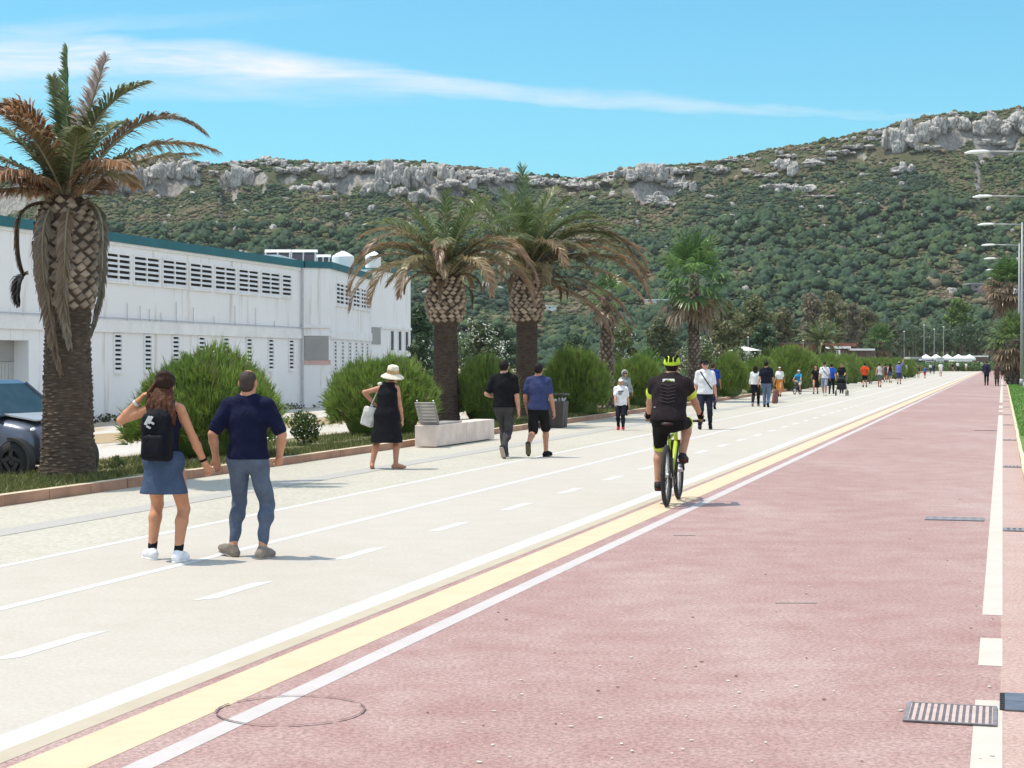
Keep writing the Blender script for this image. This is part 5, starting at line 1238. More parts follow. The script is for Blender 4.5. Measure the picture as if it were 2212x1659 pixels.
blades('lawn_grass', 26000, lambda n: (.40 + 9 * r.uniform(0, 1, n) ** 1.5, 40 + 150 * r.uniform(0, 1, n) ** 1.3), (.10, .23, .035), (.17, .32, .06), .03, .09, .06)
A = Acc()
for k in range(130):
    t = r.uniform(-34, .5); q = WA.P(t, r.uniform(.1, .7), 0); leafy(A, np.array([q[0], q[1], .08]), (.3, .3, .16), 16, .07, [(.06, .07, .03), (.10, .09, .05), (.03, .045, .025)], r)
kind(link('weeds', A.mesh('weeds'), LEAF), 'stuff')
# ---------------------------------------------------------------- smooth-union surfaces for bodies and clothes
def A3(*p): return np.array(p, float)
def cap_(a, b, ra, rb, fl=1.0, ax=1): return ('c', np.asarray(a, float), np.asarray(b, float), ra, rb, fl, ax)
def ell(c, r, R=None): return ('e', np.asarray(c, float), np.asarray(r, float), R)
def rbox(c, h, rd, R=None): return ('b', np.asarray(c, float), np.asarray(h, float), rd, R)
def pbox(p):
    if p[0] == 'c':
        m = max(p[3], p[4]) * max(1, p[5]); return np.minimum(p[1], p[2]) - m, np.maximum(p[1], p[2]) + m
    m = np.max(p[2]) + (p[3] if p[0] == 'b' else 0); 
    if p[0] == 'b': m = np.linalg.norm(p[2]) + p[3]
    return p[1] - m, p[1] + m
def pdist(p, X, Y, Z):
    if p[0] == 'c':
        a, b, ra, rb, fl, ax = p[1:]; d = b - a; dd = d @ d + 1e-12
        x, y, z = X - a[0], Y - a[1], Z - a[2]; t = np.clip((x * d[0] + y * d[1] + z * d[2]) / dd, 0, 1)
        x = x - t * d[0]; y = y - t * d[1]; z = z - t * d[2]
        if fl != 1.0:
            if ax == 1: y = y / fl
            elif ax == 0: x = x / fl
            else: z = z / fl
        return np.sqrt(x * x + y * y + z * z) - (ra + (rb - ra) * t)
    c = p[1]; x, y, z = X - c[0], Y - c[1], Z - c[2]; R = p[-1]
    if R is not None: x, y, z = R[0, 0] * x + R[1, 0] * y + R[2, 0] * z, R[0, 1] * x + R[1, 1] * y + R[2, 1] * z, R[0, 2] * x + R[1, 2] * y + R[2, 2] * z
    if p[0] == 'e':
        r = p[2]; k0 = np.sqrt((x / r[0]) ** 2 + (y / r[1]) ** 2 + (z / r[2]) ** 2); k1 = np.sqrt((x / r[0] ** 2) ** 2 + (y / r[1] ** 2) ** 2 + (z / r[2] ** 2) ** 2) + 1e-9
        return k0 * (k0 - 1) / k1
    h = p[2]; qx, qy, qz = np.abs(x) - h[0], np.abs(y) - h[1], np.abs(z) - h[2]
    return np.sqrt(np.maximum(qx, 0) ** 2 + np.maximum(qy, 0) ** 2 + np.maximum(qz, 0) ** 2) + np.minimum(np.maximum(qx, np.maximum(qy, qz)), 0) - p[3]
def surf(groups, h, clips=(), subs=(), folds=0.0, ff=32.0, seed=0, infl=0.0):
    """groups: list of (prims, k); returns V, F of the smooth union"""
    allp = [p for g, k in groups for p in g]
    lo = np.min([pbox(p)[0] for p in allp], 0) - 3 * h - infl - folds; hi = np.max([pbox(p)[1] for p in allp], 0) + 3 * h + infl + folds
    n = np.ceil((hi - lo) / h).astype(int) + 1
    ax = [lo[i] + h * np.arange(n[i]) for i in range(3)]
    f = np.full(n, .15, np.float32); BIG = .15
    for prims, k in groups:
        for p in prims:
            a, b = pbox(p); m = k + 2 * h + infl
            i0 = np.maximum(((a - m - lo) / h).astype(int), 0); i1 = np.minimum(((b + m - lo) / h).astype(int) + 2, n)
            sl = tuple(slice(i0[i], i1[i]) for i in range(3))
            X = ax[0][sl[0]][:, None, None]; Y = ax[1][sl[1]][None, :, None]; Z = ax[2][sl[2]][None, None, :]
            d = pdist(p, X, Y, Z).astype(np.float32) - infl; o = f[sl]
            if k > 0:
                q = np.maximum(k - np.abs(d - o), 0) / k; f[sl] = np.minimum(d, o) - q * q * k * .25
            else: f[sl] = np.minimum(d, o)
    X = ax[0][:, None, None]; Y = ax[1][None, :, None]; Z = ax[2][None, None, :]
    if folds:
        s = seed * 1.7
        f = f + folds * (np.sin(ff * (X * .7 + Z * .9) + s + 2.2 * np.sin(9 * Z + 7 * X + s)) * .5 + np.sin(ff * (Z * 1.2 - X * .5 + Y * .6) + 2 * s + 2 * np.sin(11 * X + s)) * .5).astype(np.float32)
    for p in subs: f = np.maximum(f, -pdist(p, X, Y, Z).astype(np.float32))
    for (pt, nm) in clips: f = np.maximum(f, ((X - pt[0]) * nm[0] + (Y - pt[1]) * nm[1] + (Z - pt[2]) * nm[2]).astype(np.float32))
    return snets(f, lo, h)
def snets(f, lo, h):
    s = f < 0; c = np.zeros(np.array(f.shape) - 1, np.int8)
    nx, ny, nz = f.shape
    for i in (0, 1):
        for j in (0, 1):
            for k in (0, 1): c += s[i:nx - 1 + i, j:ny - 1 + j, k:nz - 1 + k]
    m = (c > 0) & (c < 8); idx = np.argwhere(m); n = len(idx)
    if n == 0: return np.zeros((0, 3)), np.zeros((0, 4), int)
    co = [(i, j, k) for i in (0, 1) for j in (0, 1) for k in (0, 1)]
    val = {q: f[idx[:, 0] + q[0], idx[:, 1] + q[1], idx[:, 2] + q[2]] for q in co}
    acc = np.zeros((n, 3)); num = np.zeros(n)
    for a in co:
        for ax in range(3):
            if a[ax]: continue
            b = list(a); b[ax] = 1; b = tuple(b); fa, fb = val[a], val[b]; cr = (fa < 0) != (fb < 0)
            t = np.where(cr, fa / np.where(cr, fa - fb, 1), 0)
            p = np.array(a, float)[None].repeat(n, 0); p[:, ax] += t; acc += np.where(cr[:, None], p, 0); num += cr
    V = (idx + acc / num[:, None]) * h + lo
    ids = -np.ones(m.shape, int); ids[m] = np.arange(n)
    Fs = []
    for ax in range(3):
        b1, b2 = (ax + 1) % 3, (ax + 2) % 3
        sl0 = [slice(1, -1)] * 3; sl1 = [slice(1, -1)] * 3; sl0[ax] = slice(0, -1); sl1[ax] = slice(1, None)
        d = s[tuple(sl0)] != s[tuple(sl1)]; ins = s[tuple(sl0)]
        e = np.argwhere(d); inside = ins[d]
        off = [1, 1, 1]; off[ax] = 0; e = e + np.array(off)
        def cell(o1, o2):
            q = e.copy(); q[:, b1] += o1; q[:, b2] += o2; return ids[q[:, 0], q[:, 1], q[:, 2]]
        quad = np.stack([cell(-1, -1), cell(0, -1), cell(0, 0), cell(-1, 0)], 1)
        quad[~inside] = quad[~inside][:, ::-1]; Fs.append(quad)
    F = np.concatenate(Fs); F = F[(F >= 0).all(1)]
    # one smoothing pass
    e = np.concatenate([F[:, [0, 1]], F[:, [1, 2]], F[:, [2, 3]], F[:, [3, 0]]]); sm = np.zeros((n, 3)); ct = np.zeros(n)
    for i in range(3): sm[:, i] = np.bincount(e[:, 0], V[e[:, 1], i], n) + np.bincount(e[:, 1], V[e[:, 0], i], n)
    ct = np.bincount(e[:, 0], minlength=n) + np.bincount(e[:, 1], minlength=n)
    V = V * .5 + .5 * sm / np.maximum(ct, 1)[:, None]
    return V, F
def sobj(name, groups, h, mat, parent, **kw):
    V, F = surf(groups, h, **kw)
    if len(V) == 0: return None
    return link(name, np_mesh(name, V, F, smooth=True), mat, parent)
# ---------------------------------------------------------------- the figure
def ik(a, c, l1, l2, pole):
    d = c - a; L = np.linalg.norm(d); L2 = min(L, (l1 + l2) * .999); u = d / (L + 1e-9); c = a + u * L2
    x = (l1 * l1 - l2 * l2 + L2 * L2) / (2 * L2); y = math.sqrt(max(l1 * l1 - x * x, 1e-8))
    p = np.array(pole, float); p = p - (p @ u) * u; p /= np.linalg.norm(p) + 1e-9
    return a + u * x + p * y, c
def figure(H=1.72, fem=False, ankL=None, ankR=None, wrL=None, wrR=None, lean=(0, 0), head=(0, 0, 0), pelvis=None, elL=None, elR=None, kneeL=None, kneeR=None, footL=(0, 0), footR=(0, 0), stance=.10, build=1.0, armlen=1.0, shw=1.0):
    """joint positions, person facing +y, x to the right.  foot = (yaw, pitch)"""
    J = {}; k = H / 1.75
    ankL = np.array(ankL if ankL is not None else (-stance, .12, .085), float); ankR = np.array(ankR if ankR is not None else (stance, -.14, .10), float)
    pz = pelvis[2] if pelvis is not None else .925 * k
    px, py = (pelvis[0], pelvis[1]) if pelvis is not None else (0, 0)
    J['pel'] = A3(px, py, pz); hw = (.092 if fem else .088) * k
    J['hipL'] = J['pel'] + A3(-hw, 0, -.03 * k); J['hipR'] = J['pel'] + A3(hw, 0, -.03 * k)
    tl, sl_ = .435 * k, .425 * k
    for s, ank, kp in (('L', ankL, kneeL), ('R', ankR, kneeR)):
        J['kn' + s], J['an' + s] = ik(J['hip' + s], ank, tl, sl_, kp or (0, 1, 0))
    up = A3(lean[0], lean[1], 1.0); up = up / np.linalg.norm(up)
    J['wst'] = J['pel'] + up * .15 * k; J['ch'] = J['pel'] + up * .36 * k; J['nb'] = J['pel'] + up * .555 * k
    sw = (.148 if fem else .170) * k * shw
    J['shL'] = J['pel'] + up * .475 * k + A3(-sw, 0, 0); J['shR'] = J['pel'] + up * .475 * k + A3(sw, 0, 0)
    ua, fa = .295 * k * armlen, .255 * k * armlen
    for s, w_, ep, sg in (('L', wrL, elL, -1), ('R', wrR, elR, 1)):
        w_ = np.array(w_ if w_ is not None else (sg * (sw + .06), .08, pz - .06 * k), float)
        J['el' + s], J['wr' + s] = ik(J['sh' + s], w_, ua, fa, ep or (sg * .35, -1, 0))
    J['hd'] = J['nb'] + A3(head[0], .012 + head[1], .135 * k + head[2])
    J['k'] = k; J['fem'] = fem; J['footL'] = footL; J['footR'] = footR; J['b'] = build; J['up'] = up
    return J
def lerp(a, b, t): return a + (b - a) * t
def torso_prims(J, e=0.0):
    k = J['k']; b = J['b'] * k; f = J['fem']
    P = [cap_(J['hipL'] + A3(.012, 0, .03) * k, J['hipR'] + A3(-.012, 0, .03) * k, .108 * b + e, .108 * b + e, 1.0),
         cap_(J['pel'] + A3(0, 0, .02), J['wst'], (.135 if f else .135) * b + e, (.112 if f else .13) * b + e, .76), cap_(J['wst'], J['ch'], (.112 if f else .13) * b + e, (.135 if f else .158) * b + e, .72),
         cap_(J['ch'], lerp(J['ch'], J['nb'], .62), (.135 if f else .158) * b + e, (.10 if f else .12) * b + e, .74),
         cap_(J['shL'] + A3(.02, 0, .005), J['nb'] + A3(-.02, 0, -.035) * k, .050 * b + e, .058 * b + e, 1.0), cap_(J['shR'] + A3(-.02, 0, .005), J['nb'] + A3(.02, 0, -.035) * k, .050 * b + e, .058 * b + e, 1.0)]
    if f: P += [ell(J['ch'] + A3(sx * .07, .085, .0) * k, A3(.068, .062, .068) * k + e) for sx in (-1, 1)]
    return P
def arm_prims(J, s, e=0.0, t1=2.0):
    k = J['k'] * (.5 + .5 * J['b']) * (.9 if J['fem'] else 1.0); sh, el, wr = J['sh' + s], J['el' + s], J['wr' + s]; P = []
    if t1 >= 1: P.append(cap_(sh, el, .056 * k + e, .040 * k + e))
    else: P.append(cap_(sh, lerp(sh, el, t1), .058 * k + e, (.058 - .014 * t1) * k + e * 1.1))
    if t1 > 1:
        m = lerp(el, wr, .3); e2 = lerp(el, wr, t1 - 1); P += [cap_(el, m, .040 * k + e, .043 * k + e), cap_(m, e2, .043 * k + e, (.030 if t1 > 1.9 else .036) * k + e)]
    return P
def leg_prims(J, s, e=0.0, t1=2.0, eb=None):
    k = J['k'] * (.5 + .5 * J['b']); hp, kn, an = J['hip' + s], J['kn' + s], J['an' + s]; P = []; eb = e if eb is None else eb
    th = .093 if J['fem'] else .09
    if t1 < 1: P.append(cap_(hp, lerp(hp, kn, t1), th * k + e, (th - .03 * t1) * k + eb))
    else: P.append(cap_(hp, kn, th * k + e, .056 * k + e))
    if t1 > 1:
        d = an - kn; bk = np.cross(np.cross(d, A3(0, 1, 0)), d); bk = -bk / (np.linalg.norm(bk) + 1e-9); m = lerp(kn, an, .30) + bk * .018 * k
        P += [cap_(kn, m, .053 * k + e, .058 * k + e)]
        if t1 > 1.3: P.append(cap_(m, lerp(kn, an, min(1, t1 - 1)), .058 * k + e, (.036 if t1 > 1.9 else .045) * k + eb))
    return P
def foot_frame(J, s):
    yaw, pit = J['foot' + s]; an = J['an' + s]
    fy = A3(math.sin(yaw) * math.cos(pit), math.cos(yaw) * math.cos(pit), math.sin(pit)); rx = A3(math.cos(yaw), -math.sin(yaw), 0); uz = np.cross(rx, fy)
    return an, rx, fy, uz
def foot_prims(J, s, e=0.0):
    k = J['k'] * (.93 if J['fem'] else 1); an, rx, fy, uz = foot_frame(J, s)
    heel = an - fy * .045 * k - uz * .045 * k; ball = an + fy * .115 * k - uz * .052 * k; toe = an + fy * .175 * k - uz * .058 * k
    return [cap_(an, heel, .038 * k + e, .036 * k + e), cap_(an + fy * .02 * k - uz * .01, ball, .038 * k + e, .034 * k + e), cap_(heel, ball, .034 * k + e, .038 * k + e), cap_(ball, toe, .036 * k + e, .026 * k + e)]
def hand_prims(J, s, curl=.6, pn=None, th=None):
    k = J['k'] * (.92 if J['fem'] else 1); wr, el = J['wr' + s], J['el' + s]; sg = -1 if s == 'L' else 1
    d = wr - el; d /= np.linalg.norm(d); n = np.array(pn if pn is not None else (-sg, 0, 0), float); n = n - (n @ d) * d; n /= np.linalg.norm(n) + 1e-9
    t = np.cross(d, n) * (1 if s == 'L' else -1)
    if th is not None and t @ np.array(th) < 0: t = -t
    P = []
    for o, ln in ((.026, .070), (.009, .078), (-.009, .072), (-.026, .056)):
        kn = wr + d * .088 * k + t * o * k; P.append(cap_(wr + t * o * .6 * k, kn, .0165 * k, .0125 * k))
        a1 = curl * .7; a2 = curl * 1.7; p1 = kn + (d * math.cos(a1) + n * math.sin(a1)) * ln * .52 * k; p2 = p1 + (d * math.cos(a2) + n * math.sin(a2)) * ln * .5 * k
        P += [('f', kn, p1, .0098 * k, .009 * k), ('f', p1, p2, .009 * k, .0078 * k)]
    b = wr + d * .028 * k + t * .026 * k; m = b + (d * .7 + t * .6 + n * .25) * .036 * k; P += [cap_(wr + d * .01, b, .017 * k, .014 * k), ('f', b, m, .0125 * k, .0105 * k), ('f', m, m + (d * .85 + t * .15 + n * .35) * .030 * k, .0105 * k, .0085 * k)]
    pal = [p for p in P if p[0] != 'f']; fin = [cap_(p[1], p[2], p[3], p[4]) for p in P if p[0] == 'f']
    return pal, fin
def head_prims(J, face=True):
    k = J['k'] * (.96 if J['fem'] else 1.0); h = J['hd']
    P = [ell(h + A3(0, -.008, .03) * k, A3(.076, .095, .085) * k), ell(h + A3(0, .018, -.015) * k, A3(.066, .078, .095) * k), ell(h + A3(0, .045, -.07) * k, A3(.045, .048, .042) * k)]
    sm = [cap_(h + A3(0, .088, .018) * k, h + A3(0, .112, -.022) * k, .009 * k, .015 * k), ell(h + A3(-.077, -.012, -.005) * k, A3(.012, .022, .034) * k), ell(h + A3(.077, -.012, -.005) * k, A3(.012, .022, .034) * k),
          cap_(h + A3(-.022, .088, -.055) * k, h + A3(.022, .088, -.055) * k, .008 * k, .008 * k)]
    nk = [cap_(J['nb'] + A3(0, -.012, -.05) * k, h + A3(0, -.02, -.06) * k, .062 * k * (.85 if J['fem'] else 1), .054 * k * (.85 if J['fem'] else 1))]
    return P, sm, nk
SK = (.46, .225, .14); SKD = (.36, .17, .105); SKL = (.50, .265, .185)
HB = (.016, .012, .010); HBR = (.06, .03, .018)
def person(label, p, heading, J, vox=.014, skin=SK, hair=('short', HB), top=None, bottom=None, shoes=(.03, .03, .03), hat=None, hands=True, group=None, curl=(.55, .55), pn=(None, None), socks=None, extra=None, face=False, barefoot=False):
    """top = (style, colour, sleeve, hem z);  bottom = (style, colour, t1)"""
    o = thing('person', label, 'person', p, -heading, group); k = J['k']; sm = skinmat(skin)
    hp, hs, nk = head_prims(J)
    limbs = arm_prims(J, 'L') + arm_prims(J, 'R') + leg_prims(J, 'L') + leg_prims(J, 'R')
    g = [(torso_prims(J), .05 * k), (nk, .03 * k), (hp, .03 * k), (limbs, .022 * k), (foot_prims(J, 'L') + foot_prims(J, 'R'), .02 * k)]
    fins = []
    if hands:
        for i, s in enumerate('LR'):
            pal, fin = hand_prims(J, s, curl[i], pn[i]); g.append((pal, .014 * k)); fins += fin
    if vox < .02: g.append((hs, .012 * k))
    if fins: g.append((fins, .004))
    sobj('body', g, vox, sm, o)
    h = J['hd']; kk = k * (.96 if J['fem'] else 1)
    if face:
        M_ = MB()
        for sx in (-1, 1): M_.lathe([(0, .006), (.010, .003), (.012, -.004)], 8, tuple(h + A3(sx * .030, .083, .018) * kk), 'y')
        M_.build('eye', M('eye_dark', (.02, .015, .012), .3), o)
    # hair
    if hair:
        st, hc = hair[0], hair[1]; hm = cloth(hc, .6)
        if st == 'bald': 
            sobj('hair', [([ell(h + A3(0, -.010, .030) * kk, A3(.0795, .099, .088) * kk), ell(h + A3(0, -.05, -.03) * kk, A3(.066, .055, .06) * kk)], .02)], min(vox, .010), hm, o, clips=[(h + A3(0, .02, 0) * kk, (0, 1, .15))], subs=[ell(h + A3(0, .055, .13) * kk, A3(.07, .105, .062) * kk)])
        else:
            P = [ell(h + A3(0, -.016, .035) * kk, A3(.085, .098, .092) * kk), ell(h + A3(0, -.045, -.005) * kk, A3(.074, .066, .072) * kk)]
            cl = [] ; fo = .003
            sub = [ell(h + A3(0, .085, -.03) * kk, A3(.075, .07, .085) * kk)]
            if st == 'long':
                L_ = hair[2] if len(hair) > 2 else .28
                P += [cap_(h + A3(0, -.05, .0) * kk, J['nb'] + A3(0, -.085, .1 - L_) * kk, .078 * kk, .075 * kk, .62), cap_(h + A3(-.06, -.035, 0) * kk, J['nb'] + A3(-.085, -.06, .08 - L_ * .8) * kk, .04 * kk, .035 * kk), cap_(h + A3(.06, -.035, 0) * kk, J['nb'] + A3(.085, -.06, .08 - L_ * .8) * kk, .04 * kk, .035 * kk)]; fo = .007
            if st == 'bob': P += [ell(h + A3(0, -.03, -.05) * kk, A3(.088, .075, .09) * kk)]
            if st == 'bun': P += [ell(h + A3(0, -.10, .07) * kk, A3(.045, .04, .045) * kk)]
            sobj('hair', [(P, .03)], min(vox, .014), hm, o, subs=sub, folds=fo if vox < .02 else 0, ff=70)
    e = .013 * max(.8, k)
    if top:
        st, tc, sl, hem = top[:4]; loose = top[4] if len(top) > 4 else 0.0
        P = torso_prims(J, e + loose * .3) ; 
        if st in ('tee', 'shirt'): 
            for s in 'LR': P += arm_prims(J, s, e + .006, sl)
        cl = [(A3(0, 0, hem), (0, 0, -1))]
        subs = [cap_(J['nb'] + A3(0, .0, -.012) * k, J['nb'] + A3(0, -.01, .2), .066 * k, .10 * k)]
        if st == 'tank':
            subs = [cap_(J['nb'] + A3(0, .02, -.03) * k, J['nb'] + A3(0, 0, .2), .085 * k, .12 * k)] + [cap_(J['sh' + s] + A3(sg * .0, 0, .04), J['sh' + s] + A3(sg * .25, 0, -.12), .075 * k, .10 * k) for s, sg in (('L', -1), ('R', 1))]
        grp = [(P, .04 * k)]
        if st == 'dress':
            subs = [cap_(J['nb'] + A3(0, .02, -.02) * k, J['nb'] + A3(0, 0, .2), .075 * k, .12 * k)]
            if sl <= .05: subs += [cap_(J['sh' + s] + A3(sg * .03, 0, .04), J['sh' + s] + A3(sg * .25, 0, -.12), .075 * k, .10 * k) for s, sg in (('L', -1), ('R', 1))]
            else:
                for s in 'LR': P += arm_prims(J, s, e + .008, sl)
            wid = top[5] if len(top) > 5 else .24
            grp.append(([cap_(J['wst'] + A3(0, 0, .12), A3(J['pel'][0] + (top[6] if len(top) > 6 else 0), J['pel'][1] - .01, hem), .15 * k + loose * .5, wid, .68)], .06))
        if loose and st in ('tee', 'shirt'): grp.append(([cap_(J['ch'] + A3(0, 0, -.02), A3(J['pel'][0], J['pel'][1], hem), .165 * k * J['b'] + loose, .165 * k * J['b'] + loose, .74)], .05))
        so = sobj('dress' if st == 'dress' else 'shirt', grp, vox, cloth(tc), o, clips=cl, subs=subs, folds=.0045 if vox < .02 else 0, seed=len(label))
    if bottom:
        st, bc, t1 = bottom[:3]; eb = bottom[3] if len(bottom) > 3 else .012
        wz = J['pel'][2] + .085 * k
        if st in ('trousers', 'shorts'):
            P = [p for p in torso_prims(J, .008)[:2]]; L_ = []
            for s in 'LR': L_ += leg_prims(J, s, .010, t1, eb)
            sobj(st, [(P, .04), (L_, .03)], vox, cloth(bc), o, clips=[(A3(0, 0, wz), (0, 0, 1))], folds=.007 if vox < .013 else (.004 if vox < .02 else 0), seed=3 + len(label), ff=24)
        if st == 'skirt':
            hem = t1; P = [cap_(J['pel'] + A3(0, 0, .10) * k, A3(J['pel'][0], J['pel'][1], hem - .05), .135 * k, eb, .74)] + torso_prims(J, .010)[:1]
            sobj('skirt', [(P, .04)], vox, cloth(bc), o, clips=[(A3(0, 0, wz + .02), (0, 0, 1)), (A3(0, 0, hem), (0, 0, -1))], folds=.004 if vox < .02 else 0, seed=4)
    if socks:
        for s in 'LR':
            a = J['an' + s]; q = lerp(a, J['kn' + s], socks[1]); sobj('sock', [([cap_(a, q, .042 * k, .043 * k)], 0)], min(vox, .012), cloth(socks[0]), o)
    if shoes and not barefoot:
        for s in 'LR':
            an, rx, fy, uz = foot_frame(J, s); sp_ = an - uz * .088 * k
            so = sobj('shoe', [(foot_prims(J, s, .006), .02)], min(vox, .014), cloth(shoes[0] if isinstance(shoes[0], tuple) else shoes, .6), o, clips=[(sp_, tuple(-uz)), (an + uz * .045 * k, tuple(uz))])
            if vox < .012 and isinstance(shoes[0], tuple):
                q = an - uz * .082 * k; sobj('sole', [([cap_(q - fy * .05 * k, q + fy * .14 * k, .040 * k, .046 * k, .55, 2)], 0)], .009, cloth(shoes[1]), so, clips=[(q - uz * .012 * k, tuple(-uz)), (q + uz * .012 * k, tuple(uz))])
    if hat:
        st, hc = hat[0], hat[1]; hm = cloth(hc)
        if st == 'cap':
            sobj('cap', [([ell(h + A3(0, -.01, .045) * kk, A3(.086, .102, .082) * kk), cap_(h + A3(0, .07, .055) * kk, h + A3(0, .145, .045) * kk, .06 * kk, .05 * kk, .16, 2)], .012)], min(vox, .014), hm, o, clips=[(h + A3(0, 0, .04) * kk, (0, 0, -1))])
        if st == 'helmet':
            ho = sobj('helmet', [([ell(h + A3(0, -.015, .045) * kk, A3(.105, .135, .10) * kk)], 0)], min(vox, .009), hm, o, clips=[(h + A3(0, 0, .03) * kk, (0, .15, -1))])
            if len(hat) > 2:
                v_ = MB()
                for c, b_, lx, ly in ((-.55, .45, .016, .030), (0, .38, .020, .026), (.55, .45, .016, .030), (-.9, .75, .012, .034), (.9, .75, .012, .034), (-.35, 1.05, .012, .042), (.35, 1.05, .012, .042), (0, 1.3, .010, .036)):
                    d = A3(math.sin(c) * math.cos(b_), -math.cos(c) * math.cos(b_), math.sin(b_)); pp = h + A3(0, -.015, .045) * kk + d * A3(.105, .135, .10) * kk * .985
                    v_.box(tuple(pp), (lx, ly, .014), Matrix.Rotation(-c, 3, 'Z') @ Matrix.Rotation(b_ - PI / 2, 3, 'X').transposed())
                v_.build('vent', cloth(hat[2]), ho)
        if st == 'glasses' or (len(hat) > 3 and hat[3]): pass
    if extra: extra(o, J)
    return o
def glasses(o, J, col=(.01, .01, .012)):
    h = J['hd']; k = J['k'] * (.96 if J['fem'] else 1); m = MB()
    for sx in (-1, 1): m.box(tuple(h + A3(sx * .033, .094, .018) * k), (.026 * k, .008, .019 * k)); m.box(tuple(h + A3(sx * .074, .04, .022) * k), (.003, .055 * k, .005))
    m.box(tuple(h + A3(0, .097, .022) * k), (.02 * k, .006, .005)); m.build('sunglasses', M('dark_lens', (.01, .01, .012), .15), o)
def eyes_mouth(o, J):
    h = J['hd']; k = J['k']; m = MB()
    for sx in (-1, 1): m.box(tuple(h + A3(sx * .030, .089, .018) * k), (.011 * k, .006, .005 * k))
    m.box(tuple(h + A3(0, .094, -.055) * k), (.02 * k, .005, .003)); m.build('face_features', M('eye_dark', (.03, .02, .018), .5), o)
def walk(H, fem, ph, step=.26, sw=.2, stance=.085, **kw):
    """walking pose; ph = +1 left foot forward, -1 right foot forward"""
    k = H / 1.75; f = dict(H=H, fem=fem)
    fr = (-ph * stance * k, step * k, .09 * k); bk = (ph * stance * k, -step * 1.05 * k, .135 * k)
    if ph > 0: f.update(ankL=fr, ankR=bk, footL=(-.08, .12), footR=(.1, -.55))
    else: f.update(ankR=(stance * k, step * k, .09 * k), ankL=(-stance * k, -step * 1.05 * k, .135 * k), footR=(.08, .12), footL=(-.1, -.55))
    s_ = .19 * k
    f['wrL'] = (-(s_ + .075 * k), -ph * sw * k, .83 * k); f['wrR'] = (s_ + .075 * k, ph * sw * k, .83 * k)
    f['pelvis'] = (0, 0, .905 * k)
    f.update(kw); return figure(**f)
def pts(J): return J
# ---------------------------------------------------------------- people near the camera
NAVY = (.010, .013, .035); BLACK = (.009, .009, .011); DENIM = (.055, .095, .20); DENIM2 = (.075, .11, .19); WHT = (.72, .72, .73)
HR = RA
def gp(x, y): p = G(x, y); return (p.x, p.y, 0)
# couple, hand in hand
HW = R_(9)
pw = gp(359, 1212); pm = gp(536, 1205)
u = 1 / 1.0
Jw = figure(H=1.66, fem=True, ankL=(-.165, .10, .085), ankR=(.135, -.07, .085), pelvis=(-.02, 0, .86), wrL=(-.245, -.01, 1.385), elL=(-1, .05, -.75), wrR=(.325, .07, .845), elR=(.4, -1, 0), footL=(-.75, 0), footR=(.12, 0), head=(.0, .01, 0), lean=(.02, .0), kneeL=(-.12, 1, 0), kneeR=(.1, 1, 0), armlen=.98)
AUB = (.085, .036, .02)
def woman_extra(o, J):
    k = J['k']; h = J['hd']; m = cloth((.62, .6, .57))
    b = MB(); d = (J['wrL'] - J['elL']); d /= np.linalg.norm(d); c = J['wrL'] - d * .03
    b.tube([tuple(c - d * .012), tuple(c + d * .012)], [.034, .034], 12); b.build('bracelet', m, o, smooth=True)
    d = (J['wrR'] - J['elR']); d /= np.linalg.norm(d); c = J['wrR'] - d * .03; b = MB(); b.tube([tuple(c - d * .01), tuple(c + d * .01)], [.033, .033], 12); b.build('bracelet', cloth(BLACK), o, smooth=True)
    # dark crown of hair pushed up on the head, lighter waves below
    sobj('hair', [([ell(h + A3(.004, -.02, .035), A3(.087, .104, .094)), ell(h + A3(0, -.05, .09), A3(.052, .05, .042))], .03)], .009, cloth((.03, .015, .010), .6), o, folds=.006, ff=75, clips=[(h + A3(0, .06, .0), (0, 1, -.3))])
    nb = J['nb']; P = []; r = np.random.default_rng(5)
    for q in range(46):
        u_ = r.uniform(-1, 1); zl = -.10 - .10 * (1 - u_ * u_) - r.uniform(0, .10); lay = r.uniform(0, 1); ph_ = r.uniform(0, 6); am = r.uniform(.006, .016)
        a = np.array(h + A3(u_ * .075, -.07 + abs(u_) * .05, .0 + .02 * r.normal())); c = np.array(nb + A3(u_ * .125 + .03, -.10 - .07 * lay + abs(u_) * .05, zl)); prev = a
        for i in range(1, 7):
            t = i / 6.0; p_ = a * (1 - t) + c * t + np.array([am * math.sin(9 * t + ph_), -.045 * math.sin(PI * t) + am * math.cos(8 * t + ph_), 0]) + np.array([u_ * .03 * math.sin(PI * t), 0, 0])
            P.append(cap_(prev, p_, .017 - .004 * t, .016 - .006 * t)); prev = p_
    sobj('hair', [(P, .006)], .0065, cloth(AUB, .5), o)
person('woman in denim skirt with long wavy hair, raising one hand to her head', pw, HW, Jw, .008, skin=(.52, .245, .135), hair=None, top=('tank', NAVY, 0, .94), bottom=('skirt', (.055, .082, .14), .585, .222), shoes=((.78, .78, .80), (.72, .72, .72)), socks=((.012, .012, .014), .17), extra=woman_extra, curl=(.7, .9), pn=((1, .3, -.2), (-.3, -1, 0)))
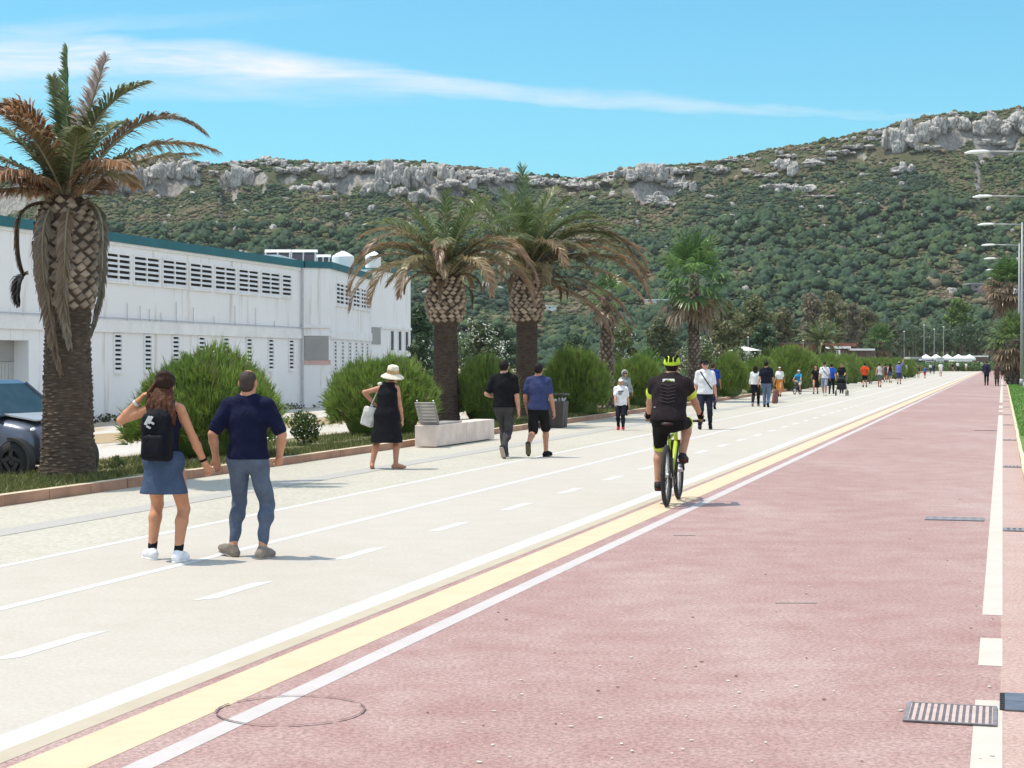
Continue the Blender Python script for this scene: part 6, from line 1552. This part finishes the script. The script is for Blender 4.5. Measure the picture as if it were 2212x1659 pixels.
# her backpack
up = Jw['up']; c0 = Jw['ch'] + A3(-.005, -.175, -.115)
bp = thing('backpack', 'black backpack worn by the woman in the denim skirt', 'backpack', pw, -HW)
Rb = np.array(Matrix.Rotation(R_(-6), 3, 'X'))
sobj('bag', [([rbox(c0 + A3(0, .02, -.01), A3(.082, .04, .155), .045, Rb), ell(c0 + A3(0, .015, .15), A3(.10, .07, .085))], .03)], .009, cloth((.006, .007, .011), .7), bp, folds=.004, ff=24)
sobj('front_pocket', [([rbox(c0 + A3(0, -.075, -.08), A3(.062, .018, .06), .03, Rb)], .02)], .009, cloth((.007, .008, .012), .7), bp, folds=.004, ff=30)
for sx in (-1, 1):
    s_ = Jw['shL'] if sx < 0 else Jw['shR']; P = [cap_(c0 + A3(sx * .07, .02, .20), s_ + A3(-sx * .055, -.03, .065), .02, .02), cap_(s_ + A3(-sx * .055, -.03, .065), s_ + A3(-sx * .06, .085, .0), .02, .02), cap_(s_ + A3(-sx * .06, .085, 0), c0 + A3(sx * .14, .15, -.12), .018, .012)]
    sobj('strap', [(P, .01)], .009, cloth((.02, .017, .018), .7), bp)
for cl_ in (((-.055, .155, .012, .04, .5), (-.03, .16, .010, .034, .5), (-.012, .135, .018, .008, .5), (-.045, .10, .02, .008, .5)), ((-.05, .02, .018, .007, -.5), (.01, 0, .006, .024, .3), (.03, 0, .006, .024, -.3), (-.02, .012, .03, .006, 0))):
    m = MB()
    for x, z, rx, rz_, a in cl_: m.box(tuple(c0 + A3(x, -.062, z - .02)), (rx, .012, rz_), Matrix.Rotation(a, 3, 'Y'))
    m.build('patch', cloth((.6, .6, .6)), bp)
Jm = figure(H=1.69, fem=False, ankL=(-.16, .07, .085), ankR=(.145, -.05, .085), pelvis=(0, 0, .875), wrL=(-.31, .05, .875), elL=(-.5, -1, 0), wrR=(.245, .14, .885), elR=(.8, -.6, 0), footL=(-.95, .22), footR=(.25, 0), kneeL=(-.1, 1, 0), kneeR=(.12, 1, 0), build=.97, shw=1.06, head=(0, .0, -.005))
person('man in navy t-shirt and blue jeans holding the hand of the woman in the skirt', pm, HW, Jm, .008, skin=(.50, .245, .15), hair=('bald', (.06, .045, .04)), top=('tee', (.008, .010, .034), .78, .87, .012), bottom=('trousers', (.095, .122, .175), 1.93, .004), shoes=((.22, .19, .16), (.30, .28, .26)), curl=(.9, .9), pn=((.3, -1, 0), (-.6, .8, 0)))
# woman in the straw hat
ph = gp(840, 1013.5)
Jh = figure(H=1.62, fem=True, ankL=(-.265, -.05, .08), ankR=(.10, .05, .08), pelvis=(-.03, -.02, .86), lean=(.04, .12), head=(.05, .06, -.02), wrL=(-.29, .12, 1.06), elL=(-1, -.3, .25), wrR=(.215, .08, .70), elR=(.5, -1, 0), footL=(-.25, -.15), footR=(1.15, 0), build=1.12, kneeL=(-.2, 1, 0), kneeR=(.15, 1, 0))
def hat_extra(o, J):
    h = J['hd']; R = Matrix.Rotation(R_(10), 3, 'X') @ Matrix.Rotation(R_(8), 3, 'Y'); m = MB()
    prof = [(0, .135), (.05, .132), (.085, .115), (.095, .06), (.10, .0), (.13, -.018), (.175, -.05), (.19, -.065), (.186, -.070), (.13, -.026), (.098, -.01)]
    m.lathe(prof, 32); m.v = [tuple(R @ Vector(p) + Vector(h + A3(0, -.02, .065))) for p in m.v]
    m.m = [0] * len(m.f); ho = m.build('straw_hat', cloth((.72, .66, .54)), o, smooth=True)
    m = MB(); m.lathe([(.0965, .062), (.1015, .0), (.099, .0), (.094, .062)], 32); m.v = [tuple(R @ Vector(p) + Vector(h + A3(0, -.02, .065))) for p in m.v]; m.build('hat_band', cloth((.56, .38, .20)), ho, smooth=True)
person('woman in wide straw hat and loose black dress', ph, R_(12), Jh, .010, skin=SK, hair=('short', HBR), top=('dress', (.010, .010, .013), 0, .43, .02, .27, -.0), shoes=(.10, .045, .03), extra=hat_extra, curl=(.8, .6), barefoot=True)
sd_ = MB(); bgo = thing('shoulder_bag', 'white cloth bag hanging at the side of the woman in the straw hat', 'bag', ph, -R_(12))
wl = Jh['wrL']
sobj('bag', [([rbox(wl + A3(-.075, -.02, -.22), A3(.075, .035, .13), .03, np.array(Matrix.Rotation(R_(16), 3, 'Y')))], .02)], .010, cloth((.66, .64, .60)), bgo, folds=.008, ff=22)
sobj('strap', [([cap_(wl + A3(-.05, -.02, -.07), Jh['shL'] + A3(.02, -.05, .075), .012, .012), cap_(wl + A3(-.02, -.02, -.08), wl + A3(.0, 0, -.0), .012, .012), cap_(Jh['shL'] + A3(.02, -.05, .075), Jh['shL'] + A3(-.03, .03, .07), .03, .03)], .01)], .010, cloth((.66, .64, .60)), bgo)
# two men walking away
p4_ = gp(1089, 989)
J4 = figure(H=1.80, fem=False, ankL=(-.03, .22, .09), ankR=(.05, -.30, .20), pelvis=(0, 0, .925), wrL=(-.20, .22, 1.09), elL=(-.8, -1, -.3), wrR=(.27, -.02, .86), elR=(.5, -1, 0), footL=(-.05, .1), footR=(.12, -.95), build=1.05)
def logo(o, J):
    m = MB(); m.lathe([(0, .001), (.026, .001), (.03, 0), (.026, -.001)], 16, (-.06, -.135, 1.27), 'y'); m.build('emblem', cloth((.02, .02, .022)), o)
person('man in black polo shirt and dark grey trousers beside the concrete bench', p4_, R_(12), J4, .010, skin=SKL, hair=('short', HB), top=('tee', BLACK, .72, .91, .014), bottom=('trousers', (.055, .052, .055), 1.95, .018), shoes=((.03, .03, .05), (.42, .36, .28)), extra=logo, curl=(.9, .6))
p5_ = gp(1163, 988)
J5 = figure(H=1.73, fem=False, ankL=(-.12, -.32, .24), ankR=(.10, .20, .09), pelvis=(0, 0, .90), wrL=(-.225, .10, .86), elL=(-.6, -1, 0), wrR=(.285, .02, .80), elR=(.5, -1, 0), footL=(-.05, -1.1), footR=(.35, .1))
person('man in indigo blue t-shirt and black shorts in front of the litter bin', p5_, R_(12), J5, .010, skin=SK, hair=('short', HB), top=('tee', (.045, .056, .14), .62, .86, .012), bottom=('shorts', (.012, .012, .013), .93, .03), shoes=((.012, .012, .013), (.11, .11, .06)), curl=(.6, .7))
# cyclist on the mountain bike
def tube_obj(name, pts_, r, mat, parent, seg=10):
    m = MB(); m.tube(pts_, r, seg); return m.build(name, mat, parent, smooth=True)
MLIME = M('lime_paint', (.45, .58, .03), .35, var=.05); MBIKE = M('bike_black', (.013, .013, .014), .4); MSPK = M('spoke', (.35, .35, .36), .35, .8)
def bike(p, hd, label, sc=1.0, col=MLIME):
    o = thing('bicycle', label, 'bicycle', p, -hd); R = .368 * sc; wb = 1.15 * sc
    for nm, y in (('rear_wheel', 0), ('front_wheel', wb)):
        m = MB(); pr = [(R - .055 * sc + .03 * sc * math.cos(a) + .027 * sc, .028 * sc * math.sin(a)) for a in np.linspace(0, 2 * PI, 9)]
        m.lathe(pr, 48, (0, y, R), 'x'); w_ = m.build(nm, MTYRE, o, smooth=True)
        m = MB(); m.lathe([(R - .06 * sc, -.012), (R - .075 * sc, -.010), (R - .075 * sc, .010), (R - .06 * sc, .012)], 48, (0, y, R), 'x'); m.build('rim', MBIKE, w_, smooth=True)
        m = MB()
        for q in range(28):
            a = 2 * PI * q / 28; b_ = a + (.35 if q % 2 else -.35); m.tube([(.025 * (1 if q % 4 < 2 else -1), y + .03 * math.cos(b_), R + .03 * math.sin(b_)), (0, y + (R - .07 * sc) * math.cos(a), R + (R - .07 * sc) * math.sin(a))], .0022, 4)
        m.build('spokes', MSPK, w_)
        m = MB(); m.lathe([(0, -.06), (.022, -.06), (.03, -.02), (.03, .02), (.022, .06), (0, .06)], 12, (0, y, R), 'x')
        m.lathe([(.05, -.036), (.09, -.036), (.09, -.033), (.05, -.033)], 20, (0, y, R), 'x'); m.build('hub', MSTEEL, w_)
    bb = (0, .44 * sc, .33 * sc); st = (0, .24 * sc, .80 * sc); hd_ = (0, .86 * sc, .86 * sc); h2 = (0, .90 * sc, .74 * sc)
    m = MB(); m.tube([bb, st], .021, 10); m.tube([st, hd_], .021, 10); m.tube([bb, h2], .026, 10); m.tube([hd_, h2], .026, 10); m.build('frame', col, o, smooth=True)
    m = MB()
    for sx in (-1, 1): m.tube([(sx * .07, 0, R), (sx * .035, bb[1] - .06, bb[2])], .012, 8); m.tube([(sx * .07, 0, R), (sx * .03, st[1] - .01, st[2] - .05)], .010, 8)
    m.build('stay', MBIKE, o, smooth=True)
    m = MB()
    for sx in (-1, 1): m.tube([(sx * .065, wb, R), (sx * .062, 1.0 * sc, .62 * sc), (sx * .05, .905 * sc, .74 * sc)], [.016, .019, .021], 8)
    m.tube([(-.06, .9 * sc, .735 * sc), (.06, .9 * sc, .735 * sc)], .022, 8); m.build('fork', MBIKE, o, smooth=True)
    m = MB(); m.tube([hd_, (0, .84 * sc, .93 * sc), (0, .90 * sc, .97 * sc)], .018, 8); m.tube([(-.36 * sc, .82 * sc, 1.0 * sc), (-.1, .89 * sc, .98 * sc), (.1, .89 * sc, .98 * sc), (.36 * sc, .82 * sc, 1.0 * sc)], .014, 8); hb = m.build('handlebar', MBIKE, o, smooth=True)
    m = MB()
    for sx in (-1, 1): m.tube([(sx * .28 * sc, .83 * sc, .995 * sc), (sx * .37 * sc, .82 * sc, 1.0 * sc)], .018, 8); m.tube([(sx * .25 * sc, .87 * sc, .985 * sc), (sx * .33 * sc, .92 * sc, .965 * sc)], .007, 6)
    m.build('grip', MTYRE, hb, smooth=True)
    m = MB(); m.tube([st, (0, .20 * sc, .97 * sc)], .014, 8); m.build('seat_post', MBIKE, o)
    sobj('saddle', [([cap_((0, .07 * sc, .985 * sc), (0, .33 * sc, .985 * sc), .075, .02, .32, 2), cap_((-.035, .06 * sc, .985 * sc), (.035, .06 * sc, .985 * sc), .045, .045, .5, 2)], .03)], .009, M('saddle_dark', (.03, .012, .014), .5), o)
    m = MB(); m.lathe([(.05, .045), (.085, .045), (.085, .049), (.05, .049)], 24, bb, 'x')
    m.tube([(.06, bb[1], bb[2]), (.07, bb[1] + .03, bb[2] + .165)], .012, 6); m.tube([(-.06, bb[1], bb[2]), (-.07, bb[1] - .03, bb[2] - .165)], .012, 6)
    for sx in (-1, 1): m.box((sx * .12, bb[1] + sx * .03, bb[2] + sx * .165), (.05, .045, .011))
    m.build('crank', MBIKE, o)
    m = MB(); m.tube([(.05, bb[1], bb[2] + .085), (.05, 0, R + .05)], .005, 5); m.tube([(.05, bb[1], bb[2] - .085), (.05, .04, R - .14), (.05, 0, R - .05)], .005, 5); m.box((.055, .03, R - .09), (.012, .025, .06)); m.lathe([(.02, .035), (.06, .035), (.055, .055), (.02, .055)], 20, (0, 0, R), 'x'); m.build('chain', MBIKE, o)
    m = MB(); m.box((0, -.0, R * 2 + .02), (.022, .05, .004)); 
    return o
pr_, pf_ = G(1440, 1094), G(1465, 1077); 
dv = pf_ - pr_; HB_ = R_(12.5)
bike((pr_.x, pr_.y, 0), HB_, 'black and lime mountain bicycle ridden by the man in the lime helmet')
mg = MB()
Jc = figure(H=1.69, fem=False, pelvis=(0, .17, 1.02), lean=(0, .30), head=(.015, .05, .0), wrL=(-.335, .76, 1.03), wrR=(.335, .76, 1.03), elL=(-1, -.3, -.1), elR=(1, -.3, -.1), ankL=(-.15, .345, .255), ankR=(.14, .42, .60), kneeL=(-.15, 1, .2), kneeR=(.25, 1, .3), footL=(-.1, -.15), footR=(.15, -.15), build=1.24, shw=1.12)
def cyc_extra(o, J):
    k = J['k']; LM = (.58, .70, .10)
    for s, sg in (('L', -1), ('R', 1)):
        a = lerp(J['sh' + s], J['el' + s], .60); b_ = lerp(J['sh' + s], J['el' + s], .70); sobj('sleeve_cuff', [([cap_(lerp(J['sh' + s], J['el' + s], .55), lerp(J['sh' + s], J['el' + s], .64), .081, .078)], 0)], .009, cloth(LM), o)
        a = lerp(J['hip' + s], J['kn' + s], .845); b_ = lerp(J['hip' + s], J['kn' + s], .868); sobj('short_cuff', [([cap_(a, b_, .084, .083)], 0)], .009, cloth(LM), o)
        pal, fin = hand_prims(J, s, 1.1, (0, -.2, -1)); P = [cap_(p[1], p[2], p[3] + .006, p[4] + .006) for p in pal] + [cap_(p[1], p[2], p[3] + .003, p[4] + .003) for p in fin[:8:2]]
        sobj('glove', [(P, .008)], .008, cloth(BLACK), o)
    m = MB(); up = J['up']; q = J['nb'] + A3(0, -.15, -.05)
    Rm = Matrix.Rotation(R_(-12), 3, 'X')
    m.box(tuple(q), (.072, .012, .034), Rm); m.build('collar_patch', cloth((.72, .74, .66)), o, bevel=.006)
    m = MB(); m.box(tuple(q + A3(.012, -.014, .005)), (.03, .004, .012), Rm); m.box(tuple(q + A3(-.0, -.014, -.018)), (.05, .004, .005), Rm); m.build('collar_mark', cloth(LM), o)
    m = MB()
    for z in range(6):
        for sx in (-1, 1): m.box(tuple(J['ch'] + up * (.10 - .042 * z) + A3(sx * .045, -.168, 0)), (.047, .006, .0035), Matrix.Rotation(sx * -.22, 3, 'Y'))
    m.build('chevron', cloth((.10, .08, .085)), o)
    m = MB(); m.box(tuple(J['wst'] + A3(-.14, -.10, .02)), (.03, .006, .006)); m.build('reflector', cloth((.6, .6, .6)), o)
person('cyclist in lime helmet and black jersey with lime cuffs', (pr_.x, pr_.y, 0), HB_, Jc, .009, skin=(.47, .25, .165), hair=('short', HB), top=('tee', (.022, .016, .018), .62, 1.02, .006), bottom=('shorts', (.010, .010, .011), .84, .008), shoes=((.028, .025, .027), (.09, .02, .022)), socks=((.02, .02, .02), .22), hat=('helmet', (.50, .68, .05), (.012, .012, .012)), extra=cyc_extra, curl=(1.1, 1.1), pn=((0, -.2, -1), (0, -.2, -1)))
# boy, woman with grey hood, man with strap, man in blue
def b_extra(o, J):
    eyes_mouth(o, J); m = MB(); k = J['k']; c = J['ch'] + A3(0, .155 * k, -.03)
    for (x, z, a, b_) in ((-.06, .09, .05, .006), (.04, .085, .04, .006), (0, .06, .085, .008), (-.03, -.0, .006, .03), (-.01, -.03, .02, .005), (.008, 0, .006, .03), (.045, .028, .02, .005), (.063, .012, .005, .015), (.045, 0, .02, .005), (.028, -.015, .005, .015), (.045, -.03, .02, .005)):
        m.box(tuple(c + A3(x * k, 0, z * k)), (a * k, .008, b_ * k))
    m.build('print', cloth((.03, .03, .09)), o)
person('boy in white printed t-shirt, white cap and red shoes', gp(1341, 929), PI + R_(8), walk(1.32, False, 1, step=.08, sw=.02, wrR=(.12, .22, .68), head=(0, 0, 0)), .011, skin=SKL, hair=('short', HBR), top=('tee', WHT, .75, .62, .02), bottom=('trousers', (.014, .014, .022), 1.93, .012), shoes=((.55, .02, .03), (.7, .7, .7)), hat=('cap', (.72, .72, .7)), extra=b_extra)
def g_extra(o, J):
    glasses(o, J); k = J['k']; h = J['hd']
    sobj('hood', [([ell(h + A3(0, -.02, .02), A3(.105, .115, .125))], 0)], .013, cloth((.34, .35, .36)), o, subs=[ell(h + A3(0, .085, -.01), A3(.075, .08, .10))])
    for sg, s in ((-1, 'shL'), (1, 'shR')): sobj('strap', [([cap_(J[s] + A3(-sg * .06, .06, .06), J[s] + A3(-sg * .05, .12, -.22), .017, .015)], 0)], .012, cloth(BLACK), o)
person('person in grey hooded jacket and dark glasses behind the boy', gp(1349, 898), PI + R_(-6), walk(1.47, True, -1, step=.14, wrL=(-.26, .0, .68)), .014, skin=SKL, hair=None, top=('tee', (.30, .315, .325), 1.95, .74, .03), bottom=('trousers', (.014, .014, .018), 1.95, .012), shoes=(.03, .03, .03), extra=g_extra)
def s_extra(o, J):
    glasses(o, J); k = J['k']; a = J['shL'] if False else J['shR']
    P = [cap_(J['shR'] + A3(-.06, .10, .045), J['ch'] + A3(.0, .155, -.03), .016, .016), cap_(J['ch'] + A3(0, .155, -.03), J['pel'] + A3(-.17, .11, .10), .016, .016), cap_(J['shR'] + A3(-.06, .10, .045), J['shR'] + A3(-.06, -.06, .06), .018, .018)]
    sobj('strap', [(P, .01)], .011, cloth(BLACK), o)
person('man in white t-shirt with black shoulder strap, cap and sunglasses', gp(1523, 927.5), PI + R_(4), walk(1.80, False, -1, step=.07, sw=.03, stance=.13), .012, skin=(.56, .29, .21), hair=('short', HBR), top=('tee', WHT, .75, .90, .02), bottom=('trousers', (.016, .018, .032), 1.95, .012), shoes=(.016, .016, .018), hat=('cap', BLACK), extra=s_extra)
person('man in royal blue t-shirt walking away behind the man with the strap', gp(1540, 884), R_(14), walk(1.72, False, 1, step=.2), .014, skin=SKD, hair=('short', (.05, .03, .02)), top=('tee', (.015, .05, .30), .7, .88, .01), bottom=('trousers', (.014, .02, .05), 1.95, .012), shoes=(.012, .012, .012))
# ---------------------------------------------------------------- farther walkers
FAR = 'walkers farther along the promenade'
def far(label, x, yf, yh, hd, fem, hair, top, bottom, shoes=(.02, .02, .02), skin=SK, vox=.018, ph=1, hat=None, extra=None, group=None, fac=1.0, **kw):
    p = gp(x, yf); H = fac * (yf - yh) * p[1] / FPX * (1.0 if not hat else .985)
    H = min(max(H, 1.0), 1.92); k = H / 1.75
    t = None if top is None else list(top)
    if t: t[3] = t[3] * k
    b_ = None if bottom is None else list(bottom)
    if b_ and b_[0] == 'skirt': b_[2] *= k; b_[3] *= k
    if t and t[0] == 'dress' and len(t) > 5: t[5] *= k
    return person(label, p, hd, walk(H, fem, ph, **kw), vox, skin=skin, hair=hair, top=t, bottom=b_, shoes=shoes, hat=hat, extra=extra, group=group, face=False)
AW = HR; TO = PI + HR
far('woman with long dark hair in a white blouse and dark trousers', 1632, 878, 788, AW, True, ('long', (.02, .012, .01), .42), ('tee', WHT, 1.9, .92, .012), ('trousers', (.014, .014, .022), 1.95, .014), (.30, .2, .18), ph=-1)
far('broad man in dark navy polo and light blue jeans', 1655, 879.5, 778, AW, False, ('short', HB), ('tee', (.011, .013, .024), .75, .88, .03), ('trousers', (.12, .17, .26), 1.95, .02), (.012, .012, .014), ph=1, step=.16)
far('woman in white top and wide orange trousers', 1684, 857, 790, TO, True, ('bob', HBR), ('tee', WHT, .7, 1.0, .008), ('skirt', (.50, .19, .03), .34, .30), (.02, .02, .02), ph=1, extra=glasses, hat=('cap', (.6, .58, .5)))
bg2 = thing('cloth_bag', 'tall reddish brown bag hanging beside the man in the navy polo', 'bag', gp(1674, 872), -AW)
sobj('bag', [([cap_((0, 0, .10), (.03, 0, .52), .135, .10, .6)], 0)], .02, cloth((.20, .095, .085)), bg2, folds=.008, ff=18, clips=[(A3(0, 0, .005), (0, 0, -1))])
sobj('strap', [([cap_((0.02, 0, .58), (-.05, 0, .86), .025, .02), cap_((.05, 0, .58), (-.03, 0, .86), .025, .02)], .0)], .02, cloth((.02, .02, .02)), bg2)
# child on a small bicycle coming this way
pk = gp(1728, 852)
bike(pk, PI + HR + .25, 'small dark bicycle ridden by the child in the turquoise shirt', .66, MBIKE)
Jk = figure(H=1.28, fem=False, pelvis=(0, .12, .70), lean=(0, .15), wrL=(-.24, .54, .68), wrR=(.24, .54, .68), elL=(-1, -.3, -.1), elR=(1, -.3, -.1), ankL=(-.11, .25, .20), ankR=(.11, .31, .42), kneeL=(-.2, 1, .2), kneeR=(.25, 1, .3))
person('child in turquoise shirt and pale helmet on a small bicycle', pk, PI + HR + .25, Jk, .016, skin=SKL, hair=('short', HBR), top=('tee', (.03, .26, .46), .8, .68, .01), bottom=('shorts', (.55, .52, .5), .8, .012), shoes=(.10, .02, .03), hat=('helmet', (.55, .62, .6)), extra=eyes_mouth)
far('woman in a long black dress with dark hair', 1762, 851, 787.5, TO, True, ('long', HB, .3), ('dress', (.012, .012, .015), .5, .38, .01, .22), None, (.012, .012, .012), ph=-1, wrL=(-.40, .15, .92))
far('man in white t-shirt with dark strap and grey knee shorts', 1781, 854.8, 780, TO, False, ('short', HB), ('tee', WHT, .75, .90, .02), ('shorts', (.25, .28, .36), 1.0, .02), (.6, .6, .62), ph=1, hat=('cap', BLACK), extra=s_extra)
far('man in bright blue t-shirt and black trousers', 1796, 851, 784, AW, False, ('short', HB), ('tee', (.015, .085, .42), .7, .88, .012), ('trousers', (.012, .014, .022), 1.95, .014), ph=-1)
far('person in black t-shirt and cap pushing a pram', 1818, 850, 781.5, TO, True, ('short', HBR), ('tee', (.012, .012, .013), .7, .88, .02), ('trousers', (.012, .012, .014), 1.95, .014), ph=1, hat=('cap', (.12, .11, .06)), wrL=(-.17, .36, 1.0), wrR=(.17, .36, 1.0))
pp = gp(1818, 854.8); pram = thing('pram', 'black three wheeled pram pushed by the person in the cap', 'pram', pp, -TO)
sobj('hood', [([ell((0, .15, .72), (.24, .30, .26))], 0)], .02, cloth((.02, .02, .022)), pram, clips=[(A3(0, .2, .62), (0, .7, -.7))])
sobj('seat', [([rbox((0, .12, .48), (.16, .24, .12), .05)], 0)], .02, cloth((.028, .028, .03)), pram)
m = MB()
for sx in (-1, 1): m.tube([(sx * .2, -.42, 1.02), (sx * .22, .0, .55), (sx * .25, .35, .15)], .016, 6); m.tube([(sx * .22, 0, .55), (sx * .3, -.2, .13)], .016, 6)
m.tube([(-.2, -.42, 1.02), (.2, -.42, 1.02)], .018, 6); m.build('frame', MBIKE, pram)
for x, y in ((-.3, -.2), (.3, -.2), (-.26, .4), (.26, .4)):
    m = MB(); m.lathe([(.07, -.02), (.13, -.025), (.14, 0), (.13, .025), (.07, .02)], 18, (x, y, .14), 'x'); m.build('wheel', MTYRE, pram)
far('person in dark green top holding a pale bag beside the hedge', 1847, 827, 786, TO, False, ('short', HBR), ('tee', (.025, .035, .02), .8, .85, .02), ('trousers', (.02, .022, .03), 1.95, .014), vox=.026, wrL=(-.12, .25, 1.1), hat=('cap', (.3, .3, .26)))
far('runner in bright orange t-shirt and black shorts', 1868, 836.5, 782.8, AW, False, ('short', HB), ('tee', (.62, .075, .02), .85, .84, .03), ('shorts', (.015, .015, .02), .75, .02), (.02, .02, .02), ph=-1, step=.3, vox=.024, skin=(.5, .25, .18), wrL=(-.22, .18, 1.0), wrR=(.24, .05, 1.02))
far('person in grey trousers half hidden behind the orange runner', 1880, 829, 786, TO, True, ('bob', HB), ('tee', (.07, .07, .06), .8, .9, .02), ('trousers', (.22, .22, .23), 1.95, .02), vox=.026)
far('woman with bare shoulders, white wrap and grey skirt', 1900, 836.5, 781.6, AW, True, ('bun', HB), ('tank', (.52, .51, .53), 0, .80, .02), ('skirt', (.10, .10, .10), .52, .24), (.04, .04, .04), ph=1, vox=.024, hat=('cap', (.55, .58, .42)))
far('woman in dark patterned top and red shorts', 1913, 825, 784.6, AW, True, ('bob', HB), ('tank', (.05, .05, .10), 0, .9, .01), ('shorts', (.15, .03, .025), .5, .02), ph=-1, vox=.026, skin=(.6, .32, .25))
far('woman in black vest and denim miniskirt', 1923, 827, 784, AW, True, ('long', HB, .2), ('tank', (.012, .012, .014), 0, .95, .01), ('skirt', (.05, .075, .17), .62, .19), ph=1, vox=.026, skin=(.6, .34, .26))
far('man in lilac blue t-shirt raising one arm', 1942, 830, 779.7, AW, False, ('short', HB), ('tee', (.14, .17, .42), .8, .88, .02), ('shorts', (.05, .055, .16), .9, .02), ph=-1, vox=.024, hat=('cap', (.5, .5, .46)), wrR=(.30, .10, 1.92), elR=(1, -.2, .3))
far('person in dark dungarees with pale sleeves', 1955, 818.5, 783, AW, True, ('short', HB), ('tee', (.55, .53, .52), .9, .95, .01), ('trousers', (.025, .024, .024), 1.95, .02), vox=.028)
far('person in pale clothes near the far end of the hedge', 1976, 816.5, 787.5, TO, True, ('bob', HBR), ('tee', (.55, .55, .52), .7, .9, .02), ('trousers', (.4, .38, .36), 1.95, .014), vox=.03)
far('woman in plain black dress far off beside the person in pale clothes', 1984, 816, 787, TO, True, ('long', HB, .15), ('dress', (.014, .014, .016), 0, .5, .01, .24), None, (.3, .05, .04), vox=.03)
far('child in blue shirt and red shorts in the road', 1998, 817.2, 791, TO, False, ('short', HB), ('tee', (.06, .11, .30), .8, .85, .01), ('shorts', (.45, .03, .05), .8, .02), (.03, .02, .02), vox=.03)
far('man in dark blue with white sleeves under the far parasol', 2010, 807, 784.6, AW, False, ('short', HB), ('tee', (.55, .56, .62), .9, .95, .02), ('trousers', (.03, .04, .08), 1.95, .02), vox=.04)
far('man in dark blue jacket beside the stall', 2017, 807.2, 785.5, TO, False, ('short', HB), ('tee', (.02, .024, .05), 1.8, .85, .02), ('trousers', (.025, .03, .06), 1.95, .02), vox=.04, ph=-1)
far('runner all in white on the road before the parasols', 2032, 813, 781.6, AW, False, ('short', HB), ('tee', (.72, .71, .70), .8, .80, .03), ('shorts', (.6, .6, .6), .6, .03), (.3, .1, .08), vox=.03, step=.12, hat=('cap', (.7, .7, .68)))
far('woman in black with a pink bag standing before the far hedge', 2058, 802.5, 784, TO, True, ('bob', (.3, .16, .06)), ('tee', (.012, .012, .014), .7, .9, .02), ('skirt', (.4, .12, .16), .6, .22), vox=.045)
far('person in white top and black trousers before the far hedge', 2069, 802, 780.6, TO, False, ('short', HB), ('tee', (.72, .72, .70), .8, .9, .02), ('trousers', (.012, .012, .014), 1.95, .02), vox=.045, hat=('cap', (.5, .55, .3)))
far('person in white top and pale skirt before the far hedge', 2087, 802, 783, TO, True, ('short', HB), ('tee', (.75, .75, .74), .6, 1.0, .02), ('skirt', (.55, .4, .38), .7, .2), vox=.045, ph=-1)
far('person in black with white bag, left of three by the right palm', 2104, 801.5, 781, TO, True, ('short', (.5, .5, .46)), ('tee', (.02, .02, .022), .7, .9, .02), ('trousers', (.4, .4, .4), 1.95, .02), vox=.045)
far('person in dark clothes, middle one of three by the right palm', 2113, 801.5, 779, TO, False, ('short', (.55, .55, .5)), ('tee', (.015, .015, .02), 1.8, .85, .02), ('trousers', (.02, .02, .02), 1.95, .02), vox=.045, ph=-1)
far('person in pale top, right one of three by the right palm', 2121, 801.5, 780, TO, True, ('short', HBR), ('tee', (.6, .58, .5), .8, .9, .02), ('trousers', (.03, .03, .04), 1.95, .02), vox=.045)
far('man in long navy shirt and black trousers near the right kerb', 2131, 832.7, 778, AW, False, ('short', HBR), ('tee', (.025, .026, .055), 1.5, .72, .02), ('trousers', (.010, .010, .012), 1.95, .014), ph=-1, vox=.024, step=.12)
far('woman in brown dress and black leggings near the right kerb', 2153.5, 834, 783, AW, True, ('bob', (.12, .06, .03)), ('dress', (.085, .05, .042), .8, .52, .01, .2), ('trousers', (.012, .012, .013), 1.9, .01), ph=1, vox=.024, step=.12)
far('person in black with bare legs beyond the woman in brown', 2166, 823, 786, TO, True, ('bob', HB), ('tee', (.02, .02, .022), .8, .85, .02), ('shorts', (.02, .02, .02), .5, .02), (.7, .68, .66), vox=.03, skin=(.6, .36, .3))
# ---------------------------------------------------------------- air between here and the hills
mhz = bpy.data.materials.new('haze'); mhz.use_nodes = True; nt = mhz.node_tree
nt.nodes.remove(nt.nodes['Principled BSDF'])
pv = nd(nt, 'ShaderNodeVolumePrincipled'); pv.inputs['Color'].default_value = HAZE_C; pv.inputs['Density'].default_value = HAZE_D; pv.inputs['Anisotropy'].default_value = 0.0
nt.links.new(pv.outputs[0], nt.nodes['Material Output'].inputs['Volume'])
hb_ = MB(); hb_.box((0, 520, 84.5), (820, 680, 85.5)); kind(hb_.build('haze', mhz), 'stuff')
